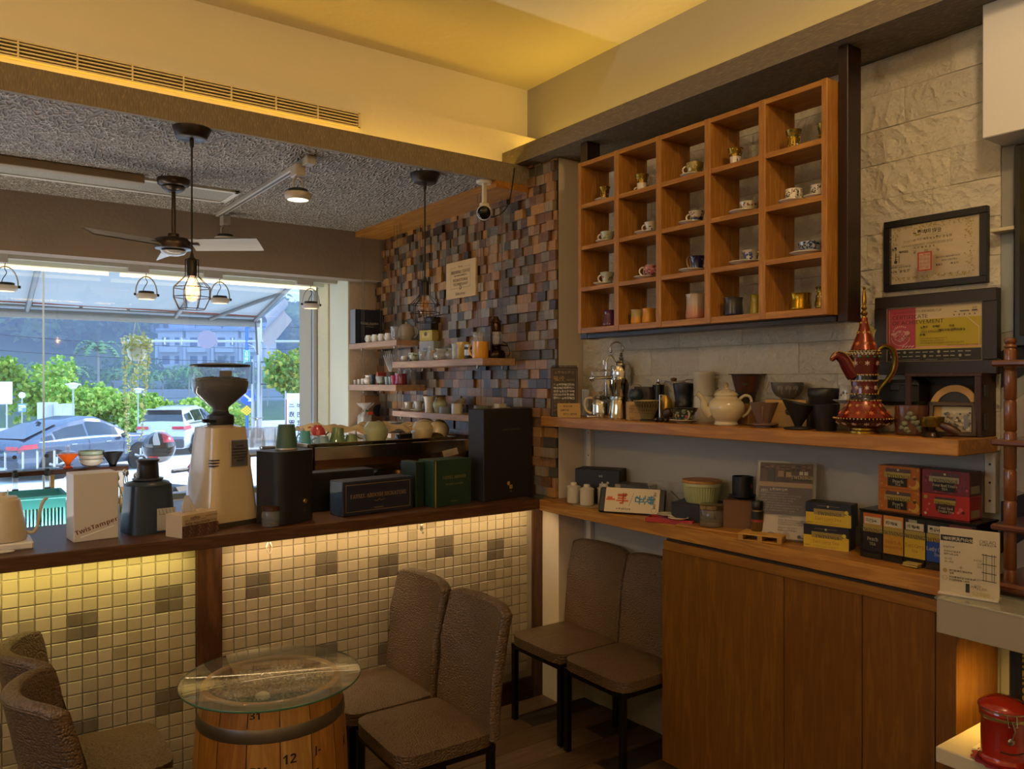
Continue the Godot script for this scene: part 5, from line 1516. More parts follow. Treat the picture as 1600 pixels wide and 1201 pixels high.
	for i in 2:
		saucer("white saucer under the lattice cup in the second row last cell, " + ["nearer the middle", "at the right edge"][i], V(2.562, y, [-1.773, -1.68][i]), 0.05 - i * 0.012, white)
		cup("lattice_cup", "white cup with a dark honeycomb lattice, second row last cell, " + ["nearer the middle", "at the right edge"][i], "cup", V(2.562 + i * 0.02, y + 0.006, [-1.765, -1.672][i]), "mug", 0.031, 0.05, white, {"ang": R, "ext": 0.02, "thick": 0.003, "decor": [["3d382c", "4a4434"], 110, 0.0028, 0.1, 0.9], "group": "lattice cups"})
	y = 2.1595
	saucer("white saucer in the third row first cell", V(2.56, y, -2.812), 0.048, white)
	cup("floral_teacup", "mint white footed teacup with a pink rose in the third row first cell", "cup", V(2.57, y + 0.006, -2.79), "bell", 0.038, 0.058, mat("b7bfa8", 0.2, 0.0, "coat"), {"ang": L, "mh": white, "decor": [["a8485a", "c87a84", "5f7048"], 22, 0.006, 0.35, 0.75]})
	saucer("white footed saucer in the third row second cell", V(2.56, y, -2.53), 0.052, white)
	cup("floral_teacup", "cup covered in pink roses in the third row second cell", "cup", V(2.57, y + 0.008, -2.505), "egg", 0.035, 0.058, mat("b98a8a", 0.2, 0.0, "coat"), {"ang": L, "mh": white, "decor": [["8a2f48", "b85a70", "d8a8a8", "4a3434"], 70, 0.006, 0.1, 0.95]})
	saucer("white saucer in the third row third cell", V(2.56, y, -2.255), 0.058, white)
	cup("cobalt_cup", "tall cobalt blue cup with a looped gilt handle in the third row third cell", "cup", V(2.57, y + 0.006, -2.235), "flare", 0.034, 0.064, mat("20183f", 0.12, 0.0, "coat"), {"ang": L, "y1": 1.1, "mh": mat("7a5a3a", 0.2, 0.6), "ext": 0.02, "decor": [["4a4a90", "7a70b0"], 24, 0.004, 0.2, 0.9]})
	saucer("flat white saucer in the third row fourth cell", V(2.565, y, -1.99), 0.062, white)
	cup("floral_teacup", "white fluted cup with blue blossoms in the third row fourth cell", "cup", V(2.575, y + 0.006, -1.965), "bell", 0.037, 0.052, white, {"ang": R - 0.5, "seg": 14, "decor": [["2f3f80", "5060a0"], 30, 0.006, 0.3, 0.9]})
	saucer("wide white saucer in the third row last cell", V(2.565, y, -1.712), 0.062, white)
	cup("floral_teacup", "wide low cup covered in blue scrolls in the third row last cell", "cup", V(2.575, y + 0.01, -1.698), "tea", 0.048, 0.042, mat("a9b0b8", 0.2, 0.0, "coat"), {"decor": [["1c2450", "2a3568"], 80, 0.005, 0.2, 0.95]})
	y = 1.9625
	cup("purple_vase", "plum purple pinched jar in the bottom row first cell", "vase", V(2.57, y, -2.775), "pinch", 0.036, 0.08, mat("5a2c52", 0.15, 0.0, "coat"))
	for i in 2:
		cup("amber_beaker", "beige over amber yellow beaker in the bottom row second cell, " + ["left of two", "right of two"][i], "cup", V(2.565, y, [-2.585, -2.512][i]), "drum", 0.031, 0.068, white, {"grad": ["c98a1c", 0.4, ["a8925a", "c98a20"][i], 0.6], "group": "amber beakers"})
	cup("blush_mug", "large pink fading jar in the bottom row third cell", "vase", V(2.575, y, -2.245), "drum", 0.045, 0.108, white, {"grad": ["b57a62", 0.1, "b0a08e", 0.75]})
	cup("indigo_jar", "dark indigo grey jar in the bottom row fourth cell", "vase", V(2.565, y, -2.045), "drum", 0.039, 0.076, white, {"grad": ["22283f", 0.15, "3a3634", 0.7]})
	cup("lime_vase", "speckled lime yellow vase in the bottom row fourth cell", "vase", V(2.60, y, -1.965), "pinch", 0.023, 0.082, mat("a89a22", 0.2, 0.0, "coat"))
	cup("gold_jar", "shiny gold jar in the bottom row last cell", "vase", V(2.575, y, -1.745), "drum", 0.04, 0.066, mat("a8841c", 0.2, 0.85))
	cup("gold_jar", "slim patterned gold jar at the right edge of the bottom row last cell", "vase", V(2.595, y, -1.672), "pinch", 0.024, 0.085, mat("8a7434", 0.2, 0.85), {"decor": [["3a3424", "e8d8a0"], 60, 0.004, 0.1, 0.95]})

# strokes of written characters on a 10 x 10 grid
const CH := {
	"er": "1777 0393", "shou": "7977 7717 1888 1575 0393 5755 5951 5131", "chu": "5951 1713 1393 9397 2865 2828 1795 5151", "tai": "5924 2484 8462 2060 2030 3080 8063 2383",
	"wan": "1979 1878 2787 1686 2585 1575 3414 4383 8060 2080", "ka": "0907 0703 0333 3337 0737 4880 7848 5841 9880 6797 6762 6292 9297", "fei": "0803 0333 3338 0838 5951 4858 4555 4252 7971 7888 7585 7282",
	"xie": "2921 0636 6940 4898 4555 2040 5552 7571 7098 9581", "hui": "5905 5995 3575 2454 2484 2474 2060 2161 2080 8084 8284", "lu": "0949 0906 4946 0646 2621 0131 2535 6948 6898 9855 7595 6562 6292 9295 5160",
	"duan": "2921 0737 0434 0101 0131 5949 4945 4985 8985 5585 5590 8540", "qing": "0908 0607 0103 6961 3888 4775 2696 3513 3585 8581 3383 4272", "yi": "0888 2926 6966 0686 1585 2464 1343 3063 4191 6292 6393",
	"ji": "2905 1610 4888 6966 3696 4555 3590 8540", "di": "1939 2979 0686 8664 0464 4440 0440 0410", "si": "0808 0800 0090 9098 0898 3834 3424 6863 6393", "ming": "4915 4985 8550 3040 3480 3484 3030 8084", "shun": "0900 2901 3900 4989 4941 8981 4181 4686 4383",
	"wang": "0939 0931 0131 0535 3935 5999 5595 5191 7571", "ju": "2979 2974 7974 2777 2575 0393 3210 6290", "qi": "0949 0906 4946 0646 5999 5956 9996 5696 0595 5501 0141 5591", "shi": "4995 4905 2575 0393 3210 6290",
	"an": "4947 1787 1715 8785 4560 3590 0555 6510", "nei": "1810 1888 8880 4925 4585", "zhong": "1898 1813 1393 9398 5951", "xin": "0848 2921 0636 0131 5999 6961 5545 9585",
}

func write(g: Geo, keys: Array, x: float, y: float, size: float, t: float, step := 1.15) -> void:
	for i in keys.size():
		g.glyph(CH[keys[i]], x + i * size * step, y, size, t)

# rows of small print too fine to read: characters drawn from the stroke list above
func rows(g: Geo, x: float, y: float, size: float, n: int, lines: int, gap: float, seed: int) -> void:
	var k: Array = CH.keys()
	var q := RandomNumberGenerator.new()
	q.seed = seed
	for l in lines:
		for i in n - (q.randi() % 3 if lines > 1 else 0):
			g.glyph(CH[k[q.randi() % k.size()]], x + i * size * 1.2, y - l * gap, size, size * 0.11)

# ================= upper wall shelf
func build_upper_shelf() -> void:
	var t := thing("wall_shelf", "thick orange brown wooden wall shelf carrying the coffee ware", "shelf", V(0, 0, 0))
	part(t, "board", Geo.new().box(V((2.521 + XR) * 0.5 - 0.009, US - 0.0255, -2.204), V(XR - 2.521 - 0.018, 0.051, 2.09), 0.003), wood("oak", 2, 0.4, "fff2d6", 0.9))
	for z in [-3.168, -1.178]:
		var b := part(t, "bracket", Geo.new().box(V(2.794, 1.16 if z < -2 else 1.37, z), V(0.03, 0.64 if z < -2 else 0.2, 0.034), 0.002), mat("c9c2b0", 0.5))
		for i in 3:
			part(b, "screw", Geo.new().ball(V(2.779, 1.43 - i * 0.06 * (2.0 if z < -2 else 1.0), z), V(0.002, 0.004, 0.004), 8), mat("4a443a", 0.3, 0.8))
	var y := US
	var F := -0.66      # turned towards the seats
	# chalkboard easel
	t = thing("chalkboard", "small standing chalkboard menu with spiral top and white chalk writing", "chalkboard", V(2.59, y, -3.14), -0.62)
	var bd := mat("453a30", 0.7)
	var fr := part(t, "panel", Geo.new().box(V(0, 0.128, 0), V(0.14, 0.255, 0.006), 0.001), bd)
	fr.rotation.x = -0.10
	fr.position.z = 0.03
	var bk := part(t, "rear_panel", Geo.new().box(V(0, 0.128, 0), V(0.14, 0.255, 0.005), 0.001), mat("15161a", 0.6))
	bk.rotation.x = 0.12
	bk.position.z = -0.025
	var g := Geo.new()
	for i in 22:
		var ring := []
		for k in 8:
			ring.append(V(-0.063 + i * 0.006, 0.258 + cos(TAU * k / 8) * 0.007, 0.003 + sin(TAU * k / 8) * 0.008))
		g.tube(ring, 0.0012, 4, true)
	part(t, "spiral", g, mat("1b1b1b", 0.4, 0.5))
	g = Geo.new()
	g.paint("8d7c62").rect(-0.062, 0.244, 0.124, 0.0012).rect(-0.062, 0.008, 0.124, 0.0012).rect(-0.063, 0.008, 0.0012, 0.237).rect(0.062, 0.008, 0.0012, 0.237)
	write(g, ["tai", "wan", "ka", "an", "qi", "hui"], -0.052, 0.222, 0.014, 0.0014, 1.25)
	g.paint("a8865a")
	write(g, ["yi", "ji"], -0.056, 0.183, 0.026, 0.0022)
	g.txt(font(), "Geisha", 0.012, 0.19, 0.010)
	g.paint("d8d2c4")
	for l in 5:
		var ks: Array = CH.keys()
		for i in 8:
			g.glyph(CH[ks[(l * 5 + i * 3) % ks.size()]], -0.056 + i * 0.0135, 0.160 - l * 0.0175, 0.0115, 0.0014)
	g.paint("7d6a50")
	write(g, ["shun", "ka", "zhong", "di", "tai"], -0.056, 0.07, 0.014, 0.0013, 1.25)
	write(g, ["shou", "er", "ming", "xin"], -0.056, 0.048, 0.015, 0.0014, 1.25)
	write(g, ["di", "wan", "hui", "fei"], -0.056, 0.028, 0.011, 0.0012, 1.25)
	var pr := part(fr, "chalk_writing", g, ink(0.9))
	pr.position.z = 0.0034
	# handwritten card
	t = thing("price_card", "kraft card with handwritten lines before the chalkboard", "card", V(2.535, y, -3.035), -0.5)
	part(t, "card", Geo.new().box(V(0, 0.036, 0), V(0.116, 0.072, 0.002)), mat("b8975e", 0.8)).rotation.x = -0.15
	g = Geo.new()
	g.paint("4a3a22")
	rows(g, -0.028, 0.052, 0.010, 4, 1, 0.02, 5)
	rows(g, -0.045, 0.032, 0.010, 4, 1, 0.02, 6)
	rows(g, -0.03, 0.012, 0.010, 6, 1, 0.02, 7)
	g.rect(-0.048, 0.057, 0.012, 0.001).rect(0.034, 0.057, 0.012, 0.001)
	pr = part(t, "handwriting", g, ink(0.9))
	pr.rotation.x = -0.15
	pr.position.z = 0.0014
	solo("glass_pipe", Geo.new().lathe(P2([0, 0, 0.018, 0, 0.02, 0.14, 0.018, 0.14, 0.016, 0.004, 0, 0.004]), 20), glass(0.2, "d8dbd4"), "tall clear glass tube behind the kraft card", "glass tube", V(2.70, y, -3.10))
	solo("folded_card", Geo.new().ext(PV([-0.03, 0, 0.03, 0, 0.022, 0.13, -0.036, 0.13]), -0.001, 0.001), mat("b0905c", 0.8), "plain kraft card leaning behind the glass tube", "card", V(2.76, y, -3.06), -0.7)
	# balance siphon
	var ch := mat("d0cfca", 0.06, 1.0)
	t = thing("balance_siphon", "chrome balance siphon brewer with ball counterweight and ring handle", "coffee brewer", V(2.70, y, -2.915), F)
	part(t, "base", Geo.new().box(V(-0.02, 0.008, 0.0), V(0.19, 0.016, 0.09), 0.004), ch)
	part(t, "column", Geo.new().rod(V(-0.018, 0.016, 0), V(-0.018, 0.255, 0), 0.0065, 12).rod(V(0.012, 0.016, 0), V(0.012, 0.2, 0), 0.004, 10), ch)
	part(t, "beam", Geo.new().rod(V(-0.085, 0.198, 0.01), V(0.03, 0.203, 0.01), 0.0085, 12).ball(V(-0.088, 0.197, 0.01), 0.017, 16), ch)
	part(t, "crossbar", Geo.new().rod(V(-0.072, 0.236, 0.01), V(0.02, 0.236, 0.01), 0.004, 8).ball(V(-0.068, 0.236, 0.01), V(0.012, 0.006, 0.012), 10).ball(V(-0.03, 0.236, 0.01), V(0.02, 0.006, 0.012), 10), ch)
	part(t, "tank", Geo.new().lathe(P2([0, 0.175, 0.05, 0.175, 0.052, 0.18, 0.052, 0.255, 0.05, 0.26, 0.02, 0.264, 0.0, 0.265]), 32, V(0.055, 0, 0)), ch)
	part(t, "stopper", Geo.new().lathe(P2([0.026, 0.264, 0.03, 0.28, 0.016, 0.286, 0.011, 0.292, 0.014, 0.3, 0.008, 0.306, 0.01, 0.314, 0.006, 0.318, 0.008, 0.324, 0.0, 0.328]), 20, V(0.058, 0, 0)), ch)
	g = Geo.new()
	var pts := []
	for i in 14:
		var a := lerpf(-0.55, PI + 0.55, i / 13.0)
		pts.append(V(0.035 + cos(a) * 0.032, 0.345 + sin(a) * 0.034, 0.0))
	part(t, "ring_handle", g.tube(pts, 0.0045, 8).ball(V(0.007, 0.333, 0), 0.008, 10).ball(V(0.062, 0.337, 0), 0.008, 10), ch)
	part(t, "siphon_pipe", Geo.new().tube(smooth(P3([-0.018, 0.22, 0.012, -0.016, 0.285, 0.012, 0.002, 0.312, 0.012, 0.02, 0.295, 0.012, 0.028, 0.262, 0.012]), 5), 0.004, 8), ch)
	part(t, "tap", Geo.new().rod(V(-0.03, 0.265, 0.0), V(-0.03, 0.288, 0.0), 0.004, 8).box(V(-0.03, 0.278, 0), V(0.02, 0.004, 0.006)), ch)
	part(t, "glass_cup", Geo.new().lathe(P2([0, 0.05, 0.012, 0.1, 0.045, 0.19, 0.048, 0.225]), 24, V(-0.052, 0, 0)), glass(0.14, "e2e4e0"))
	# polished pot in front
	t = thing("polished_pot", "small round polished steel pot with a pale curved handle before the siphon", "coffee pot", V(2.665, y, -2.945), F)
	part(t, "body", Geo.new().lathe(P2([0, 0.0, 0.05, 0.0, 0.052, 0.004, 0.05, 0.03, 0.05, 0.065, 0.046, 0.085, 0.034, 0.098, 0.0, 0.1]), 32), ch)
	part(t, "lid", Geo.new().lathe(P2([0.036, 0.098, 0.03, 0.108, 0.012, 0.116, 0.006, 0.12, 0.009, 0.128, 0.0, 0.134]), 24), ch)
	part(t, "handle", Geo.new().tube(smooth(P3([-0.045, 0.1, 0.012, -0.072, 0.095, 0.018, -0.08, 0.065, 0.02, -0.07, 0.035, 0.018, -0.045, 0.02, 0.012]), 4), 0.006, 8), mat("c9b48c", 0.3))
	part(t, "spout", Geo.new().tube(P3([0.046, 0.06, 0.0, 0.066, 0.08, 0.0, 0.07, 0.095, 0.0]), [0.012, 0.008, 0.006], 10), ch)
	t = thing("polished_pot", "second polished steel pot half hidden at the left behind the round one", "coffee pot", V(2.745, y, -3.0), F)
	part(t, "body", Geo.new().lathe(P2([0, 0.0, 0.042, 0.0, 0.044, 0.004, 0.044, 0.1, 0.03, 0.112, 0.0, 0.114]), 28), ch)
	part(t, "lid", Geo.new().lathe(P2([0.03, 0.112, 0.012, 0.122, 0.006, 0.13, 0.009, 0.138, 0.0, 0.142]), 20), ch)
	t = thing("moka_pot", "tall faceted polished steel moka pot before the siphon tank", "moka pot", V(2.655, y, -2.80), F)
	part(t, "boiler", Geo.new().lathe(P2([0, 0, 0.052, 0.0, 0.053, 0.006, 0.042, 0.085, 0.041, 0.095]), 12), mat("c9b892", 0.08, 1.0))
	part(t, "collar", Geo.new().lathe(P2([0.042, 0.092, 0.047, 0.094, 0.047, 0.104, 0.042, 0.106]), 32), ch)
	part(t, "upper", Geo.new().lathe(P2([0.04, 0.104, 0.043, 0.11, 0.052, 0.185, 0.053, 0.19, 0.0, 0.192]), 28), ch)
	part(t, "spout", Geo.new().ext(PV([-0.05, 0.15, -0.068, 0.188, -0.048, 0.188]), -0.012, 0.012), ch)
	# wooden quote box with a small blue pot on it
	g = Geo.new()
	g.paint("5a4526").txt(font(), "COFFEE", -0.042, 0.068, 0.007).txt(font(), "ROLL", -0.042, 0.055, 0.007).txt(font(), "CUP", -0.042, 0.042, 0.007).txt(font(), "SUL", -0.042, 0.008, 0.010)
	g.rect(-0.045, 0.035, 0.09, 0.0008).rect(-0.045, 0.051, 0.09, 0.0008).rect(-0.045, 0.064, 0.09, 0.0008).ringp(0.02, 0.02, 0.011, 0.0012, 0.017).rect(0.0195, 0.01, 0.002, 0.018)
	var wb := carton("wooden_box", "small square pale wooden box with a burnt print before the blue pot", "box", V(2.645, y, -2.665), V(0.098, 0.085, 0.09), F, mat("c09d66", 0.6), g)
	t = thing("blue_kettle", "tiny dark blue round pot with a bent wire handle on the pale wooden box", "pot", V(2.66, y + 0.0855, -2.69), F)
	part(t, "body", vessel("egg", 0.034, 0.06, 0.002), mat("1c2a38", 0.35))
	part(t, "handle", Geo.new().tube(smooth(P3([-0.026, 0.06, 0, -0.012, 0.078, 0, 0.012, 0.082, 0, 0.028, 0.066, 0])), 0.0025, 6), mat("b9a684", 0.25, 0.7))
	g = Geo.new()
	for i in 3:
		g.rect(-0.035, 0.045 - i * 0.02, 0.07, 0.012, ["6d3a34", "6b645c", "6b645c"][i])
	carton("printed_box", "maroon and grey printed box against the wall behind the tiny blue pot", "box", V(2.755, y, -2.715), V(0.10, 0.155, 0.07), -PI / 2, mat("564c48", 0.6), g.at(V(0, 0.09, 0)))
	# woven basket dripper, little grinder and gold tin
	t = thing("wire_dripper", "gold wire mesh conical dripper with twigs on the upper shelf", "coffee dripper", V(2.60, y, -2.555), F)
	g = Geo.new()
	for i in 26:
		var a := TAU * i / 26
		g.rod(V(cos(a) * 0.026, 0.01, sin(a) * 0.026), V(cos(a + 0.7) * 0.062, 0.092, sin(a + 0.7) * 0.062), 0.0022, 5)
		g.rod(V(cos(a) * 0.026, 0.01, sin(a) * 0.026), V(cos(a - 0.7) * 0.062, 0.092, sin(a - 0.7) * 0.062), 0.0022, 5)
	part(t, "mesh_cone", g, mat("8f8258", 0.3, 0.5))
	var ring := []
	for k in 28:
		ring.append(V(cos(TAU * k / 28) * 0.062, 0.093, sin(TAU * k / 28) * 0.062))
	part(t, "rim", Geo.new().tube(ring, 0.003, 6, true), mat("a89a68", 0.3, 0.6))
	part(t, "lining", Geo.new().lathe(P2([0.022, 0.008, 0.055, 0.088]), 20), mat("4d4630", 0.7))
	part(t, "foot", Geo.new().lathe(P2([0, 0, 0.036, 0, 0.036, 0.006, 0.025, 0.012, 0, 0.012]), 20), mat("2a251c", 0.5))
	t = thing("hand_mill", "slim dark hand mill with a long bent crank behind the wire dripper", "coffee mill", V(2.745, y, -2.625), F)
	part(t, "body", Geo.new().lathe(P2([0, 0.05, 0.028, 0.05, 0.028, 0.165, 0.0, 0.168]), 24), mat("1f1b18", 0.25, 0.4))
	part(t, "base", Geo.new().lathe(P2([0, 0.0, 0.028, 0.0, 0.028, 0.05, 0.0, 0.05]), 24), mat("3a322a", 0.4))
	part(t, "cap", Geo.new().lathe(P2([0.014, 0.166, 0.012, 0.176, 0.006, 0.18, 0.006, 0.19, 0, 0.19]), 16), ch)
	part(t, "crank", Geo.new().tube(smooth(P3([0.0, 0.184, 0, 0.05, 0.178, 0.02, 0.09, 0.16, 0.03, 0.14, 0.158, 0.04])), 0.003, 6), ch)
	solo("gold_tin", Geo.new().lathe(P2([0, 0, 0.03, 0, 0.031, 0.003, 0.031, 0.095, 0.018, 0.11, 0.018, 0.118, 0.0, 0.118]), 24), mat("a8883a", 0.3, 0.6), "matt gold shouldered tin behind the wire dripper", "tin", V(2.70, y, -2.54))
	t = thing("scoop", "dark wooden scoop with a round bowl leaning on a wire stand", "scoop", V(2.63, y, -2.46), F)
	part(t, "bowl", Geo.new().ball(V(0, 0.036, 0), V(0.026, 0.026, 0.016), 14), mat("2a1a12", 0.4))
	part(t, "handle", Geo.new().rod(V(0.0, 0.026, 0), V(0.03, 0.004, 0.03), 0.005, 8), mat("2a1a12", 0.4))
	part(t, "stand", Geo.new().tube(P3([-0.035, 0.0, 0, -0.035, 0.12, 0, -0.02, 0.12, 0]), 0.0025, 6).box(V(-0.03, 0.003, 0), V(0.04, 0.006, 0.03)), ch)
	for i in 3:
		solo("bean_charm", Geo.new().ball(V(0, 0.011, 0), V(0.014, 0.011, 0.01), 10), mat("241814", 0.3), "small black bean shaped charm before the scoop, " + ["left", "middle", "right"][i], "charm", V(2.57, y, -2.47 + i * 0.03), 0.0, "bean charms")
	t = thing("crank_grinder", "black stepped hand grinder with a long crank and wooden knob standing by the wall", "coffee mill", V(2.735, y, -2.46), F)
	part(t, "body", Geo.new().lathe(P2([0, 0.0, 0.034, 0, 0.034, 0.035, 0.03, 0.05, 0.034, 0.055, 0.04, 0.06, 0.04, 0.085, 0.036, 0.09, 0.042, 0.13, 0.048, 0.165, 0.047, 0.172, 0.0, 0.18]), 28), mat("17171a", 0.4))
	part(t, "crank", Geo.new().tube(smooth(P3([0.0, 0.182, 0, 0.02, 0.19, 0, 0.06, 0.188, 0.01, 0.1, 0.19, 0.02])), 0.003, 6).rod(V(-0.04, 0.18, 0), V(0, 0.184, 0), 0.003, 6), ch)
	part(t, "knob", Geo.new().lathe(P2([0, 0.18, 0.012, 0.182, 0.016, 0.195, 0.0, 0.2]), 14, V(-0.045, 0, 0)), mat("6d4a2a", 0.4))
	# decorated teacup
	var gold := mat("a8883a", 0.25, 0.7)
	saucer("cream saucer with gilt edge under the dark patterned teacup", V(2.60, y, -2.335), 0.066, mat("b5ab8c", 0.25, 0.0, "coat"))
	cup("patterned_teacup", "flared teacup with a dark flowered pattern and pink rose on the upper shelf", "cup", V(2.60, y + 0.008, -2.335), "cone", 0.06, 0.058, mat("3f433a", 0.2, 0.0, "coat"), {"ang": 0.55 + PI / 2, "mh": mat("b5a982", 0.2), "y1": 0.8, "decor": [["b8606a", "6f7a5a", "b09a58", "1f241f", "8a8468"], 70, 0.008, 0.15, 0.9], "band": [["262a26", 0.9, 1.0]]})
	# cream two part brewer
	t = thing("brewer_tower", "tall cream two part coffee brewer with a side handle against the wall", "coffee brewer", V(2.74, y, -2.345), F)
	var cr := mat("c2bba4", 0.35)
	part(t, "lower", Geo.new().lathe(P2([0, 0, 0.05, 0, 0.052, 0.01, 0.047, 0.05, 0.045, 0.115]), 28), cr)
	part(t, "upper", Geo.new().lathe(P2([0.044, 0.117, 0.046, 0.12, 0.046, 0.205, 0.048, 0.208, 0.048, 0.222, 0.044, 0.225, 0.0, 0.225]), 28), cr)
	part(t, "handle", Geo.new().tube(smooth(P3([0.044, 0.2, 0, 0.07, 0.2, 0, 0.078, 0.19, 0, 0.076, 0.15, 0, 0.046, 0.13, 0])), 0.007, 8), cr)
	teapot(V(2.61, y, -2.117), F)
	# wooden cone dripper on a card box
	carton("kraft_box", "brown kraft box carrying the wooden cone dripper behind the teapot", "box", V(2.738, y, -2.14), V(0.15, 0.088, 0.1), -PI / 2, mat("8a6238", 0.7))
	t = thing("wooden_dripper", "walnut banded cone dripper with a dark plate on the kraft box", "coffee dripper", V(2.738, y + 0.0885, -2.115), F)
	part(t, "cone", Geo.new().lathe(P2([0, 0, 0.036, 0.0, 0.038, 0.03, 0.062, 0.122, 0.058, 0.124, 0.034, 0.03, 0, 0.03]), 28), mat("2a1d16", 0.4))
	part(t, "wood_band", Geo.new().lathe(P2([0.0395, 0.036, 0.0605, 0.115]), 28), wood("walnut", 1, 0.4, "e0a888"))
	part(t, "badge", Geo.new().at(V(-0.018, 0.083, 0.05), V(-0.25, -0.3, 0)).disc(0, 0, 0.011, "1a1310"), ink())
	part(t, "rim_tab", Geo.new().box(V(0.055, 0.122, 0), V(0.05, 0.004, 0.04), 0.001).box(V(-0.055, 0.122, 0), V(0.03, 0.004, 0.04), 0.001), mat("2a1d16", 0.4))
	part(t, "plate", Geo.new().lathe(P2([0, 0, 0.052, 0, 0.052, 0.004, 0, 0.004]), 28), mat("2a1d16", 0.4))
	cup("brown_dripper", "matt brown flared ceramic dripper on its saucer foot before the kraft box", "coffee dripper", V(2.60, y + 0.014, -1.925), "cone", 0.055, 0.085, mat("6b5142", 0.6), {"ang": 2.6, "ext": 0.012})
	solo("dripper_foot", Geo.new().lathe(P2([0, 0, 0.032, 0, 0.034, 0.008, 0.054, 0.012, 0.054, 0.016, 0.03, 0.018, 0, 0.018]), 28), mat("6b5142", 0.6), "brown round foot plate under the brown ceramic dripper", "dripper foot", V(2.60, y, -1.925))
	# wooden box with black seal and grey bowl on it
	g = Geo.new()
	g.disc(0.012, 0.062, 0.014, "221d16").rect(-0.075, 0.062, 0.15, 0.001, "8a6a34")
	carton("sealed_box", "pale wooden lidded box with a black round seal against the wall", "box", V(2.725, y, -1.915), V(0.155, 0.108, 0.14), -0.95, mat("b48f50", 0.5), g)
	cup("grey_bowl", "dark grey bowl with a white dandelion drawing on the sealed wooden box", "bowl", V(2.722, y + 0.109, -1.905), "bowl", 0.063, 0.068, mat("55514a", 0.4))
	part(get_child(get_child_count() - 1), "flower_drawing", dandelion(), ink())
	t = thing("black_dripper", "thin black spiral cone dripper on a disc foot", "coffee dripper", V(2.605, y, -1.775), F)
	part(t, "cone", Geo.new().surf(func(u, v): return V(cos(u * TAU) * lerpf(0.012, 0.058, v), 0.012 + v * (0.088 + 0.012 * cos(u * TAU + 2.6)), sin(u * TAU) * lerpf(0.012, 0.058, v)), 32, 4), mat("161514", 0.5))
	part(t, "foot", Geo.new().lathe(P2([0, 0, 0.05, 0, 0.052, 0.004, 0.05, 0.008, 0.014, 0.012, 0, 0.012]), 28), mat("161514", 0.5))
	cup("black_tumbler", "black faceted tumbler before the low black canister", "cup", V(2.615, y, -1.665), "glass", 0.049, 0.097, mat("1b1a19", 0.4), {"seg": 10})
	solo("black_canister", Geo.new().lathe(P2([0, 0, 0.054, 0, 0.056, 0.004, 0.056, 0.12, 0.058, 0.124, 0.058, 0.15, 0.054, 0.155, 0, 0.156]), 32), mat("201b18", 0.4), "wide black lidded canister against the wall behind the black tumbler", "canister", V(2.74, y, -1.755))
	carton("cream_box", "cream box against the wall carrying the flowered white cup and dark case", "box", V(2.755, y, -1.545), V(0.36, 0.096, 0.08), -PI / 2, mat("b5a98c", 0.6))
	saucer("grey white saucer on the cream box beside the ewer", V(2.742, y + 0.0965, -1.66), 0.05, mat("aaa69c", 0.3))
	cup("flowered_cup", "small white waisted cup with brown twigs on the cream box beside the ewer", "cup", V(2.742, y + 0.104, -1.655), "drum", 0.034, 0.062, mat("c9c4b4", 0.2, 0.0, "coat"), {"decor": [["5a4a34", "7a6a4a"], 16, 0.005, 0.2, 0.8]})
	t = thing("dark_case", "black rounded equipment case on the cream box behind the ewer's handle", "case", V(2.745, y + 0.0965, -1.45), -PI / 2)
	part(t, "case", Geo.new().box(V(0, 0.045, 0), V(0.15, 0.09, 0.10), 0.014), mat("16181a", 0.45))
	part(t, "lid", Geo.new().box(V(0, 0.075, 0), V(0.154, 0.03, 0.104), 0.012), mat("1c1e20", 0.4))
	part(t, "clasp", Geo.new().box(V(0, 0.062, 0.052), V(0.03, 0.02, 0.008), 0.002), mat("2a2c2e", 0.4))
	ewer(V(2.60, y, -1.51), -0.60)
	# brown glazed mug with a raised pine
	t = cup("pine_mug", "glossy red brown mug with a raised grey green pine", "mug", V(2.64, y, -1.362), "mug", 0.054, 0.10, mat("56301c", 0.12, 0.0, "coat"))
	g = Geo.new()
	for e in [[0.0, 0.072, 0.012], [-0.008, 0.06, 0.011], [0.009, 0.058, 0.012], [-0.018, 0.04, 0.012], [0.02, 0.042, 0.013], [-0.026, 0.026, 0.011], [0.028, 0.028, 0.012], [-0.012, 0.022, 0.011], [0.01, 0.045, 0.011], [0.03, 0.018, 0.008], [-0.005, 0.014, 0.009]]:
		var a: float = 2.76 - e[0] / 0.054
		g.ball(V(cos(a) * 0.0535, e[1], sin(a) * 0.0535), V(e[2], e[2] * 0.85, e[2]), 8)
	part(t, "pine", g, mat("6d705a", 0.7))
	# tamper and portafilter on a rest
	t = thing("tamper", "brass basket with a wooden tamper handle lying before the photo", "tamper", V(2.60, y, -1.262), F)
	part(t, "basket", Geo.new().lathe(P2([0, 0.034, 0.03, 0.034, 0.036, 0.05, 0.037, 0.066, 0.034, 0.066, 0.028, 0.04, 0, 0.04]), 28, V(-0.015, 0, 0)), mat("8a7338", 0.22, 0.85))
	part(t, "stand", Geo.new().lathe(P2([0, 0, 0.03, 0, 0.028, 0.008, 0.01, 0.026, 0.012, 0.034, 0, 0.034]), 24, V(-0.015, 0, 0)), mat("3a2a20", 0.2, 0.6))
	part(t, "handle", Geo.new().tube(smooth(P3([0.0, 0.042, 0.02, 0.02, 0.03, 0.04, 0.045, 0.014, 0.055])), [0.008, 0.011, 0.013, 0.014, 0.0145, 0.014, 0.0135, 0.012, 0.008], 12), wood("walnut", 0, 0.35, "d0986a"))
	# open wooden case holding a ring framed dish, and the small photo frame before it
	t = thing("wooden_case", "open fronted brown wooden case at the right end of the upper shelf", "case", V(2.745, y, -1.275), -PI / 2)
	var wd := wood("walnut", 1, 0.5, "b48a66")
	part(t, "side", Geo.new().box(V(-0.128, 0.099, 0), V(0.022, 0.198, 0.11), 0.002), wd)
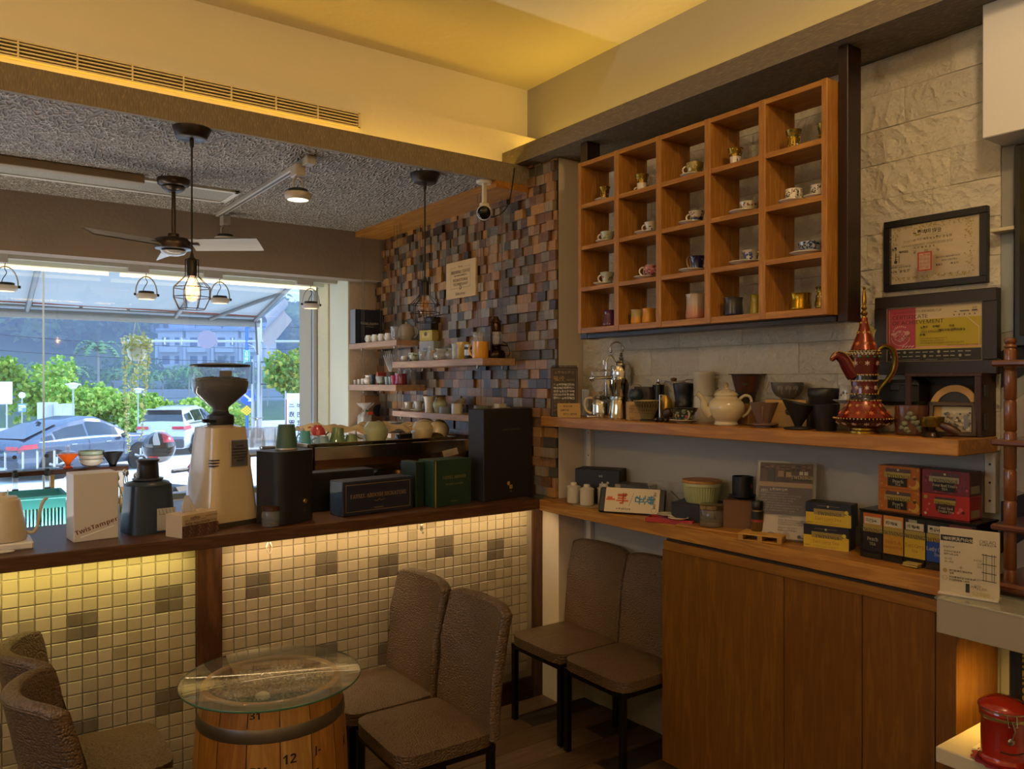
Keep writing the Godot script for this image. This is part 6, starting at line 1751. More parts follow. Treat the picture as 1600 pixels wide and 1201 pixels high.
	part(t, "side", Geo.new().box(V(0.098, 0.099, 0), V(0.022, 0.198, 0.11), 0.002), wd)
	part(t, "top_board", Geo.new().box(V(-0.015, 0.202, 0), V(0.25, 0.012, 0.11), 0.002), wd)
	part(t, "back_board", Geo.new().box(V(-0.015, 0.1, -0.05), V(0.24, 0.196, 0.008)), mat("33241a", 0.6))
	part(t, "latch", Geo.new().box(V(0.112, 0.15, 0.03), V(0.008, 0.04, 0.02), 0.001).box(V(0.112, 0.05, 0.03), V(0.008, 0.05, 0.02), 0.001), mat("2a2018", 0.4))
	t = thing("ring_dish", "round pale wooden ring around a black disc standing in the wooden case", "plaque", V(2.732, y + 0.006, -1.268), -PI / 2)
	part(t, "ring", Geo.new().at(V(0, 0.082, 0), V(PI / 2 - 0.12, 0, 0)).lathe(P2([0.058, -0.004, 0.08, -0.006, 0.082, 0.0, 0.08, 0.006, 0.058, 0.006]), 40), mat("b88c48", 0.45))
	part(t, "disc", Geo.new().at(V(0, 0.082, -0.002), V(PI / 2 - 0.12, 0, 0)).lathe(P2([0.0, 0.002, 0.058, 0.002, 0.058, -0.004, 0, -0.004]), 32), mat("131211", 0.3))
	t = thing("photo_frame", "small dark wooden photo frame leaning before the wooden case", "photo frame", V(2.665, y + 0.002, -1.243), -1.15)
	var pf := part(t, "frame", Geo.new().box(V(0, 0.006, 0), V(0.135, 0.014, 0.022), 0.002).box(V(0, 0.104, 0), V(0.135, 0.014, 0.022), 0.002).box(V(-0.061, 0.055, 0), V(0.014, 0.112, 0.022), 0.002).box(V(0.061, 0.055, 0), V(0.014, 0.112, 0.022), 0.002), mat("33201a", 0.4))
	pf.rotation.x = -0.14
	g = Geo.new().at(V(0, 0.055, -0.006))
	g.rect(-0.054, -0.043, 0.108, 0.088, "9a9480").rect(-0.054, -0.043, 0.022, 0.088, "9a7438").rect(-0.03, 0.022, 0.084, 0.022, "b5ad94")
	var q := RandomNumberGenerator.new()
	q.seed = 11
	for i in 70:
		g.disc(-0.024 + q.randf() * 0.074, -0.04 + q.randf() * 0.062, 0.003 + q.randf() * 0.003, ["3a3a42", "c2bcb0", "6a5a58", "8a8d90", "2f3a4d", "a89a8c"][i % 6], -1.0, 8)
	g.rect(0.032, -0.03, 0.012, 0.045, "5a6478")
	part(pf, "photo", g, ink(0.3))

func dandelion() -> Geo:
	var g := Geo.new()
	g.paint("b9b3a2")
	for s in [0.0, 0.9, -0.8]:
		var base: float = 2.45 + s * 0.6
		for i in 5:
			var a: float = base + (i - 2) * 0.09
			for k in 3:
				var s2 := 0.62 + k * 0.07 + 0.03 * (2 - absf(i - 2.0))
				var rr := _rad("bowl", 0.063, s2) + 0.0008
				var r3 := _rad("bowl", 0.063, s2 - 0.07) + 0.0008
				g.rod(V(cos(a) * rr, s2 * 0.068, sin(a) * rr), V(cos(lerpf(a, base, 0.3)) * r3, (s2 - 0.07) * 0.068, sin(lerpf(a, base, 0.3)) * r3), 0.0006, 4)
		for k in 4:
			var s3 := 0.3 + k * 0.08
			var r4 := _rad("bowl", 0.063, s3) + 0.0008
			var r5 := _rad("bowl", 0.063, s3 + 0.08) + 0.0008
			g.rod(V(cos(base - 0.1) * r4, s3 * 0.068, sin(base - 0.1) * r4), V(cos(base - 0.05) * r5, (s3 + 0.08) * 0.068, sin(base - 0.05) * r5), 0.0006, 4)
	return g

func teapot(p: Vector3, turn: float) -> void:
	var t := thing("teapot", "cream round teapot with small brown flowers and a looped lid knob", "teapot", p, turn)
	var m := mat("c9bb98", 0.16, 0.0, "coat")
	var prof := smooth(P2([0.046, 0.0, 0.05, 0.006, 0.046, 0.016, 0.062, 0.035, 0.075, 0.066, 0.07, 0.094, 0.052, 0.11, 0.045, 0.118, 0.05, 0.126]), 3)
	part(t, "body", Geo.new().lathe([Vector2(0, 0)] + prof, 40), m)
	part(t, "lid", Geo.new().lathe(smooth(P2([0.05, 0.124, 0.046, 0.132, 0.03, 0.143, 0.012, 0.15, 0.007, 0.155, 0.0, 0.156]), 3), 32), m)
	part(t, "knob", Geo.new().tube(smooth(P3([0, 0.153, 0, -0.008, 0.164, 0, 0, 0.176, 0, 0.008, 0.164, 0, 0.001, 0.154, 0])), 0.003, 7), mat("b89a58", 0.2, 0.5))
	part(t, "spout", Geo.new().tube(smooth(P3([-0.062, 0.045, 0, -0.088, 0.07, 0, -0.095, 0.105, 0, -0.112, 0.126, 0, -0.118, 0.132, 0]), 4), [0.022, 0.021, 0.02, 0.018, 0.0165, 0.015, 0.014, 0.0125, 0.0115, 0.0105, 0.01, 0.01, 0.0102, 0.0105, 0.011, 0.0115, 0.012], 12), m)
	part(t, "handle", Geo.new().tube(smooth(P3([0.052, 0.104, 0, 0.075, 0.122, 0, 0.098, 0.116, 0, 0.104, 0.085, 0, 0.088, 0.05, 0, 0.066, 0.034, 0]), 4), 0.0062, 8), m)
	var g := Geo.new()
	var q := RandomNumberGenerator.new()
	q.seed = 4
	for i in 80:
		g.paint(["7a4a34", "8f6a4a", "6a6a44", "a8784a"][i % 4])
		var a := q.randf() * TAU
		var lid := i % 5 == 0
		var y := q.randf_range(0.132, 0.142) if lid else q.randf_range(0.082, 0.104)
		var r := lerpf(0.046, 0.031, (y - 0.132) / 0.011) if lid else lerpf(0.0735, 0.0595, (y - 0.082) / 0.022)
		g.at(V(cos(a) * r, y, sin(a) * r), V(0, -a, 0.8))
		g.ball(Vector3.ZERO, V(0.0012, q.randf_range(0.001, 0.003), q.randf_range(0.0012, 0.0035)), 6)
	part(t, "flowers", g, ink(0.3))

func ewer(p: Vector3, turn: float) -> void:
	var t := thing("ornate_ewer", "tall ornate red and gold enamelled ewer with spire lid and curved handle", "ewer", p, turn)
	var red := mat("5a1218", 0.18, 0.25, "coat")
	var gold := mat("b8923c", 0.18, 0.9)
	var dark := mat("1a1c2c", 0.2, 0.2, "coat")
	var lo := smooth(P2([0.05, 0.018, 0.078, 0.028, 0.094, 0.04, 0.099, 0.05]), 3)
	var mid := smooth(P2([0.096, 0.056, 0.08, 0.072, 0.064, 0.092, 0.054, 0.112]), 3)
	var nk := smooth(P2([0.043, 0.138, 0.042, 0.158, 0.043, 0.18]), 2)
	var up := smooth(P2([0.045, 0.206, 0.048, 0.232, 0.052, 0.262, 0.052, 0.272]), 3)
	var lid := smooth(P2([0.046, 0.29, 0.036, 0.315, 0.024, 0.345, 0.016, 0.372, 0.011, 0.402]), 3)
	part(t, "foot", Geo.new().lathe(P2([0, 0, 0.052, 0, 0.052, 0.008, 0.046, 0.012, 0.046, 0.02]), 36), gold)
	part(t, "lower_body", Geo.new().lathe(lo, 40), mat("3a1216", 0.2, 0.2, "coat"))
	part(t, "shoulder", Geo.new().lathe(mid, 40), mat("7a1f14", 0.18, 0.25, "coat"))
	part(t, "neck", Geo.new().lathe(nk, 36), red)
	part(t, "collar", Geo.new().lathe(up, 36), red)
	part(t, "lid", Geo.new().lathe(lid, 32), mat("7a2412", 0.18, 0.3, "coat"))
	part(t, "dark_band", Geo.new().lathe(P2([0.052, 0.116, 0.047, 0.122, 0.046, 0.134]), 36), dark)
	part(t, "dark_band", Geo.new().lathe(P2([0.044, 0.186, 0.044, 0.2]), 36), dark)
	part(t, "spire", Geo.new().lathe(smooth(P2([0.008, 0.402, 0.006, 0.408, 0.0125, 0.418, 0.005, 0.428, 0.01, 0.436, 0.0045, 0.444, 0.0075, 0.456, 0.006, 0.48, 0.004, 0.495, 0.003, 0.5, 0.0055, 0.506, 0.0, 0.512]), 2), 20), gold)
	# rows of gilt beads
	var g := Geo.new()
	for e in [[0.099, 0.0525], [0.054, 0.1145], [0.0445, 0.1365], [0.044, 0.183], [0.0455, 0.203], [0.054, 0.277], [0.05, 0.286]]:
		var n := int(e[0] * 520)
		for k in n:
			var a := TAU * k / n
			g.ball(V(cos(a) * e[0], e[1], sin(a) * e[0]), 0.0035, 6)
	part(t, "gilt_beads", g, mat("d0b060", 0.2, 0.8))
	g = Geo.new()
	for k in 14:
		var a := TAU * k / 14
		g.ball(V(cos(a) * 0.052, 0.265, sin(a) * 0.052), V(0.0055, 0.0055, 0.0055), 8)
	part(t, "green_stones", g, mat("1c5a34", 0.1, 0.1, "coat"))
	# enamel flowers: petals and scrolls laid on each zone
	g = Geo.new()
	var gg := Geo.new()
	for z in [[lo, 14, 0.5, 0.0085, "b89a8c"], [mid, 12, 0.35, 0.009, "c8642c"], [mid, 14, 0.75, 0.006, "c89a58"], [nk, 8, 0.5, 0.008, "c0a8a4"], [up, 8, 0.45, 0.0085, "b8a09c"], [lid, 8, 0.22, 0.0075, "c8782c"], [lid, 7, 0.55, 0.0055, "b8923c"], [lid, 5, 0.85, 0.004, "c89a58"]]:
		var pf: Array = z[0]
		var f: float = z[2] * (pf.size() - 1)
		var q: Vector2 = pf[int(f)].lerp(pf[mini(int(f) + 1, pf.size() - 1)], fmod(f, 1.0))
		var sl: Vector2 = (pf[mini(int(f) + 1, pf.size() - 1)] - pf[int(f)]).normalized()
		var tilt := atan2(sl.x, sl.y)
		for k in int(z[1]):
			var a: float = TAU * (k + 0.3) / z[1]
			var ba := Basis.from_euler(V(0, -a, 0)) * Basis.from_euler(V(0, 0, -tilt))
			for m in 6:
				var b := TAU * m / 6
				g.paint(z[4])
				g.xf = Transform3D(ba * Basis.from_euler(V(b, 0, 0)), V(cos(a) * (q.x + 0.0003), q.y, sin(a) * (q.x + 0.0003)))
				g.ball(V(0, z[3] * 0.6, 0), V(0.0014, z[3] * 0.5, z[3] * 0.22), 6)
			g.paint("d8c890")
			g.xf = Transform3D(ba, V(cos(a) * q.x, q.y, sin(a) * q.x))
			g.ball(Vector3.ZERO, V(0.002, z[3] * 0.25, z[3] * 0.25), 6)
			var a2: float = a + PI / z[1]
			gg.xf = Transform3D(Basis.from_euler(V(0, -a2, 0)) * Basis.from_euler(V(0, 0, -tilt)), V(cos(a2) * q.x, q.y, sin(a2) * q.x))
			var sc := []
			for i in 9:
				var th := i / 8.0 * 5.0
				sc.append(V(0.0008, sin(th) * z[3] * (1.0 - i * 0.09) * 0.9, cos(th) * z[3] * (1.0 - i * 0.09) * 0.7))
			gg.tube(sc, 0.0008, 4)
	part(t, "enamel_flowers", g, ink(0.3))
	part(t, "gilt_scrolls", gg, gold)
	part(t, "spout", Geo.new().tube(smooth(P3([-0.035, 0.2, 0, -0.058, 0.232, 0, -0.075, 0.258, 0, -0.098, 0.27, 0, -0.116, 0.254, 0]), 4), [0.026, 0.026, 0.025, 0.024, 0.023, 0.022, 0.021, 0.020, 0.019, 0.018, 0.017, 0.0155, 0.014, 0.0125, 0.011, 0.009, 0.007], 12), mat("6a1a22", 0.18, 0.3, "coat"))
	part(t, "spout_edge", Geo.new().tube(smooth(P3([-0.04, 0.228, 0.02, -0.066, 0.272, 0.014, -0.096, 0.285, 0.01, -0.118, 0.262, 0.006])), 0.0028, 6), mat("d0b060", 0.2, 0.8))
	part(t, "handle", Geo.new().tube(smooth(P3([0.046, 0.285, 0, 0.07, 0.302, 0, 0.096, 0.29, 0, 0.108, 0.255, 0, 0.1, 0.215, 0, 0.075, 0.178, 0, 0.05, 0.145, 0, 0.05, 0.11, 0, 0.075, 0.07, 0]), 4), 0.0082, 8), mat("7a6a2a", 0.2, 0.8))
	part(t, "handle_enamel", Geo.new().tube(smooth(P3([0.062, 0.305, 0, 0.1, 0.3, 0, 0.116, 0.258, 0, 0.106, 0.21, 0, 0.084, 0.178, 0]), 4), 0.0055, 8), mat("8a3a14", 0.18, 0.3, "coat"))
	part(t, "crest", Geo.new().ext(PV([0.018, 0.295, 0.014, 0.385, 0.022, 0.375, 0.024, 0.38, 0.028, 0.368, 0.032, 0.372, 0.034, 0.36, 0.042, 0.362, 0.034, 0.34, 0.034, 0.315, 0.045, 0.29]), -0.003, 0.003), mat("a8a878", 0.25, 0.7))

# ================= lower shelf and cabinet
func build_lower_shelf() -> void:
	var oak := wood("oak", 2, 0.4, "fff2d6", 0.9)
	struct("worktop", Geo.new().box(V(2.667, CT - 0.029, -2.214), V(0.277, 0.058, 2.115), 0.003), oak).set_meta("label", "orange brown wooden worktop along the right wall")
	# cabinet of three doors
	var t := thing("cabinet", "orange brown wooden cabinet with four plain doors under the worktop", "cabinet", V(0, 0, 0))
	var cv := wood("cab", 1, 0.35, "fff2d6", 1.0)
	part(t, "body", Geo.new().box(V(2.668, 0.52, -1.757), V(0.268, 0.93, 1.19), 0.002), cv)
	part(t, "plinth", Geo.new().box(V(2.69, 0.028, -1.757), V(0.22, 0.056, 1.18)), wood("cab", 2, 0.4, "fff2d6", 1.0))
	part(t, "top_rail", Geo.new().box(V(2.522, 0.998, -1.767), V(0.024, 0.036, 1.21), 0.001), wood("cab", 2, 0.35, "fff2d6", 1.0))
	part(t, "gap", Geo.new().box(V(2.54, 1.0205, -1.767), V(0.03, 0.008, 1.2)), mat("0d0906"))
	var zs := [-2.383, -1.772, -1.466, -1.2235, -1.158]
	for i in 4:
		part(t, "door" if i < 3 else "end_stile", Geo.new().box(V(2.524, 0.52, (zs[i] + zs[i + 1]) * 0.5), V(0.02, 0.918, zs[i + 1] - zs[i] - 0.003), 0.0015), wood("cab", 1, 0.33, ["e4d4c0", "dccab6", "e0cebc", "e8d8c6"][i], 1.0, i + 1))
	var y := CT
	# black box with a white pictogram
	var g := Geo.new()
	g.paint("a8a49a").rect(0.012, 0.06, 0.03, 0.048).disc(0.027, 0.06, 0.015).disc(0.027, 0.112, 0.005)
	for i in 4:
		g.disc(0.056, 0.05 + i * 0.021, 0.0068, "a8a49a")
	g.txt(font("sans", true), "ini", 0.01, 0.145, 0.012)
	carton("black_box", "black box with a white mug pictogram standing by the wall bracket", "box", V(2.705, y, -2.985), V(0.235, 0.178, 0.13), -1.05, mat("15140f", 0.5), g, {"b": 0.003})
	var cm := mat("c2baa2", 0.25)
	for e in [[2.575, -3.045, "front left"], [2.575, -2.945, "front middle"], [2.67, -3.035, "rear left"], [2.66, -2.91, "right, behind the tablet sign"]]:
		var c := cup("lidded_cup", "cream lidded ceramic cup on the round mat, " + e[2], "cup", V(e[0], y + 0.006, e[1]), "mug", 0.035, 0.078, cm, {"group": "lidded cups on the mat"})
		part(c, "lid", Geo.new().lathe(P2([0.037, 0.078, 0.037, 0.082, 0.026, 0.088, 0.018, 0.09, 0.016, 0.1, 0.014, 0.104, 0.0, 0.105]), 24), cm)
	solo("woven_mat", Geo.new().lathe(P2([0, 0.0, 0.11, 0.0, 0.112, 0.002, 0.11, 0.0055, 0.1, 0.0045, 0.098, 0.0055, 0.08, 0.0045, 0.078, 0.0055, 0, 0.005]), 40), mat("9a8258", 0.8), "round straw mat under the cream lidded cups", "mat", V(2.645, y, -2.97))
	# tablet shaped sign
	t = thing("sale_sign", "black cased white card sign lettered in orange red and blue on the worktop", "sign", V(2.60, y + 0.002, -2.655), -1.0)
	var b := part(t, "case", Geo.new().box(V(0, 0.062, 0), V(0.315, 0.124, 0.016), 0.007), mat("17151a", 0.4))
	b.rotation.x = -0.42
	b.position.z = 0.02
	var sd := part(t, "stand", Geo.new().box(V(0, 0.04, 0), V(0.2, 0.08, 0.004), 0.001), mat("17151a", 0.4))
	sd.rotation.x = 0.35
	sd.position.z = -0.06
	g = Geo.new()
	g.rect(-0.128, 0.004, 0.256, 0.117, "cfbf9c")
	g.paint("c25a30")
	g.glyph("2565 1393", -0.124, 0.05, 0.04, 0.009)
	write(g, ["shou"], -0.072, 0.042, 0.052, 0.0075)
	g.paint("6a5a44").line(Vector2(-0.012, 0.035), Vector2(0.006, 0.098), 0.0016)
	g.paint("4f87a0")
	write(g, ["chu", "qing"], 0.012, 0.044, 0.043, 0.006, 1.15)
	g.paint("3a3028")
	rows(g, -0.06, 0.016, 0.008, 6, 1, 0.01, 3)
	g.disc(-0.068, 0.02, 0.003, "b03a28")
	g.paint("3a3028")
	for i in 6:
		g.glyph(CH[["tai", "qi", "an", "er", "hui", "ju"][i]], 0.1, 0.098 - i * 0.0145, 0.0125, 0.0012)
	g.ringp(0.106, 0.02, 0.012, 0.001)
	part(b, "card", g, ink(0.7)).position = V(0, 0, 0.0082)
	# boxed pair of glasses against the wall, with a picture card behind
	g = Geo.new()
	for i in 2:
		g.disc(-0.028 + i * 0.068, 0.055, 0.032, "3a342c", 0.042).ringp(-0.028 + i * 0.068, 0.055, 0.032, 0.003, 0.042).disc(-0.028 + i * 0.068, 0.055, 0.024, "2a241e", 0.034)
		g.paint("9a9488").ringp(-0.028 + i * 0.068, 0.055, 0.029, 0.002, 0.039)
	g.rect(-0.09, 0.0, 0.028, 0.118, "8f8270").disc(-0.076, 0.09, 0.008, "a04a3a")
	carton("glassware_box", "photo printed carton showing two dark glasses beside the black box", "box", V(2.725, y, -2.755), V(0.185, 0.122, 0.09), -1.2, mat("4d463c", 0.5), g)
	t = thing("clear_box", "clear folded plastic gift box standing open by the wall", "box", V(2.74, y, -2.53), -1.2)
	part(t, "film", Geo.new().box(V(-0.06, 0.075, 0), V(0.1, 0.15, 0.07), 0.001).box(V(0.055, 0.075, 0), V(0.1, 0.15, 0.07), 0.001), glass(0.10, "d8dcd8"))
	part(t, "dark_edge", Geo.new().tube(P3([-0.11, 0.12, 0.036, -0.055, 0.062, 0.036, -0.055, 0.0, 0.036]), 0.0016, 5).tube(P3([0.005, 0.115, 0.036, 0.075, 0.055, 0.036, 0.105, 0.03, 0.036]), 0.0016, 5), mat("1f1b16", 0.4))
	part(t, "pale_edge", Geo.new().tube(P3([-0.055, 0.062, 0.036, 0.0, 0.115, 0.036, 0.105, 0.115, 0.036]), 0.001, 5), mat("a8a8a0", 0.3))
	# ribbed bowl with wooden lid on a black box
	carton("black_box", "flat black box carrying the ribbed pale green bowl", "box", V(2.695, y, -2.335), V(0.195, 0.088, 0.16), -1.2, mat("14120f", 0.5))
	t = thing("ribbed_bowl", "ribbed pale green bowl with a wooden lid on the black box", "bowl", V(2.70, y + 0.0885, -2.322), 0)
	g = Geo.new()
	g.surf(func(u, v): return V(cos(u * TAU) * (lerpf(0.066, 0.083, pow(v, 0.6)) + 0.0014 * cos(u * TAU * 44)), v * 0.078, sin(u * TAU) * (lerpf(0.066, 0.083, pow(v, 0.6)) + 0.0014 * cos(u * TAU * 44))), 176, 5)
	part(t, "body", g, mat("9aa070", 0.3))
	part(t, "rim", Geo.new().lathe(P2([0.083, 0.072, 0.087, 0.074, 0.087, 0.086, 0.08, 0.088]), 40), mat("a8aa80", 0.3))
	part(t, "lid", Geo.new().lathe(P2([0.083, 0.087, 0.086, 0.089, 0.085, 0.098, 0.0, 0.1]), 40), wood("oak", 0, 0.5, "fff2d6"))
	# kraft box with a black cup
	carton("kraft_box", "plain brown kraft cube with the black cup on top", "box", V(2.725, y, -2.125), V(0.135, 0.124, 0.135), -1.05, mat("6d4a26", 0.7))
	saucer("black saucer on the kraft cube", V(2.722, y + 0.1245, -2.12), 0.058, mat("0f0f10", 0.4))
	cup("black_cup", "matt black straight cup with a pink mark on the kraft cube", "cup", V(2.722, y + 0.132, -2.12), "mug", 0.043, 0.088, mat("131315", 0.45), {"seg": 28})
	part(get_child(get_child_count() - 1), "mark", Geo.new().at(V(-0.005, 0.05, 0.0432), V(0, -0.1, 0)).disc(0.006, 0.0, 0.008, "b04a4a", 0.014, 3), ink())
	# red tray with two dishes
	t = thing("red_tray", "small red lacquer tray on the worktop", "tray", V(2.585, y, -2.395), -1.15)
	part(t, "floor", Geo.new().box(V(0, 0.004, 0), V(0.205, 0.008, 0.07), 0.002), mat("9a2428", 0.25, 0.0, "coat"))
	part(t, "rim", Geo.new().box(V(0, 0.01, 0.038), V(0.21, 0.02, 0.006), 0.002).box(V(0, 0.01, -0.038), V(0.21, 0.02, 0.006), 0.002).box(V(-0.105, 0.01, 0), V(0.006, 0.02, 0.08), 0.002).box(V(0.105, 0.01, 0), V(0.006, 0.02, 0.08), 0.002), mat("a82a2c", 0.25, 0.0, "coat"))
	for i in 2:
		solo("small_dish", Geo.new().lathe(P2([0, 0, 0.022, 0, 0.04, 0.009, 0.045, 0.012, 0.044, 0.014, 0.03, 0.006, 0, 0.005]), 28), mat("bdb594", 0.2, 0.0, "coat"), "small cream dish on the red tray, " + ["left of two", "right of two"][i], "dish", V(2.60 - i * 0.02, y + 0.018 - i * 0.002, [-2.435, -2.35][i]), 0.0, "dishes on the red tray")
	solo("bamboo_mat", Geo.new().box(V(0, 0.004, 0), V(0.30, 0.008, 0.15), 0.002), wood("oak", 0, 0.5, "fff2d6"), "thin yellow bamboo board under the glass jar", "board", V(2.63, y, -2.19), -1.35)
	t = thing("glass_jar", "wide glass jar with a brushed metal lid on the bamboo board", "jar", V(2.62, y + 0.0085, -2.20))
	part(t, "body", Geo.new().lathe(P2([0, 0.001, 0.046, 0.001, 0.05, 0.006, 0.05, 0.07, 0.046, 0.075]), 32), glass(0.3, "9a9078"))
	part(t, "contents", Geo.new().lathe(P2([0, 0.004, 0.046, 0.004, 0.046, 0.02, 0.02, 0.024, 0, 0.026]), 24), mat("5a4a30", 0.7))
	part(t, "lid", Geo.new().lathe(P2([0.048, 0.072, 0.052, 0.074, 0.052, 0.09, 0.048, 0.093, 0, 0.093]), 32), mat("8f7a58", 0.25, 0.8))
	# little pallet with spice bottle
	t = thing("mini_pallet", "miniature yellow wooden pallet on the worktop", "pallet", V(2.583, y, -1.915), -1.2)
	for i in 4:
		part(t, "slat", Geo.new().box(V(0, 0.0255, -0.039 + i * 0.026), V(0.165, 0.006, 0.02), 0.001), mat("b88a38", 0.6))
	for i in 3:
		part(t, "block", Geo.new().box(V(-0.074 + i * 0.074, 0.013, 0), V(0.018, 0.018, 0.098), 0.001), mat("a87c30", 0.6))
	part(t, "slat", Geo.new().box(V(0, 0.002, 0.039), V(0.165, 0.004, 0.02), 0.001), mat("a87c30", 0.6))
	t = thing("spice_bottle", "small black capped spice bottle with a red label on the miniature pallet", "bottle", V(2.60, y + 0.029, -1.955), -0.9)
	part(t, "glass", Geo.new().lathe(P2([0, 0, 0.021, 0, 0.023, 0.004, 0.023, 0.078, 0.02, 0.084]), 24), mat("5a3f1a", 0.15, 0.0, "coat"))
	part(t, "label", Geo.new().lathe(P2([0.0235, 0.036, 0.0235, 0.078]), 24), mat("16130f", 0.4))
	part(t, "flash", Geo.new().lathe(P2([0.0238, 0.036, 0.0238, 0.046]), 24), mat("8a2a24", 0.4))
	part(t, "cap", Geo.new().lathe(P2([0.021, 0.084, 0.022, 0.086, 0.022, 0.116, 0.02, 0.118, 0, 0.118]), 24), mat("0f0e0d", 0.35))
	# acrylic stand with a leaflet
	t = thing("leaflet_stand", "tilted clear acrylic stand holding a tea leaflet with a photo on top", "leaflet stand", V(2.66, y, -1.872), -1.12)
	b = part(t, "acrylic", Geo.new().box(V(0, 0.155, 0), V(0.225, 0.31, 0.008), 0.001), glass(0.2, "b8bcb0"))
	b.rotation.x = -0.27
	b.position = V(0, 0.002, 0.03)
	sd = part(t, "rear_leg", Geo.new().box(V(0, 0.085, 0), V(0.2, 0.17, 0.004), 0.001), glass(0.2, "b8bcb0"))
	sd.rotation.x = 0.25
	sd.position.z = -0.075
	g = Geo.new()
	g.rect(-0.1, 0.006, 0.2, 0.296, "a89c86")
	g.rect(-0.1, 0.21, 0.2, 0.092, "4a352a").rect(-0.1, 0.205, 0.2, 0.02, "9a7c5a")
	var q := RandomNumberGenerator.new()
	q.seed = 21
	for i in 40:
		g.rect(-0.098 + (i % 10) * 0.0195, 0.288 - (i / 10) * 0.006, 0.013, 0.005, ["231813", "5a3a2c", "6d5240", "33231c"][q.randi() % 4])
	for e in [[-0.07, 0.228, 0.026, 0.046, "23262c"], [-0.035, 0.228, 0.05, 0.014, "3a2420"], [0.025, 0.232, 0.07, 0.01, "1f1c1a"], [-0.03, 0.246, 0.022, 0.024, "8a6f4c"], [0.0, 0.246, 0.02, 0.02, "9a8058"], [0.05, 0.256, 0.014, 0.014, "b0a48c"], [0.068, 0.256, 0.014, 0.014, "b0a48c"]]:
		g.rect(e[0], e[1], e[2], e[3], e[4])
	g.paint("c0a878").txt(font("serif"), "TWININGS", 0.02, 0.246, 0.012, 0.0, 0.95)
	g.rect(-0.1, 0.098, 0.2, 0.108, "4a413e")
	g.paint("b0a698").txt(font("sans", true), "2021", -0.092, 0.19, 0.009)
	write(g, ["tai", "wan", "ka", "fei", "hui", "qi"], -0.06, 0.19, 0.010, 0.001)
	for l in 8:
		g.paint("8d8478")
		rows(g, -0.092, 0.178 - l * 0.0098, 0.0058, 15 + (l * 7) % 9, 1, 0.01, 40 + l)
	g.paint("4d453c")
	rows(g, -0.02, 0.086, 0.007, 6, 1, 0.01, 61)
	rows(g, -0.02, 0.074, 0.005, 17, 3, 0.008, 62)
	rows(g, -0.02, 0.044, 0.006, 11, 2, 0.01, 63)
	g.disc(-0.045, 0.016, 0.018, "7a5a60", 0.012).disc(0.012, 0.018, 0.014, "8d8170").disc(0.06, 0.016, 0.007, "2a2622").rect(0.066, 0.01, 0.016, 0.004, "2a2622")
	part(b, "leaflet", g, ink(0.4)).position.z = 0.0045
	tea_boxes(y)

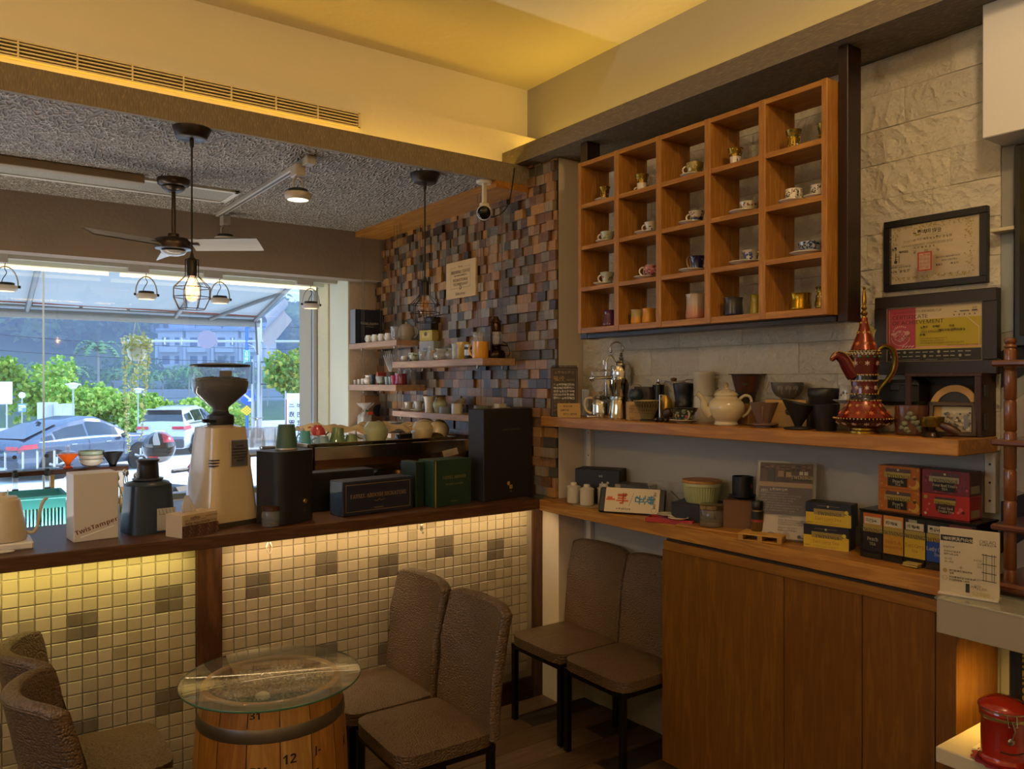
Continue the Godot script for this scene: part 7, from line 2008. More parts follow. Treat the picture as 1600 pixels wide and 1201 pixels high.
func tea_front(w: float, h: float, kind: int) -> Geo:
	# printed front of a tea carton
	var g := Geo.new()
	var q := RandomNumberGenerator.new()
	q.seed = kind
	var x0 := -w * 0.5
	match kind:
		0:
			g.rect(x0, 0, w, h, "c2a21c").rect(x0, h * 0.55, w, h * 0.45, "17140e").rect(-w * 0.32, h * 0.46, w * 0.68, h * 0.26, "8a7630")
			g.paint("3a2f12").txt(font("serif", true), "TWININGS", 0.004, h * 0.52, h * 0.14, 0.5)
			g.paint("8a5a14").txt(font("serif"), "Earl Grey Tea", 0.0, h * 0.29, h * 0.13, 0.5)
			g.paint("8a7414").txt(font(), "CLASSIC TEA", 0, h * 0.19, h * 0.05, 0.5).rect(-w * 0.28, h * 0.1, w * 0.56, h * 0.012).rect(-w * 0.2, h * 0.05, w * 0.4, h * 0.012).rect(x0 + 0.005, h * 0.08, w * 0.12, h * 0.04)
			g.rect(-w * 0.25, h * 0.86, w * 0.5, h * 0.012, "8a7a50").disc(0, h * 0.85, h * 0.05, "a89a70")
			g.disc(w * 0.4, h * 0.66, h * 0.09, "c9b030", -1, 6).disc(w * 0.43, h * 0.55, h * 0.06, "b8a02c", -1, 5)
		1, 2:
			g.rect(x0, 0, w, h, ["a85e1c", "6d2434"][kind - 1])
			for i in 26:
				g.disc(x0 + w * q.randf() * 0.94 + w * 0.03, h * (0.05 + q.randf() * 0.85), h * 0.05, ["c07a2c", "b8682c", "93302c", "c98a4a"][q.randi() % 4] if kind == 1 else ["8a3448", "a84a5a", "551c3a", "7a3a58"][q.randi() % 4], -1, 10)
			g.rect(-w * 0.3, h * 0.5, w * 0.6, h * 0.4, "4d3a3c").rect(-w * 0.34, h * 0.5, w * 0.64, h * 0.24, "9a8440" if kind == 1 else "8d8468")
			g.paint("3d3016").txt(font("serif", true), "TWININGS", 0, h * 0.56, h * 0.14, 0.5)
			g.rect(-w * 0.25, h * 0.12, w * 0.46, h * 0.38, "1c120e").disc(0, h * 0.85, h * 0.05, "b0a078")
			g.paint("b8ac8c")
			if kind == 1:
				g.txt(font("serif"), "Peach", 0, h * 0.34, h * 0.13, 0.5).txt(font("serif"), "TEA", 0, h * 0.2, h * 0.09, 0.5)
				g.disc(w * 0.4, h * 0.28, h * 0.22, "c09028").disc(w * 0.34, h * 0.36, h * 0.18, "a8581c").disc(w * 0.4, h * 0.52, h * 0.07, "2f3a1c", -1, 6)
			else:
				g.txt(font("serif"), "Four Red Fruits", 0, h * 0.36, h * 0.1, 0.5).txt(font("serif"), "TEA", 0, h * 0.22, h * 0.09, 0.5)
		3:
			g.rect(x0, 0, w, h, "a0261f").rect(-w * 0.22, h * 0.6, w * 0.44, h * 0.28, "4a2c34").rect(-w * 0.24, h * 0.58, w * 0.46, h * 0.2, "a08a3c")
			g.paint("3d3016").txt(font("serif", true), "TWININGS", 0, h * 0.62, h * 0.12, 0.5)
			g.disc(0, h * 0.38, w * 0.2, "3a2018", h * 0.22).rect(-w * 0.2, h * 0.38, w * 0.4, h * 0.2)
			g.paint("b8ac8c").txt(font("serif"), "Four Red", 0.002, h * 0.42, h * 0.1, 0.5).txt(font("serif"), "Fruits Tea", 0.002, h * 0.28, h * 0.1, 0.5)
			g.disc(-w * 0.42, h * 0.84, h * 0.08, "8a8a24").disc(-w * 0.34, h * 0.54, h * 0.045, "b87a3c").disc(w * 0.33, h * 0.42, h * 0.09, "c04a44").disc(w * 0.38, h * 0.32, h * 0.07, "4a2024").disc(w * 0.28, h * 0.3, h * 0.06, "c85a50").disc(-w * 0.42, h * 0.13, h * 0.06, "b8a890", -1, 5).disc(-w * 0.38, h * 0.3, h * 0.05, "b8504a")
	return g

func tea_boxes(y: float) -> void:
	# two yellow and black cartons
	for i in 2:
		var t := carton("tea_carton", ["lower", "upper"][i] + " of the two stacked yellow and black tea cartons", "tea box", V(2.672 + i * 0.008, y + i * 0.0845, -1.688 + i * 0.004), V(0.166, 0.084, 0.075), -1.33, mat("17140e", 0.4), tea_front(0.164, 0.083, 0), {"group": "yellow and black tea cartons", "rough": 0.3})
	# black dispenser with four printed columns
	var t := thing("tea_dispenser", "black acrylic tea bag dispenser of five printed columns on the worktop", "dispenser", V(2.70, y, -1.345), -PI / 2)
	var bk := mat("100e0c", 0.25)
	part(t, "case", Geo.new().box(V(0.0, 0.082, 0.0), V(0.39, 0.165, 0.15), 0.003), bk)
	part(t, "top_edge", Geo.new().box(V(0.0, 0.166, 0.0), V(0.394, 0.006, 0.156), 0.002), bk)
	part(t, "tag", Geo.new().at(V(-0.005, 0.15, 0.0786)).rect(-0.014, -0.005, 0.028, 0.01, "8d8670"), ink())
	var names := [["Peach", "TEA", "1c120e", "a8501c"], ["Peach &", "Passionfruit", "a87a24", "b8742c"], ["Earl Grey", "Tea", "b09428", "17140e"], ["Lady Grey", "Tea", "1a3f8a", "10131c"], ["Four Red", "Fruits", "7a2420", "5a1c20"]]
	for i in 5:
		var e: Array = names[i]
		var x := -0.181 + i * 0.0735 + 0.034
		var g := Geo.new()
		g.rect(-0.0345, -0.065, 0.069, 0.13, e[3]).rect(-0.0345, 0.0, 0.069, 0.026, "8f7c3c").rect(-0.0345, -0.065, 0.069, 0.065, e[2])
		g.paint("33290f").txt(font("serif", true), "TWININGS", 0, 0.006, 0.0125, 0.5, 0.9)
		g.paint("b5aa88" if i in [0, 3, 4] else "7a3f14").txt(font("serif"), e[0], 0, -0.024, 0.0115, 0.5, 0.9).txt(font("serif"), e[1], 0, -0.041, 0.009, 0.5, 0.9)
		g.rect(-0.03, 0.028, 0.06, 0.025, "b0a68c")
		g.paint("2f2a20")
		rows(g, -0.025, 0.034, 0.012, 3, 1, 0.01, 70 + i)
		g.rect(0.0, 0.037, 0.004, 0.004).rect(0.006, 0.037, 0.008, 0.004)
		var c := part(t, "column_card", g, ink(0.3))
		c.position = V(x, 0.092, 0.0755)
		part(t, "slot", Geo.new().at(V(x, 0.013, 0.0756), V(0, 0, 0)).ext(PV([-0.033, -0.012, 0.033, -0.012, 0.033, 0.012, 0.016, 0.006, -0.016, 0.006, -0.033, 0.012]), 0.0, 0.004), mat("1d1a16", 0.2))
	solo("tea_bags", Geo.new().box(V(0, 0.004, 0), V(0.05, 0.006, 0.03), 0.001).box(V(0.002, 0.011, 0), V(0.05, 0.005, 0.03), 0.001), mat("a8924a", 0.6), "yellow tea bags showing in the third slot of the dispenser", "tea bag", V(2.606, y + 0.002, -1.345), -PI / 2)
	# cartons on the dispenser
	var yy := y + 0.1695
	var zc := [-1.418, -1.418, -1.262, -1.262]
	for i in 4:
		var kind: int = [1, 1, 3, 2][i]
		var w := 0.146 if i < 2 else 0.152
		var c := carton("tea_carton", ["lower peach orange tea carton on the dispenser", "upper peach orange tea carton on the dispenser", "bright red fruit tea carton on the dispenser", "dark pink fruit tea carton on top of the bright red one"][i], "tea box", V(2.70, yy + (i % 2) * 0.0785, zc[i]), V(w, 0.078, 0.085), -PI / 2, mat(["8a5a2a", "8a5a2a", "8a241e", "4d2026"][i], 0.35), tea_front(w - 0.002, 0.077, kind), {"group": "fruit tea cartons on the dispenser", "rough": 0.25})
		if i > 1:
			part(c, "side_label", Geo.new().at(V(w * 0.5 + 0.0004, 0.02, 0), V(0, PI / 2, 0)).rect(-0.035, -0.012, 0.06, 0.024, "8d8368"), ink())

# ================= framed certificates and the end of the right wall
func build_wall_things() -> void:
	var t := thing("framed_certificate", "white certificate with a red square seal in a black frame on the brick wall", "framed certificate", V(2.785, 2.155, -1.362), -PI / 2)
	var bf := mat("14120f", 0.35)
	t.rotation.z = 0.0
	part(t, "frame", Geo.new().box(V(0, 0.115, 0), V(0.352, 0.024, 0.022), 0.002).box(V(0, -0.115, 0), V(0.352, 0.024, 0.022), 0.002).box(V(-0.164, 0, 0), V(0.024, 0.206, 0.022), 0.001).box(V(0.164, 0, 0), V(0.024, 0.206, 0.022), 0.001), bf)
	part(t, "sheet", Geo.new().box(V(0, 0, -0.004), V(0.31, 0.212, 0.004)), mat("c2b498", 0.4))
	var g := Geo.new()
	var q := RandomNumberGenerator.new()
	q.seed = 2
	for i in 420:
		var e := q.randf()
		var s := q.randf_range(-1, 1)
		var pt := Vector2(s * 0.126, (0.082 + q.randf() * 0.012) * (1 if i % 2 else -1)) if e < 0.6 else Vector2((0.122 + q.randf() * 0.012) * (1 if i % 2 else -1), s * 0.088)
		g.disc(pt.x, pt.y, 0.0016 + q.randf() * 0.0014, ["a08a48", "ab9a60", "94803c"][i % 3], -1, 5)
	g.paint("2a241c")
	write(g, ["tai", "wan", "ka", "fei", "xie", "hui"], -0.05, 0.057, 0.0145, 0.0016)
	g.rect(-0.052, 0.05, 0.098, 0.0008, "8a7a4a").rect(-0.04, 0.053, 0.016, 0.006, "8a8030")
	g.paint("3a332a").txt(font("serif"), "2019 TSC", -0.082, 0.036, 0.0075)
	write(g, ["shi", "zhong", "xin", "ka", "fei", "an", "tai", "wan", "di", "hui", "ming", "xie"], -0.046, 0.035, 0.0085, 0.0009, 1.28)
	g.txt(font("serif"), "TAIWAN SIPHONIST CHAMPIONSHIP 2019", -0.002, 0.021, 0.0072, 0.5, 0.86)
	write(g, ["zhong", "xin", "ka", "fei", "hui", "an"], -0.045, 0.008, 0.0065, 0.0009, 2.0)
	write(g, ["di", "si", "ming"], -0.045, -0.009, 0.0105, 0.0011, 3.6)
	g.rect(-0.032, -0.072, 0.05, 0.066, "a03a28").rect(-0.026, -0.067, 0.038, 0.056, "b89a84")
	g.paint("a8705c")
	for i in 12:
		g.glyph(CH[["tai", "wan", "ka", "fei", "xie", "hui", "an", "shi", "zhong", "qi", "nei", "di"][i]], -0.0245 + (i % 3) * 0.012, -0.023 - (i / 3) * 0.0135, 0.010, 0.0014)
	g.paint("2a241c")
	write(g, ["tai", "wan"], -0.124, 0.012, 0.010, 0.0018, 1.0)
	write(g, ["ka", "fei", "xie", "hui"], -0.096, -0.001, 0.008, 0.0014, 1.0)
	g.line(Vector2(-0.108, 0.0), Vector2(-0.108, -0.03), 0.003).line(Vector2(-0.108, -0.012), Vector2(-0.1, -0.012), 0.002).line(Vector2(-0.096, -0.01), Vector2(-0.096, -0.034), 0.002).disc(-0.108, -0.03, 0.006).rect(-0.128, -0.043, 0.05, 0.001)
	rows(g, -0.126, -0.052, 0.006, 10, 1, 0.01, 81)
	rows(g, -0.126, -0.068, 0.0065, 3, 1, 0.01, 82)
	write(g, ["xie", "an", "xin"], -0.094, -0.069, 0.009, 0.0012, 1.5)
	rows(g, 0.032, -0.034, 0.0055, 12, 1, 0.01, 83)
	rows(g, 0.05, -0.046, 0.0055, 8, 1, 0.01, 84)
	rows(g, 0.032, -0.06, 0.0065, 3, 1, 0.01, 85)
	rows(g, 0.08, -0.06, 0.0075, 3, 1, 0.01, 86)
	for i in 12:
		rows(g, -0.12 + i * 0.02, -0.092, 0.004, 1, 1, 0.01, 90 + i)
	part(t, "print", g, ink(0.5)).position.z = -0.0018
	part(t, "glass", Geo.new().box(V(0, 0, 0.004), V(0.31, 0.212, 0.002)), glass(0.03))
	# colour certificate in a wide brown frame, leaning on the wooden case
	t = thing("framed_certificate", "pink and yellow achievement certificate in a wide dark brown frame", "framed certificate", V(2.758, 1.868, -1.348), -PI / 2)
	t.rotation.x = 0.0
	var wf := mat("241a14", 0.4)
	part(t, "frame", Geo.new().box(V(0, 0.116, 0), V(0.412, 0.044, 0.03), 0.003).box(V(0, -0.118, 0), V(0.412, 0.048, 0.03), 0.003).box(V(-0.183, 0.001, 0), V(0.046, 0.188, 0.03), 0.001).box(V(0.183, 0.001, 0), V(0.046, 0.188, 0.03), 0.001), wf)
	part(t, "bevel", Geo.new().box(V(0, 0.0965, 0.012), V(0.322, 0.003, 0.004)).box(V(0, -0.0965, 0.012), V(0.322, 0.003, 0.004)).box(V(-0.1605, 0, 0.012), V(0.003, 0.196, 0.004)).box(V(0.1605, 0, 0.012), V(0.003, 0.196, 0.004)), mat("9a907a", 0.4))
	g = Geo.new()
	g.rect(-0.16, -0.096, 0.32, 0.192, "b8a882").rect(-0.06, -0.05, 0.22, 0.10, "a8960c").rect(-0.16, -0.05, 0.1, 0.142, "a03a40").rect(-0.16, -0.096, 0.32, 0.042, "25241a").rect(-0.06, -0.054, 0.22, 0.006, "b8a030").rect(-0.06, -0.05, 0.215, 0.006, "c08a6a")
	g.paint("3a2422").txt(font(), "2024 KINGSHIP CITY BREWERS CUP", -0.142, 0.078, 0.0075, 0.0, 1.05)
	g.paint("1f1612").txt(font(), "CERTIFICATE", -0.142, 0.06, 0.0125, 0.0, 1.3).txt(font(), "OF ACHIEVEMENT", -0.142, 0.041, 0.0125, 0.0, 1.3)
	g.paint("c8a89a")
	for i in 8:
		var a := PI * 0.85 - i * 0.24
		g.txt(font("sans", true), "KINGSHIP"[i], -0.112 + cos(a) * 0.029, 0.002 + sin(a) * 0.027, 0.006, 0.5, 1.0, a - PI / 2)
	for i in 60:
		var a := q.randf() * TAU
		var r := 0.024 * sqrt(q.randf())
		g.line(Vector2(-0.112 + cos(a) * r, -0.006 + sin(a) * r * 0.9), Vector2(-0.112 + cos(a + 0.4) * (r + 0.003), -0.006 + sin(a + 0.4) * r * 0.9), 0.0014)
	for i in 22:
		var a := PI * 1.05 + i * 0.13
		g.disc(-0.112 + cos(a) * 0.034, -0.006 + sin(a) * 0.033, 0.0016, "c8a89a", -1, 6)
	g.disc(-0.136, 0.002, 0.010, "b8887c", 0.006).disc(-0.088, 0.004, 0.010, "b8887c", 0.008)
	g.paint("c8b8a8")
	for i in 4:
		g.line(Vector2(-0.105 + i * 0.011, -0.045), Vector2(-0.098 + i * 0.011, -0.041), 0.003)
	g.line(Vector2(-0.152, 0.085), Vector2(-0.152, -0.038), 0.0014).line(Vector2(-0.152, -0.038), Vector2(-0.142, -0.048), 0.0014).line(Vector2(0.112, 0.05), Vector2(0.15, 0.014), 0.0018).line(Vector2(0.15, 0.014), Vector2(0.15, -0.05), 0.0014)
	g.paint("3d3608")
	write(g, ["tai", "wan", "xin"], -0.042, 0.018, 0.008, 0.0011)
	write(g, ["an", "ka", "di"], 0.0, 0.019, 0.008, 0.0011)
	write(g, ["shi", "hui"], 0.055, 0.019, 0.008, 0.0011)
	g.txt(font(), "2024 KINGSHIP", -0.04, 0.006, 0.0075)
	write(g, ["ka", "fei", "zhong", "an", "hui", "qi", "shi", "xie", "ming"], 0.02, 0.005, 0.0085, 0.0011)
	write(g, ["di", "yi"], -0.042, -0.008, 0.008, 0.0011)
	g.txt(font(), "This certificate of appreciation is", -0.042, -0.017, 0.0045).txt(font(), "hereby granted to certify your", -0.042, -0.025, 0.0045).txt(font(), "acknowledge for the Kingship City Brewers Cup 2024", -0.042, -0.033, 0.0045)
	g.txt(font(), "Date of announcement: March 10, 2024", 0.05, -0.043, 0.004)
	g.rect(0.09, 0.068, 0.03, 0.003, "231c12").rect(0.128, 0.068, 0.018, 0.004).rect(0.072, 0.068, 0.008, 0.002).txt(font(), "SQR", 0.13, 0.078, 0.006)
	for i in 5:
		g.rect(0.07 + i * 0.0165, 0.056, 0.004, 0.004)
	for i in 24:
		var x := -0.142 + (i % 12) * 0.0235
		g.paint("8f8a74")
		if i % 5 == 2:
			g.disc(x, -0.064 - (i / 12) * 0.014, 0.005)
		else:
			g.rect(x - 0.008, -0.066 - (i / 12) * 0.014, 0.014 + (i * 7 % 3) * 0.002, 0.0035)
	g.rect(-0.142, -0.091, 0.1, 0.0016, "7a7664").rect(-0.02, -0.091, 0.04, 0.0016).rect(0.04, -0.091, 0.05, 0.0016)
	part(t, "print", g, ink(0.5)).position.z = 0.006
	# dark television on the wall at the right
	t = thing("television", "black wall television at the right edge above the plate rack", "television", V(2.765, 2.13, -0.55), -PI / 2)
	part(t, "case", Geo.new().box(V(0, 0, 0), V(1.09, 0.64, 0.05), 0.006), mat("0b0b0c", 0.3))
	part(t, "screen", Geo.new().box(V(0, 0.01, 0.0255), V(1.05, 0.59, 0.002)), mat("0a0b0d", 0.08))
	# mural behind it
	t = thing("wall_mural", "painted mural panel of grey, white and black curves right of the brick wall", "mural", V(2.80, 1.56, -0.35), -PI / 2)
	part(t, "panel", Geo.new().box(V(0, 0, 0), V(1.60, 1.8, 0.012)), mat("8d8c84", 0.7))
	g = Geo.new()
	g.paint("b0a696")
	for e in [[[-0.8, 0.05, -0.6, 0.2, -0.3, 0.15, -0.2, -0.1, -0.5, -0.25, -0.8, -0.2], "aaa296"], [[-0.8, -0.25, -0.7, -0.2, -0.5, -0.32, -0.4, -0.55, -0.8, -0.62], "121316"], [[-0.8, -0.42, -0.6, -0.25, -0.2, -0.3, -0.1, -0.5, -0.6, -0.45, -0.8, -0.62], "a89d92"], [[-0.76, -0.66, -0.6, -0.45, -0.2, -0.5, -0.1, -0.85, -0.76, -0.85], "131418"], [[-0.8, 0.12, -0.68, 0.2, -0.5, 0.18, -0.45, 0.27, -0.7, 0.3, -0.8, 0.24], "1a1c1e"], [[-0.8, 0.3, -0.6, 0.34, -0.5, 0.62, -0.8, 0.62], "8f9896"]]:
		g.paint(e[1])
		g.lay += 0.0004
		var poly := PV(e[0])
		var idx := Geometry2D.triangulate_polygon(poly)
		for i in range(0, idx.size(), 3):
			g.tri(V(poly[idx[i]].x, poly[idx[i]].y, g.lay), V(poly[idx[i + 1]].x, poly[idx[i + 1]].y, g.lay), V(poly[idx[i + 2]].x, poly[idx[i + 2]].y, g.lay), Vector3.BACK, Vector3.BACK, Vector3.BACK)
	part(t, "painting", g, ink(0.7)).position.z = 0.0065
	solo("wall_ledge", Geo.new().box(V(0, 0, 0), V(0.06, 0.012, 0.09), 0.002), mat("c2b896", 0.5), "tiny pale ledge on the wall right of the black framed certificate", "ledge", V(2.775, 2.19, -1.12))

# ================= display case in the right foreground
func build_display() -> void:
	var t := thing("display_shelf", "white fronted display shelf with a glass top at the right edge", "display case", V(0, 0, 0))
	part(t, "fascia", Geo.new().box(V(2.297, 1.037, -0.35), V(0.02, 0.098, 1.52), 0.002), mat("948a74", 0.45))
	part(t, "end_panel", Geo.new().box(V(2.54, 1.037, -1.105), V(0.49, 0.098, 0.012), 0.001), mat("948a74", 0.45))
	part(t, "deck", Geo.new().box(V(2.55, 1.076, -0.35), V(0.50, 0.012, 1.50)), mat("a8a28c", 0.4))
	part(t, "glass_top", Geo.new().box(V(2.545, 1.0855, -0.35), V(0.52, 0.007, 1.53), 0.001), glass(0.25, "c9d2c4"))
	part(t, "back_rail", Geo.new().box(V(2.79, 1.037, -0.35), V(0.02, 0.098, 1.5)), mat("948a74", 0.45))
	# price sign
	t = thing("price_sign", "upright white price sign for a coffee rack in an acrylic holder", "sign", V(2.362, 1.0895, -1.055), -1.34)
	part(t, "holder", Geo.new().box(V(0, 0.003, 0), V(0.152, 0.006, 0.05), 0.001).box(V(0, 0.096, 0), V(0.15, 0.19, 0.005), 0.001), mat("b5ad98", 0.3))
	var g := Geo.new()
	g.rect(-0.073, 0.004, 0.146, 0.185, "b5a98c").rect(-0.073, 0.152, 0.082, 0.017, "14130f")
	g.paint("b5ad96")
	write(g, ["ka", "fei", "qi", "ju", "nei", "shi", "zu" if CH.has("zu") else "an"], -0.066, 0.1545, 0.0098, 0.0011, 1.12)
	g.paint("4d473a").txt(font(), "OKLAO", 0.026, 0.16, 0.0095)
	rows(g, 0.026, 0.149, 0.005, 7, 1, 0.01, 101)
	g.paint("6a6250")
	rows(g, -0.066, 0.133, 0.005, 5, 1, 0.01, 102)
	rows(g, -0.064, 0.12, 0.0052, 7, 2, 0.008, 103)
	rows(g, -0.062, 0.099, 0.0052, 4, 2, 0.009, 104)
	g.txt(font(), "$4200", 0.012, 0.106, 0.0055).txt(font(), "370", 0.02, 0.096, 0.0055).txt(font(), "320", 0.02, 0.088, 0.0055)
	g.line(Vector2(-0.025, 0.08), Vector2(-0.015, 0.08), 0.001).line(Vector2(-0.02, 0.075), Vector2(-0.02, 0.085), 0.001)
	g.disc(-0.061, 0.067, 0.006, "9a8040").ringp(-0.061, 0.046, 0.006, 0.0012)
	g.paint("33302a")
	rows(g, -0.05, 0.066, 0.0055, 9, 1, 0.01, 105)
	rows(g, -0.05, 0.058, 0.0055, 2, 1, 0.01, 106)
	rows(g, -0.05, 0.047, 0.0055, 10, 2, 0.008, 107)
	g.txt(font(), "$320", 0.014, 0.052, 0.0055).txt(font(), "$250", 0.014, 0.034, 0.0055)
	g.rect(-0.008, 0.012, 0.01, 0.025, "2a2e30")
	g.paint("3d382e")
	rows(g, 0.006, 0.027, 0.0058, 2, 1, 0.01, 108)
	g.txt(font(), "$3,350", 0.02, 0.027, 0.0062)
	g.paint("a89a64").txt(font("sans", true), "$2999", 0.008, 0.011, 0.012)
	g.paint("3d4230")
	for x in [0.036, 0.043, 0.057, 0.063]:
		g.line(Vector2(x, 0.052), Vector2(x, 0.128), 0.0012)
	for y in [0.124, 0.098, 0.074, 0.052]:
		g.line(Vector2(0.033, y + 0.001), Vector2(0.067, y - 0.001), 0.0022)
	part(t, "print", g, ink(0.5)).position.z = 0.0027
	# turned wooden plate rack
	t = thing("plate_rack", "red brown turned wooden rack with shelves at the right edge", "rack", V(2.50, 1.0895, -0.92), 0.0)
	var wd := mat("5a2c18", 0.3, 0.0, "coat")
	var prof := []
	for e in [0.0, 0.115, 0.2, 0.29, 0.40, 0.49, 0.58, 0.64]:
		prof.append_array([Vector2(0.0165, e + 0.002), Vector2(0.0165, e + 0.03), Vector2(0.0155, e + 0.034), Vector2(0.0135, e + 0.038), Vector2(0.0165, e + 0.042)])
	prof.append_array(P2([0.0165, 0.685, 0.012, 0.69, 0.0165, 0.697, 0.015, 0.706, 0.0, 0.71]))
	for x in [-0.0, 0.20]:
		for z in [-0.085, 0.46]:
			part(t, "post", Geo.new().lathe(prof, 20, V(x, 0.03, z)), mat("6d3c1c", 0.28, 0.0, "coat"))
	for y in [0.19, 0.435, 0.665]:
		part(t, "shelf_board", Geo.new().box(V(0.1, y, 0.19), V(0.27, 0.018, 0.63), 0.005), wd)
	part(t, "base_board", Geo.new().box(V(0.1, 0.022, 0.19), V(0.30, 0.026, 0.67), 0.008).box(V(0.1, 0.006, 0.19), V(0.26, 0.012, 0.6), 0.004), wd)
	# lower lit counter with the red canister
	t = thing("low_counter", "low white lit counter at the bottom right corner", "counter", V(2.545, 0.0, -0.35))
	part(t, "body", Geo.new().box(V(0.02, 0.31, 0), V(0.46, 0.62, 1.45), 0.004), mat("8d8670", 0.5))
	part(t, "counter_top", Geo.new().box(V(0, 0.642, 0), V(0.525, 0.045, 1.52), 0.003), mat("b9b096", 0.4))
	part(t, "light_panel", Geo.new().box(V(0.02, 0.667, 0.02), V(0.44, 0.006, 1.42), 0.001), mat("e2dcc4", 0.4))
	canister(V(2.332, 0.6705, -0.952))
	t = thing("dark_packet", "dark packet with yellow lettering standing behind the red canister", "packet", V(2.50, 0.6705, -0.93), -1.1)
	part(t, "pouch", Geo.new().box(V(0, 0.145, 0), V(0.14, 0.29, 0.05), 0.012), mat("1f1e1e", 0.5))
	part(t, "lettering", Geo.new().at(V(-0.03, 0.13, 0.0256)).paint("b89a2c").txt(font("sans", true), "CONTAINER", 0, 0.0, 0.024, 0.0, 1.0, PI / 2), ink())
	part(t, "window", Geo.new().box(V(0.03, 0.12, 0.0255), V(0.06, 0.12, 0.002)), mat("4d3a28", 0.3))
	for i in 3:
		solo("wall_bracket", Geo.new().box(V(0, 0, 0), V(0.02, 0.30, 0.05), 0.002).ball(V(-0.011, 0.1, 0), V(0.003, 0.008, 0.008), 8), mat("b5ad98", 0.5), "pale slotted wall bracket with a screw below the display shelf, " + ["nearest the cabinet", "second from the cabinet", "third from the cabinet"][i], "bracket", V(2.797, 0.82, -1.03 + i * 0.5), 0.0, "brackets under the display shelf")
	var sp := SpotLight3D.new()  # unseen lamp under the shelf, placed to light the canister and cabinet side
	sp.name = "unseen_case_light"
	sp.light_color = Color("ffc860")
	sp.light_energy = 0.32
	sp.light_size = 0.03
	sp.spot_angle = 70.0
	sp.spot_range = 4.0
	sp.shadow_enabled = true
	sp.position = V(2.52, 0.965, -0.98)
	sp.rotation = V(-PI / 2, 0, 0)
	add_child(sp)
	t = thing("unseen_case_lamp", "unseen downlight under the display shelf, lighting the canister and cabinet side", "lamp", V(2.52, 0.988, -0.98))
	part(t, "housing", Geo.new().lathe(P2([0.03, -0.012, 0.034, -0.01, 0.034, 0.0, 0.0, 0.0]), 20), mat("b5ad98"))
	part(t, "lamp_face", Geo.new().lathe(P2([0.0, -0.011, 0.03, -0.011]), 20), glow("ffd890", 2.0))

func canister(p: Vector3) -> void:
	var t := thing("red_canister", "glossy red post box shaped canister with a wire clip at the bottom right", "canister", p, -0.55)
	var m := mat("961c12", 0.14, 0.0, "coat")
	part(t, "body", Geo.new().lathe(P2([0, 0.002, 0.06, 0.002, 0.062, 0.01, 0.057, 0.016, 0.055, 0.022, 0.055, 0.118, 0.058, 0.122]), 36), m)
	part(t, "lid", Geo.new().lathe(smooth(P2([0.058, 0.13, 0.06, 0.136, 0.058, 0.143, 0.062, 0.147, 0.061, 0.153, 0.045, 0.166, 0.02, 0.175, 0.0, 0.177]), 2), 36), m)
	part(t, "seal", Geo.new().lathe(P2([0.057, 0.121, 0.059, 0.124, 0.059, 0.13, 0.057, 0.131]), 36), mat("b8a060", 0.2, 0.8))
	part(t, "band", Geo.new().lathe(P2([0.0605, 0.1445, 0.0625, 0.145, 0.0625, 0.148, 0.0605, 0.1485]), 36), mat("b8a878", 0.2, 0.8))
	part(t, "clip", Geo.new().tube(P3([-0.032, 0.146, 0.056, -0.032, 0.118, 0.062, -0.01, 0.118, 0.065, -0.01, 0.146, 0.062]), 0.0018, 6).tube(P3([-0.022, 0.132, 0.062, -0.02, 0.11, 0.07, -0.026, 0.085, 0.066]), 0.0018, 6).ball(V(-0.026, 0.08, 0.064), V(0.01, 0.01, 0.004), 12), mat("a8a49a", 0.15, 0.9))
	part(t, "slot", Geo.new().tube(P3([-0.04, 0.045, 0.041, -0.02, 0.041, 0.053, 0.0, 0.042, 0.0565, 0.02, 0.044, 0.053]), 0.002, 6), mat("2a0a08", 0.4))
	part(t, "plate", Geo.new().surf(func(u, v): return V(sin(lerpf(-0.75, 0.45, u)) * 0.0558, lerpf(0.03, 0.062, v), cos(lerpf(-0.75, 0.45, u)) * 0.0558), 10, 1), mat("a02418", 0.2, 0.0, "coat"))
	solo("doily", Geo.new().surf(func(u, v): return V(cos(u * TAU) * v * (0.076 + 0.004 * sin(u * TAU * 14)), 0.0012, sin(u * TAU) * v * (0.076 + 0.004 * sin(u * TAU * 14))), 84, 1, 0, 1, 0, 1, Vector3.UP), mat("7a1a2c", 0.7), "crimson scalloped paper doily under the red canister", "doily", p - V(0, 0.0008, 0))

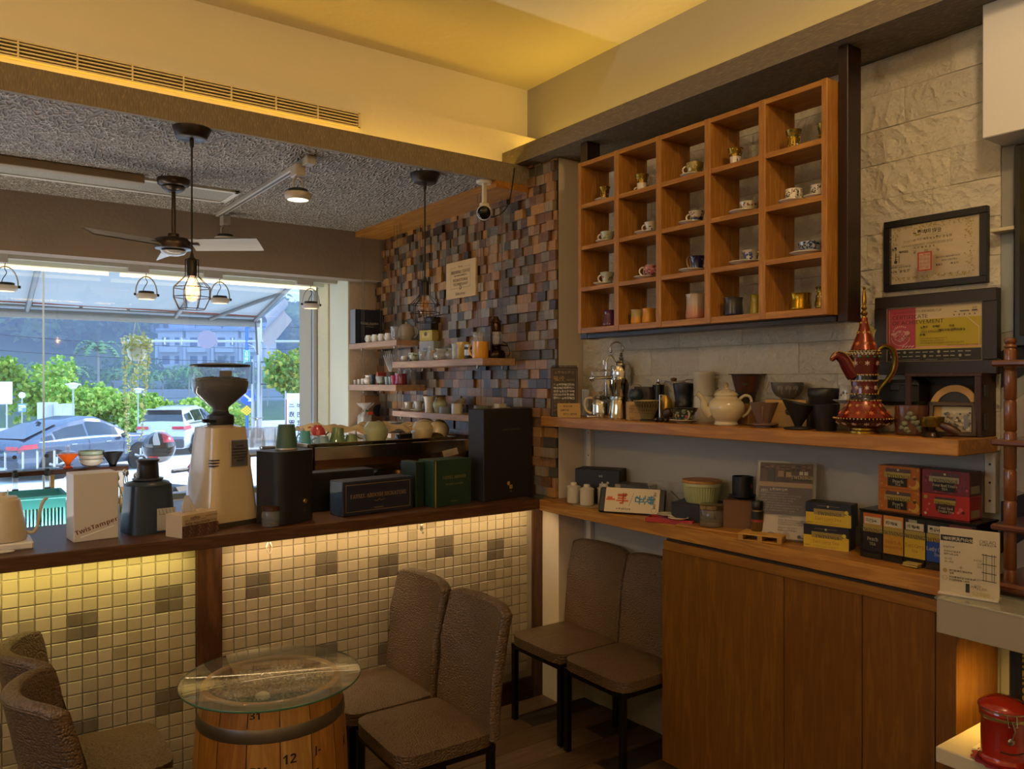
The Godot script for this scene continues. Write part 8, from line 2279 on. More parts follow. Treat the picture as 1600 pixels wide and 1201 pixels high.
# ================= chairs and the barrel table
func build_seats() -> void:
	var w := StandardMaterial3D.new()
	w.albedo_texture = noise("weavecol", FastNoiseLite.TYPE_CELLULAR, 0.11, ["6a5238", "5a452f", "352819"], 256, FastNoiseLite.FRACTAL_NONE)
	w.roughness = 0.42
	w.metallic_specular = 0.55
	w.uv1_triplanar = true
	w.uv1_scale = Vector3.ONE * 5.5
	w.heightmap_enabled = true
	w.heightmap_scale = 0.6
	w.heightmap_texture = noise("weave", FastNoiseLite.TYPE_CELLULAR, 0.11, ["ffffff", "b0b0b0", "000000"], 256, FastNoiseLite.FRACTAL_NONE)
	(w.heightmap_texture as NoiseTexture2D).noise.seed = (w.albedo_texture as NoiseTexture2D).noise.seed
	var grp := "brown woven covered chairs"
	var a := chair("brown woven chair between the barrel table and the bar, nearest the tiles", V(1.43, 0, -2.98), -PI / 2, w, 0.035, 0.855, grp)
	copy(a, V(1.435, 0, -2.553), -PI / 2 - 0.03, "brown woven chair at the right of the barrel table, its back seen almost square")
	copy(a, V(2.50, 0, -3.025), -PI / 2, "brown woven chair in the corner against the wall under the worktop")
	copy(a, V(2.495, 0, -2.605), -PI / 2, "brown woven chair under the worktop beside the wooden cabinet")
	var b := chair("brown chair with a deep curved back left of the barrel, nearest the tiles", V(0.425, 0, -2.985), PI / 2, w, 0.10, 0.838, "brown chairs with deep curved backs", 0.055)
	copy(b, V(0.425, 0, -2.562), PI / 2, "brown chair with a deep curved back at the picture's lower left corner")
	barrel(V(0.888, 0, -2.623))

func chair(label: String, p: Vector3, turn: float, m: Material, sag: float, top: float, grp: String, bz := 0.0) -> Node3D:
	var t := thing("dining_chair", label, "chair", p, turn, grp)
	var g := Geo.new()
	var edge := func(u, v, y, k):
		# rounded square outline with slightly bowed front
		var a: float = u * TAU
		var c := cos(a)
		var s := sin(a)
		var q := pow(pow(absf(c), 7.0) + pow(absf(s), 7.0), -1.0 / 7.0)
		return V(c * q * 0.205 * k, y, s * q * 0.2 * k)
	g.surf(func(u, v): return edge.call(u, v, lerpf(0.385, 0.43, v) , 1.0 - 0.01 * (1 - v)), 48, 3)
	g.surf(func(u, v): return edge.call(u, v, 0.43 + 0.022 * sin((1.0 - v) * PI * 0.5) + 0.0025 * sin(u * 60.0) * v * (1.0 - v), v), 48, 8, 0, 1, 0, 1, Vector3.UP)
	g.surf(func(u, v): return edge.call(u, v, 0.385, v), 48, 1, 0, 1, 0, 1, Vector3.DOWN)
	part(t, "seat", g, m)
	g = Geo.new()
	var bk := func(u, v, d):
		var x: float = (u - 0.5) * 0.388
		var cr: float = 1.0 - pow(absf(u - 0.5) * 2.0, 8.0)
		var y: float = lerpf(0.40, top - 0.014 * (1.0 - cr), v)
		var fold: float = 0.006 * exp(-pow((v - 0.62) * 14.0, 2.0)) * sin(u * 9.0 + 1.0) + 0.003 * sin(v * 11.0 + u * 4.0)
		return V(x, y, bz - 0.185 - (v * v) * 0.055 - sag * smoothstep(0.0, 0.6, v) * (1.0 - pow(absf(u - 0.5) * 2.0, 2.0)) + d + fold * (1.0 if d > 0 else 0.4))
	var th := 0.024
	g.surf(func(u, v): return bk.call(u, v, th), 20, 20, 0, 1, 0, 1, Vector3.BACK)
	g.surf(func(u, v): return bk.call(u, v, -th), 20, 20, 0, 1, 0, 1, Vector3.FORWARD)
	# rounded edges along the sides and top
	for s in 2:
		g.surf(func(u, v): return bk.call(float(s), v, 0.0) + V((1 if s else -1) * 0.012 * sin(u * PI), 0.0, th * cos(u * PI)), 6, 20, 0, 1, 0, 1, V(1 if s else -1, 0, 0))
	g.surf(func(u, v): return bk.call(u, 1.0, 0.0) + V(0, 0.014 * sin(v * PI), th * cos(v * PI)), 20, 6, 0, 1, 0, 1, Vector3.UP)
	for s in [-1.0, 1.0]:
		g.surf(func(u, v): return bk.call(0.5 + s * 0.5, 1.0, 0.0) + V(s * 0.012 * sin(u * PI) * cos(v * PI / 2), 0.014 * sin(u * PI) * sin(v * PI / 2), th * cos(u * PI)), 8, 5, 0, 1, 0, 1, V(s, 1, 0))
	part(t, "backrest", g, m)
	g = Geo.new()
	var pts := []
	for i in 21:
		pts.append(bk.call(i / 20.0, 0.985, -th))
	g.tube(pts, 0.0035, 5)
	part(t, "piping", g, m)
	var bl := mat("0f0e0e", 0.35, 0.4)
	for sx in [-1, 1]:
		for sz in [-1, 1]:
			part(t, "leg", Geo.new().box(V(sx * 0.182, 0.19, sz * 0.175), V(0.028, 0.38, 0.028), 0.003), bl)
	part(t, "frame", Geo.new().box(V(0, 0.372, 0.178), V(0.39, 0.025, 0.022)).box(V(0, 0.372, -0.178), V(0.39, 0.025, 0.022)).box(V(0.184, 0.372, 0), V(0.022, 0.025, 0.36)).box(V(-0.184, 0.372, 0), V(0.022, 0.025, 0.36)), bl)
	return t

func barrel(p: Vector3) -> void:
	var t := thing("barrel_table", "wooden keg used as a table base with a grey steel hoop and black stencilled marks", "barrel", p, 0.3)
	var n := 15
	var prof := []
	for i in 13:
		var y := i / 12.0 * 0.70
		prof.append(Vector2(0.252 - 0.028 * pow((y - 0.33) / 0.37, 2.0), y))
	for i in n:
		var a0 := TAU * i / n + 0.006
		var a1 := TAU * (i + 1) / n - 0.006
		var g := Geo.new().lathe(prof, 4, Vector3.ZERO, a0, a1)
		var r0: float = prof[12].x
		g.lathe(P2([r0, 0.70, r0 - 0.02, 0.70, r0 - 0.02, 0.655]), 4, Vector3.ZERO, a0, a1)
		part(t, "stave", g, wood("barrel", 1, 0.5, ["ffffff", "f0dcc0", "e2c8a4", "f8ecd8"][(i * 7) % 4], 1.2, i))
	part(t, "inner", Geo.new().lathe(P2([0.222, 0.001, 0.246, 0.33, 0.219, 0.69]), 40), mat("4a3018", 0.8))
	part(t, "hoop", Geo.new().lathe(P2([0.238, 0.585, 0.2415, 0.59, 0.236, 0.625, 0.232, 0.63]), 48), mat("6b6459", 0.4, 0.7))
	part(t, "hoop", Geo.new().lathe(P2([0.234, 0.09, 0.2395, 0.095, 0.246, 0.13, 0.242, 0.135]), 48), mat("6b6459", 0.4, 0.7))
	part(t, "rim_edge", Geo.new().lathe(P2([0.203, 0.698, 0.206, 0.7035, 0.222, 0.7035, 0.225, 0.698]), 48), mat("b09468", 0.7))
	var fill := rough_paint("77603f", 0.9, 1.2, 6.0)
	part(t, "filling", Geo.new().surf(func(u, v): return V(cos(u * TAU) * v * 0.205, 0.668 + 0.006 * sin(v * 9 + u * 20) * (1 - v), sin(u * TAU) * v * 0.205), 40, 10, 0, 1, 0, 1, Vector3.UP), fill)
	var g := Geo.new()
	for i in 900:
		var a := rng.randf() * TAU
		var r := 0.2 * sqrt(rng.randf())
		g.paint(["8a714c", "6d5636", "a08a62", "59452b"][i % 4])
		g.ball(V(cos(a) * r, 0.671 + rng.randf() * 0.006, sin(a) * r), V(0.004, 0.003, 0.005), 5)
	part(t, "chaff", g, ink(0.9)).set_meta("kind", "stuff")
	part(t, "white_plug", Geo.new().lathe(smooth(P2([0.024, 0.672, 0.022, 0.682, 0.012, 0.69, 0.0, 0.692]), 2), 20, V(-0.075, 0, 0.055)), mat("c9bda0", 0.5))
	g = Geo.new()
	g.paint("1f160c")
	var marks := [["12", 1.98, 0.53, 0.03], ["31", 2.42, 0.67, 0.024], ["GY", 2.38, 0.50, 0.036], ["S", 1.62, 0.46, 0.03], ["K", 0.98, 0.50, 0.034], ["J-", 1.60, 0.53, 0.028], ["A", 2.05, 0.42, 0.036], ["C", 0.55, 0.58, 0.03], ["21", 2.42, 0.33, 0.04]]
	for e in marks:
		var r := 0.252 - 0.028 * pow((e[2] - 0.33) / 0.37, 2.0) + 0.0007
		g.xf = Transform3D(Basis.from_euler(V(0, PI / 2 - e[1], 0)), V(cos(e[1]) * r, e[2], sin(e[1]) * r))
		g.lay = 0.0
		g.txt(font("sans", true), e[0], 0, 0, e[3], 0.5)
	part(t, "stencil", g, ink(0.8))
	t = thing("glass_disc", "round clear glass table top with a green edge lying on the wooden keg", "glass table top", V(p.x, 0.7035, p.z))
	part(t, "plate", Geo.new().lathe(P2([0.0, 0.0, 0.291, 0.0, 0.2935, 0.002, 0.2935, 0.008, 0.291, 0.010, 0.0, 0.010]), 72), glass(0.05, "cfe6d8"))
	part(t, "edge", Geo.new().lathe(P2([0.2936, 0.002, 0.2946, 0.003, 0.2946, 0.0075, 0.2936, 0.0085]), 72), mat("3f6a55", 0.15))

# ================= the street outside
func build_street() -> void:
	var asphalt := rough_paint("c9c9c6", 0.9, 0.4, 0.8)
	slab("pavement", V(-8, -0.4, -9.6), V(14, -0.12, -6.4), mat("a8a49c", 0.85))
	slab("road", V(-40, -1.3, -52.0), V(60, -0.86, -9.6), asphalt)
	for i in 3:
		slab("road_marking", V(-20 + i * 14, -0.8595, -33.2), V(-11 + i * 14, -0.857, -33.05), mat("e4e4e0", 0.8))
	awning()
	planter()
	scooter()
	car("parked_car", "dark blue grey sloping backed car seen from its right rear quarter through the window", V(2.95, -0.86, -25.4), 0.62, 0)
	car("parked_car", "white estate car seen from behind on the far side of the road", V(7.2, -0.86, -31.2), 1.02, 1)
	street_furniture()
	# hedge and trees across the road
	var greens := ["8fb04a", "6f9a3c", "a8c45a", "5a8434", "7fa548"]
	leafy("flowering_tree", "large green tree with pink flower heads at the left edge across the road", V(1.0, -0.9, -45.0), 3.3, 2.3, 2.1, 3000, greens, 0.24, ["e0a8a0", "d09088"])
	var hs := [[3.9, 4.0, 1.5, "tall bush left of the street lamp across the road"], [5.2, 3.1, 1.5, "bush behind the two utility cabinets"], [6.5, 2.6, 1.5, "bush right of the utility cabinets across the road"], [8.0, 2.3, 1.5, "bush behind the hanging planter across the road"], [9.5, 2.1, 1.4, "low bush behind the white estate car"], [11.2, 1.9, 1.4, "low bush between the white estate car and the signal poles"], [13.0, 1.8, 1.5, "low bush beyond the signal poles"]]
	for i in hs.size():
		leafy("roadside_bush", hs[i][3], V(hs[i][0], -0.9, -46.0 + (i % 2) * 1.5), hs[i][1] * 0.45, hs[i][2], hs[i][1] * 0.48, 1500, ["a3c45a", "bcd468", "8ab84c", "c8da78", "78a844"], 0.2)
	leafy("street_tree", "yellow green street tree right of the traffic signals", V(12.6, -0.9, -34.5), 2.1, 1.55, 2.2, 2200, ["8aa84a", "b8b850", "6a9040", "5a8a3c"], 0.17)
	leafy("roadside_bush", "small bush below the arrow sign across the road", V(11.6, -0.9, -39.5), 0.5, 0.9, 0.9, 900, ["9ab850", "7aa045", "b5c060"], 0.15)
	hillside()
	houses()

func leafy(called: String, label: String, p: Vector3, cy: float, r: float, ry: float, count: int, cols: Array, size: float, tops := []) -> void:
	var t := thing(called, label, "tree" if called.contains("tree") else "bush", p)
	part(t, "trunk", Geo.new().tube(smooth(P3([0, 0, 0, 0.08, cy * 0.5, 0.05, -0.05, cy, 0])), r * 0.07, 8), mat("6a5a48", 0.9))
	var q := RandomNumberGenerator.new()
	q.seed = int(p.x * 100) + 5
	var lobes := []
	for i in 9:
		lobes.append([V(q.randf_range(-0.62, 0.62) * r, cy + q.randf_range(-0.55, 0.62) * ry, q.randf_range(-0.5, 0.5) * r), q.randf_range(0.38, 0.6)])
	var mm := MultiMesh.new()
	mm.transform_format = MultiMesh.TRANSFORM_3D
	mm.use_colors = true
	var g := Geo.new()
	for k in 2:
		g.at(Vector3.ZERO, V(0.5, k * 1.6, 0.3))
		g.flat(V(-0.5, 0, 0.1), V(0.5, 0, 0.1), V(0.15, 0.7, -0.1), Vector3.BACK)
		g.flat(V(-0.5, 0, 0.1), V(0.15, 0.7, -0.1), V(-0.3, 0.6, -0.1), Vector3.BACK)
	mm.mesh = g.mesh()
	mm.instance_count = count
	for i in count:
		var l: Array = lobes[i % lobes.size()]
		var d := V(q.randfn(), q.randfn(), q.randfn()).normalized() * pow(q.randf(), 0.35)
		var pos: Vector3 = l[0] + d * V(r, ry, r) * l[1]
		if pos.y < 0.05:
			pos.y = q.randf() * 0.5
		var b := Basis.from_euler(V(q.randf() * TAU, q.randf() * TAU, q.randf() * TAU)).scaled(Vector3.ONE * size * q.randf_range(0.7, 1.5))
		mm.set_instance_transform(i, Transform3D(b, pos))
		var c: String = cols[q.randi() % cols.size()]
		if tops.size() and pos.y > cy + ry * 0.42 and q.randf() < 0.75:
			c = tops[q.randi() % tops.size()]
		mm.set_instance_color(i, Color(c).srgb_to_linear())
	var o := MultiMeshInstance3D.new()
	o.name = "crown"
	o.multimesh = mm
	var m: StandardMaterial3D = mat("ffffff", 0.6, 0.0, "leaf")
	m.vertex_color_use_as_albedo = true
	m.backlight_enabled = true
	m.backlight = Color(0.75, 0.8, 0.5)
	o.material_override = m
	o.set_meta("kind", "stuff")
	t.add_child(o)

func awning() -> void:
	var t := thing("awning", "white translucent awning over the pavement with grey steel ribs", "awning", V(0, 0, 0))
	var sheet := mat("b4c8d0", 0.7, 0.0, "backdim")
	var f := func(u, v): return V(lerpf(-3.2, 2.84, u), lerpf(2.98, 2.40, v) - 0.02 * sin(u * 19.0) * sin(v * 3.0), lerpf(-6.42, -8.8, v))
	part(t, "sheet", Geo.new().surf(f, 40, 8, 0, 1, 0, 1, Vector3.UP), sheet)
	part(t, "valance", Geo.new().box(V(-0.18, 2.36, -8.82), V(6.06, 0.09, 0.012)), mat("cfd4d2", 0.6))
	var st := mat("7f8688", 0.4, 0.5)
	part(t, "front_bar", Geo.new().rod(V(-3.2, 2.375, -8.78), V(2.84, 2.375, -8.78), 0.022, 8).rod(V(-3.2, 2.42, -8.7), V(2.84, 2.42, -8.7), 0.012, 6), st)
	for x in [-2.2, -0.9, 0.62, 1.95, 2.78]:
		part(t, "rib", Geo.new().tube([V(x, 2.95, -6.45), V(x, 2.385, -8.76)], 0.024, 6), st)
	part(t, "brace", Geo.new().rod(V(2.3, 2.38, -8.75), V(2.8, 2.62, -7.9), 0.02, 6).rod(V(2.78, 2.38, -8.74), V(2.8, 2.0, -8.74), 0.012, 6), st)
	part(t, "red_cord", Geo.new().tube(P3([-3.1, 2.46, -8.55, -1.0, 2.445, -8.6, 1.0, 2.44, -8.62, 2.8, 2.42, -8.64]), 0.007, 5), mat("a84a44", 0.6))
	part(t, "end_flap", Geo.new().surf(func(u, v): return V(2.88 + 0.03 * sin(v * 8.0) + 0.05 * v * u, lerpf(2.44 + 0.14 * u, 2.05 + 0.3 * u, v), lerpf(-8.74, -8.1, u)), 8, 10), mat("a8b4cc", 0.6, 0.0, "backdim"))
	for i in 6:
		part(t, "lamp_bulb", Geo.new().ball(V(-0.2 + i * 0.42, 2.43, -8.66), 0.018, 8), mat("6a6460", 0.3))

func planter() -> void:
	var p := V(1.66, 1.90, -9.0)
	p = V(1.59, 1.92, -8.84)
	var t := thing("hanging_planter", "white bowl planter with pale trailing vine hung from the awning edge", "hanging plant", p)
	part(t, "bowl", Geo.new().lathe(P2([0, 0, 0.055, 0.0, 0.085, 0.05, 0.1, 0.14, 0.104, 0.145, 0.096, 0.142, 0.06, 0.02]), 24), mat("e4e8e0", 0.35))
	var g := Geo.new()
	for a in [0.3, 2.4, 4.5]:
		g.rod(V(cos(a) * 0.1, 0.14, sin(a) * 0.1), V(-0.01, 0.42, 0), 0.003, 5)
	part(t, "cord", g, mat("b8c0b4", 0.6))
	var q := RandomNumberGenerator.new()
	q.seed = 8
	g = Geo.new()
	var lf := Geo.new()
	for k in 9:
		var a := TAU * k / 9.0
		var len: float = [0.35, 0.9, 0.25, 0.55, 1.05, 0.95, 0.2, 0.4, 0.3][k]
		var pts := P3([cos(a) * 0.07, 0.14, sin(a) * 0.07, cos(a) * 0.12, 0.15, sin(a) * 0.12])
		var n := 3 + int(len * 9)
		for i in n:
			pts.append(V(cos(a) * (0.125 - 0.06 * i / n) + q.randf_range(-0.012, 0.012) - 0.02 * i / n, 0.11 - len * (i + 1.0) / n, sin(a) * (0.125 - 0.06 * i / n)))
		pts = smooth(pts, 3)
		g.tube(pts, 0.0025, 4)
		for i in pts.size() * 2:
			lf.paint(["cfd49a", "e0dfb8", "b8c47a", "c9b878", "a8b86a"][q.randi() % 5])
			lf.at(pts[i / 2] + V(q.randf_range(-0.02, 0.02), q.randf_range(-0.02, 0.02), q.randf_range(-0.02, 0.02)), V(q.randf() * TAU, q.randf() * TAU, q.randf() * TAU))
			var s := q.randf_range(0.018, 0.034)
			lf.flat(V(-s * 0.5, 0, 0), V(0, s * 0.9, s * 0.1), V(s * 0.5, 0, 0), Vector3.BACK)
			lf.flat(V(-s * 0.5, 0, 0), V(s * 0.5, 0, 0), V(0, -s * 0.7, s * 0.15), Vector3.BACK)
	for i in 420:
		var d := V(q.randfn(), q.randfn() * 0.7, q.randfn()).normalized() * q.randf_range(0.06, 0.155)
		lf.paint(["cfd49a", "e0dfb8", "b8c47a", "d8c8a0", "a8b86a"][q.randi() % 5])
		lf.at(V(0, 0.16, 0) + d, V(q.randf() * TAU, q.randf() * TAU, q.randf() * TAU))
		var s := q.randf_range(0.02, 0.036)
		lf.flat(V(-s * 0.5, 0, 0), V(0, s * 0.9, s * 0.1), V(s * 0.5, 0, 0), Vector3.BACK)
		lf.flat(V(-s * 0.5, 0, 0), V(s * 0.5, 0, 0), V(0, -s * 0.7, s * 0.15), Vector3.BACK)
	part(t, "vine", g, mat("8a9058", 0.7))
	var lm: StandardMaterial3D = mat("ffffff", 0.6, 0.0, "vine")
	lm.vertex_color_use_as_albedo = true
	lm.backlight_enabled = true
	lm.backlight = Color(0.7, 0.7, 0.5)
	part(t, "leaves", lf, lm).set_meta("kind", "stuff")

func scooter() -> void:
	var t := thing("motor_scooter", "red and white motor scooter parked on the pavement beyond the window", "scooter", V(1.86, -0.12, -8.0), 0.5)
	var wh := mat("e8e8ea", 0.25, 0.0, "coat")
	var red := mat("b02038", 0.25, 0.0, "coat")
	part(t, "front_fairing", Geo.new().surf(func(u, v): return V(lerpf(-0.16, 0.16, u) * sin(lerpf(0.9, 2.6, v)), lerpf(0.35, 1.0, v), 0.36 + 0.10 * sin(u * PI) * sin(v * 2.2) - 0.15 * v), 12, 10, 0, 1, 0, 1, Vector3.BACK), wh)
	part(t, "body", Geo.new().surf(func(u, v): return V(cos(u * TAU) * 0.15 * sin(lerpf(0.5, 2.9, v)), 0.58 + sin(u * TAU) * 0.14 * sin(lerpf(0.4, 2.7, v)) + 0.1 * v * v, lerpf(0.1, -0.75, v)), 20, 10), red)
	part(t, "floor_board", Geo.new().box(V(0, 0.32, 0.12), V(0.28, 0.08, 0.42), 0.02), red)
	part(t, "saddle", Geo.new().box(V(0, 0.77, -0.28), V(0.24, 0.09, 0.58), 0.04), mat("17171a", 0.5))
	part(t, "handlebar", Geo.new().rod(V(-0.32, 1.0, 0.2), V(0.32, 1.0, 0.2), 0.018, 8), mat("2a2a2c", 0.4))
	part(t, "dash", Geo.new().box(V(0, 1.0, 0.22), V(0.26, 0.1, 0.14), 0.03), red)
	for s in [1]:
		part(t, "mirror", Geo.new().rod(V(s * 0.22, 1.0, 0.2), V(s * 0.3, 1.2, 0.16), 0.008, 6).ball(V(s * 0.32, 1.22, 0.16), V(0.07, 0.05, 0.015), 12), mat("8a1a2c", 0.25))
		part(t, "indicator", Geo.new().ball(V(s * 0.12, 0.82, 0.40), V(0.05, 0.03, 0.02), 10), mat("e0a030", 0.2))
	part(t, "headlight", Geo.new().ball(V(0, 0.84, 0.40), V(0.08, 0.06, 0.05), 14), mat("d8e0e4", 0.08, 0.4))
	for z in [0.5, -0.62]:
		part(t, "wheel", Geo.new().at(V(0, 0.24, z), V(0, 0, PI / 2)).lathe(P2([0.1, -0.04, 0.2, -0.05, 0.24, -0.03, 0.24, 0.03, 0.2, 0.05, 0.1, 0.04, 0.1, -0.04]), 24), mat("1c1c1e", 0.8))
	# helmet hung on the handlebar
	t = thing("helmet", "red white and black full face helmet resting on the scooter", "helmet", V(1.648, 1.075, -8.10), 0.55)
	part(t, "shell", Geo.new().ball(Vector3.ZERO, V(0.135, 0.15, 0.16), 28), mat("20222c", 0.15, 0.0, "coat"))
	var sh := func(u, v, k): return V(sin(u) * cos(v) * 0.135, sin(v) * 0.15, cos(u) * cos(v) * 0.16) * k
	part(t, "red_panel", Geo.new().surf(func(u, v): return sh.call(lerpf(-0.55, 0.95, u), lerpf(0.36, 1.4, v), 1.012), 10, 10), mat("d8283c", 0.2, 0.0, "coat"))
	part(t, "white_stripe", Geo.new().surf(func(u, v): return sh.call(lerpf(-1.15, -0.7, u) - v * 0.3, lerpf(0.2, 1.3, v), 1.013), 6, 10), mat("e8ecee", 0.2, 0.0, "coat"))
	part(t, "white_panel", Geo.new().surf(func(u, v): return sh.call(lerpf(1.0, 1.45, u), lerpf(0.2, 1.0, v), 1.014), 6, 8), mat("e8ecee", 0.2, 0.0, "coat"))
	part(t, "visor", Geo.new().surf(func(u, v): return sh.call(lerpf(-0.75, 1.15, u), lerpf(-0.55, 0.32, v), 1.02), 20, 8), mat("12181c", 0.05, 0.0, "coat"))
	part(t, "chin_bar", Geo.new().surf(func(u, v): return sh.call(lerpf(-1.5, 1.2, u), lerpf(-1.0, -0.55, v), 1.025), 20, 5), mat("d8dce0", 0.2, 0.0, "coat"))
	part(t, "red_flash", Geo.new().surf(func(u, v): return sh.call(lerpf(-1.6, -0.9, u), lerpf(-0.85, -0.5, v), 1.04), 8, 4), mat("d8283c", 0.2, 0.0, "coat"))

func car(called: String, label: String, p: Vector3, turn: float, kind: int) -> void:
	# local +x is the car's front
	var t := thing(called, label, "car", p, turn)
	var top: Array = [P2([-2.42, 0.72, -2.4, 0.92, -2.25, 1.06, -1.75, 1.24, -0.9, 1.52, -0.2, 1.62, 0.25, 1.58, 0.8, 1.36, 1.2, 1.1, 1.9, 1.0, 2.3, 0.84, 2.42, 0.6]), P2([-2.3, 0.7, -2.28, 1.08, -2.12, 1.16, -1.85, 1.58, -1.0, 1.69, 0.0, 1.70, 0.4, 1.64, 0.95, 1.34, 1.25, 1.12, 1.9, 1.05, 2.2, 0.9, 2.3, 0.6])][kind]
	var belt: float = [0.98, 1.06][kind]
	var hw := 0.92
	var yat := func(x: float) -> float:
		for i in top.size() - 1:
			if x <= top[i + 1].x:
				return lerpf(top[i].y, top[i + 1].y, clampf((x - top[i].x) / (top[i + 1].x - top[i].x), 0, 1))
		return top[top.size() - 1].y
	var sec := func(x: float, v: float, side: float, off: float) -> Vector3:
		var yr: float = yat.call(x)
		var e: float = absf(x) / 2.42
		var w: float = hw * (1.0 - 0.16 * pow(e, 5.0))
		var b := minf(belt, yr - 0.04)
		var cab := clampf((yr - belt) / 0.5, 0.0, 1.0)
		var rw := lerpf(w * 0.93, w * 0.68, cab)
		var pts := [Vector2(w * 0.9, 0.24), Vector2(w, 0.42), Vector2(w * 0.975, 0.66), Vector2(w, b - 0.12), Vector2(w * 0.96, b), Vector2(rw, yr - 0.05 - 0.03 * cab), Vector2(rw * 0.75, yr - 0.008), Vector2(0, yr)]
		var f := v * (pts.size() - 1)
		var i := mini(int(f), pts.size() - 2)
		var q: Vector2 = pts[i].lerp(pts[i + 1], f - i)
		return V(x, q.y, side * (q.x + off))
	var paint := mat(["4d5a6e", "b4bac4"][kind], 0.2, [0.5, 0.0][kind], "coat")
	var g := Geo.new()
	var xs := []
	var x0: float = top[0].x
	var x1: float = top[top.size() - 1].x
	for s in [-1.0, 1.0]:
		g.surf(func(u, v): return sec.call(lerpf(x0, x1, u), v, s, 0.0), 44, 21)
		for e in [x0, x1]:
			g.surf(func(u, v): return sec.call(e, lerpf(0.0, 1.0, v), s * u, 0.0), 3, 21)
	part(t, "body", g, paint)
	var dk := mat("1a2430", 0.06, 0.0, "coat")
	for s in [-1.0, 1.0]:
		for w in [[[-1.35, -0.38, 0.6, 0.685], [-0.3, 0.72, 0.6, 0.695], [-1.75, -1.42, 0.6, 0.66]], [[-1.25, -0.3, 0.6, 0.7], [-0.22, 0.75, 0.6, 0.7], [-1.9, -1.35, 0.62, 0.69]]][kind]:
			part(t, "side_window", Geo.new().surf(func(u, v): return sec.call(lerpf(w[0], w[1], u), lerpf(w[2], w[3], v), s, 0.006), 10, 4), dk)
		part(t, "window_trim", Geo.new().surf(func(u, v): return sec.call(lerpf(-1.85, 0.85, u), lerpf(0.578, 0.592, v), s, 0.012), 20, 1), mat("d4dade", 0.15, 0.9))
		part(t, "door_seam", Geo.new().surf(func(u, v): return sec.call(lerpf(-0.35, -0.335, u), lerpf(0.1, 0.57, v), s, 0.004), 1, 8).surf(func(u, v): return sec.call(lerpf(0.86, 0.875, u), lerpf(0.1, 0.57, v), s, 0.004), 1, 8), mat("20262e", 0.5))
		for x in [-0.6, 0.55]:
			part(t, "door_handle", Geo.new().box(V(x - 0.25, belt - 0.1, s * 0.925), V(0.18, 0.03, 0.03), 0.01), mat("a8b0b8", 0.2, 0.6))
		part(t, "mirror", Geo.new().ball(V(0.78, belt + 0.05, s * 1.0), V(0.07, 0.08, 0.11), 12), mat("2a3038", 0.3))
		part(t, "tail_light", Geo.new().surf(func(u, v): return sec.call(lerpf(x0 + 0.02, x0 + 0.5, u), lerpf(0.40, 0.53, v) + 0.02 * u, s, 0.012), 8, 4).box(V(x0 - 0.005, 0.87 + 0.1 * kind, s * 0.6), V(0.03, 0.1, 0.4), 0.01), mat("c02430", 0.15, 0.0, "coat"))
		part(t, "head_light", Geo.new().surf(func(u, v): return sec.call(lerpf(x1 - 0.42, x1 - 0.08, u), lerpf(0.42, 0.55, v), s, 0.01), 6, 3), mat("e4eaf0", 0.1, 0.3))
		for x in [-1.42, 1.45]:
			part(t, "wheel_arch", Geo.new().at(V(x, 0.36, s * 0.885)).lathe(P2([0.0, -0.005, 0.41, -0.005, 0.42, 0.0]), 24).at(V(x, 0.36, s * 0.885), V(PI / 2, 0, 0)).lathe(P2([0.0, 0.045 * s, 0.42, 0.045 * s]), 24), mat("17181b", 0.8))
			part(t, "tyre", Geo.new().at(V(x, 0.35, s * 0.84), V(PI / 2, 0, 0)).lathe(P2([0.0, -0.1, 0.3, -0.1, 0.35, -0.07, 0.35, 0.07, 0.3, 0.1, 0.0, 0.1]), 28), mat("1a1a1c", 0.8))
			var rim := Geo.new()
			for k in 5:
				rim.at(V(x, 0.35, s * 0.945), V(0, 0, TAU * k / 5)).box(V(0, 0.12, 0), V(0.07, 0.24, 0.012), 0.004)
			part(t, "rim", rim, mat("c0c4c8", 0.2, 0.8))
	# rear glass, lower cladding, plate
	var yb: float = [1.09, 1.17][kind]
	var xa: float = [-2.18, -2.10][kind]
	var xb: float = [-1.1, -1.86][kind]
	var yt: float = [1.44, 1.56][kind]
	part(t, "rear_window", Geo.new().surf(func(u, v): return V(lerpf(xa, xb, v) - 0.012, lerpf(yb, yt, v) + 0.014, lerpf(-1, 1, u) * lerpf(0.72, 0.58, v)), 8, 4, 0, 1, 0, 1, V(-1, 1, 0)), dk)
	part(t, "bumper", Geo.new().box(V(x0 - 0.0, 0.42, 0), V(0.1, 0.3, 1.62), 0.04), mat(["3a424e", "3c3e42"][kind], 0.5))
	part(t, "silver_skid", Geo.new().box(V(x0 - 0.04, 0.34, 0), V(0.06, 0.1, 1.0), 0.02), mat("b0b4b8", 0.3, 0.6))
	var pl := Geo.new()
	pl.rect(-0.19, -0.08, 0.38, 0.16, "e8ecee").paint("2a3a34").txt(font("sans", true), "BRY-7065", 0, -0.045, 0.09, 0.5, 0.75)
	var po := part(t, "number_plate", pl, ink())
	po.position = V(x0 - 0.035, 0.86 - 0.05 * kind, 0)
	po.rotation.y = -PI / 2
	if kind == 0:
		part(t, "fin", Geo.new().ext(PV([-0.12, 0, 0.1, 0, -0.04, 0.07]), -0.02, 0.02).at(Vector3.ZERO), mat("2a323c", 0.3)).position = V(-1.15, 1.44, 0)
	else:
		part(t, "roof_spoiler", Geo.new().box(V(-1.95, 1.6, 0), V(0.25, 0.04, 1.2), 0.015), paint)

func pole(g: Geo, x: float, z: float, y0: float, y1: float, r: float) -> Geo:
	return g.rod(V(x, y0, z), V(x, y1, z), r, 10)

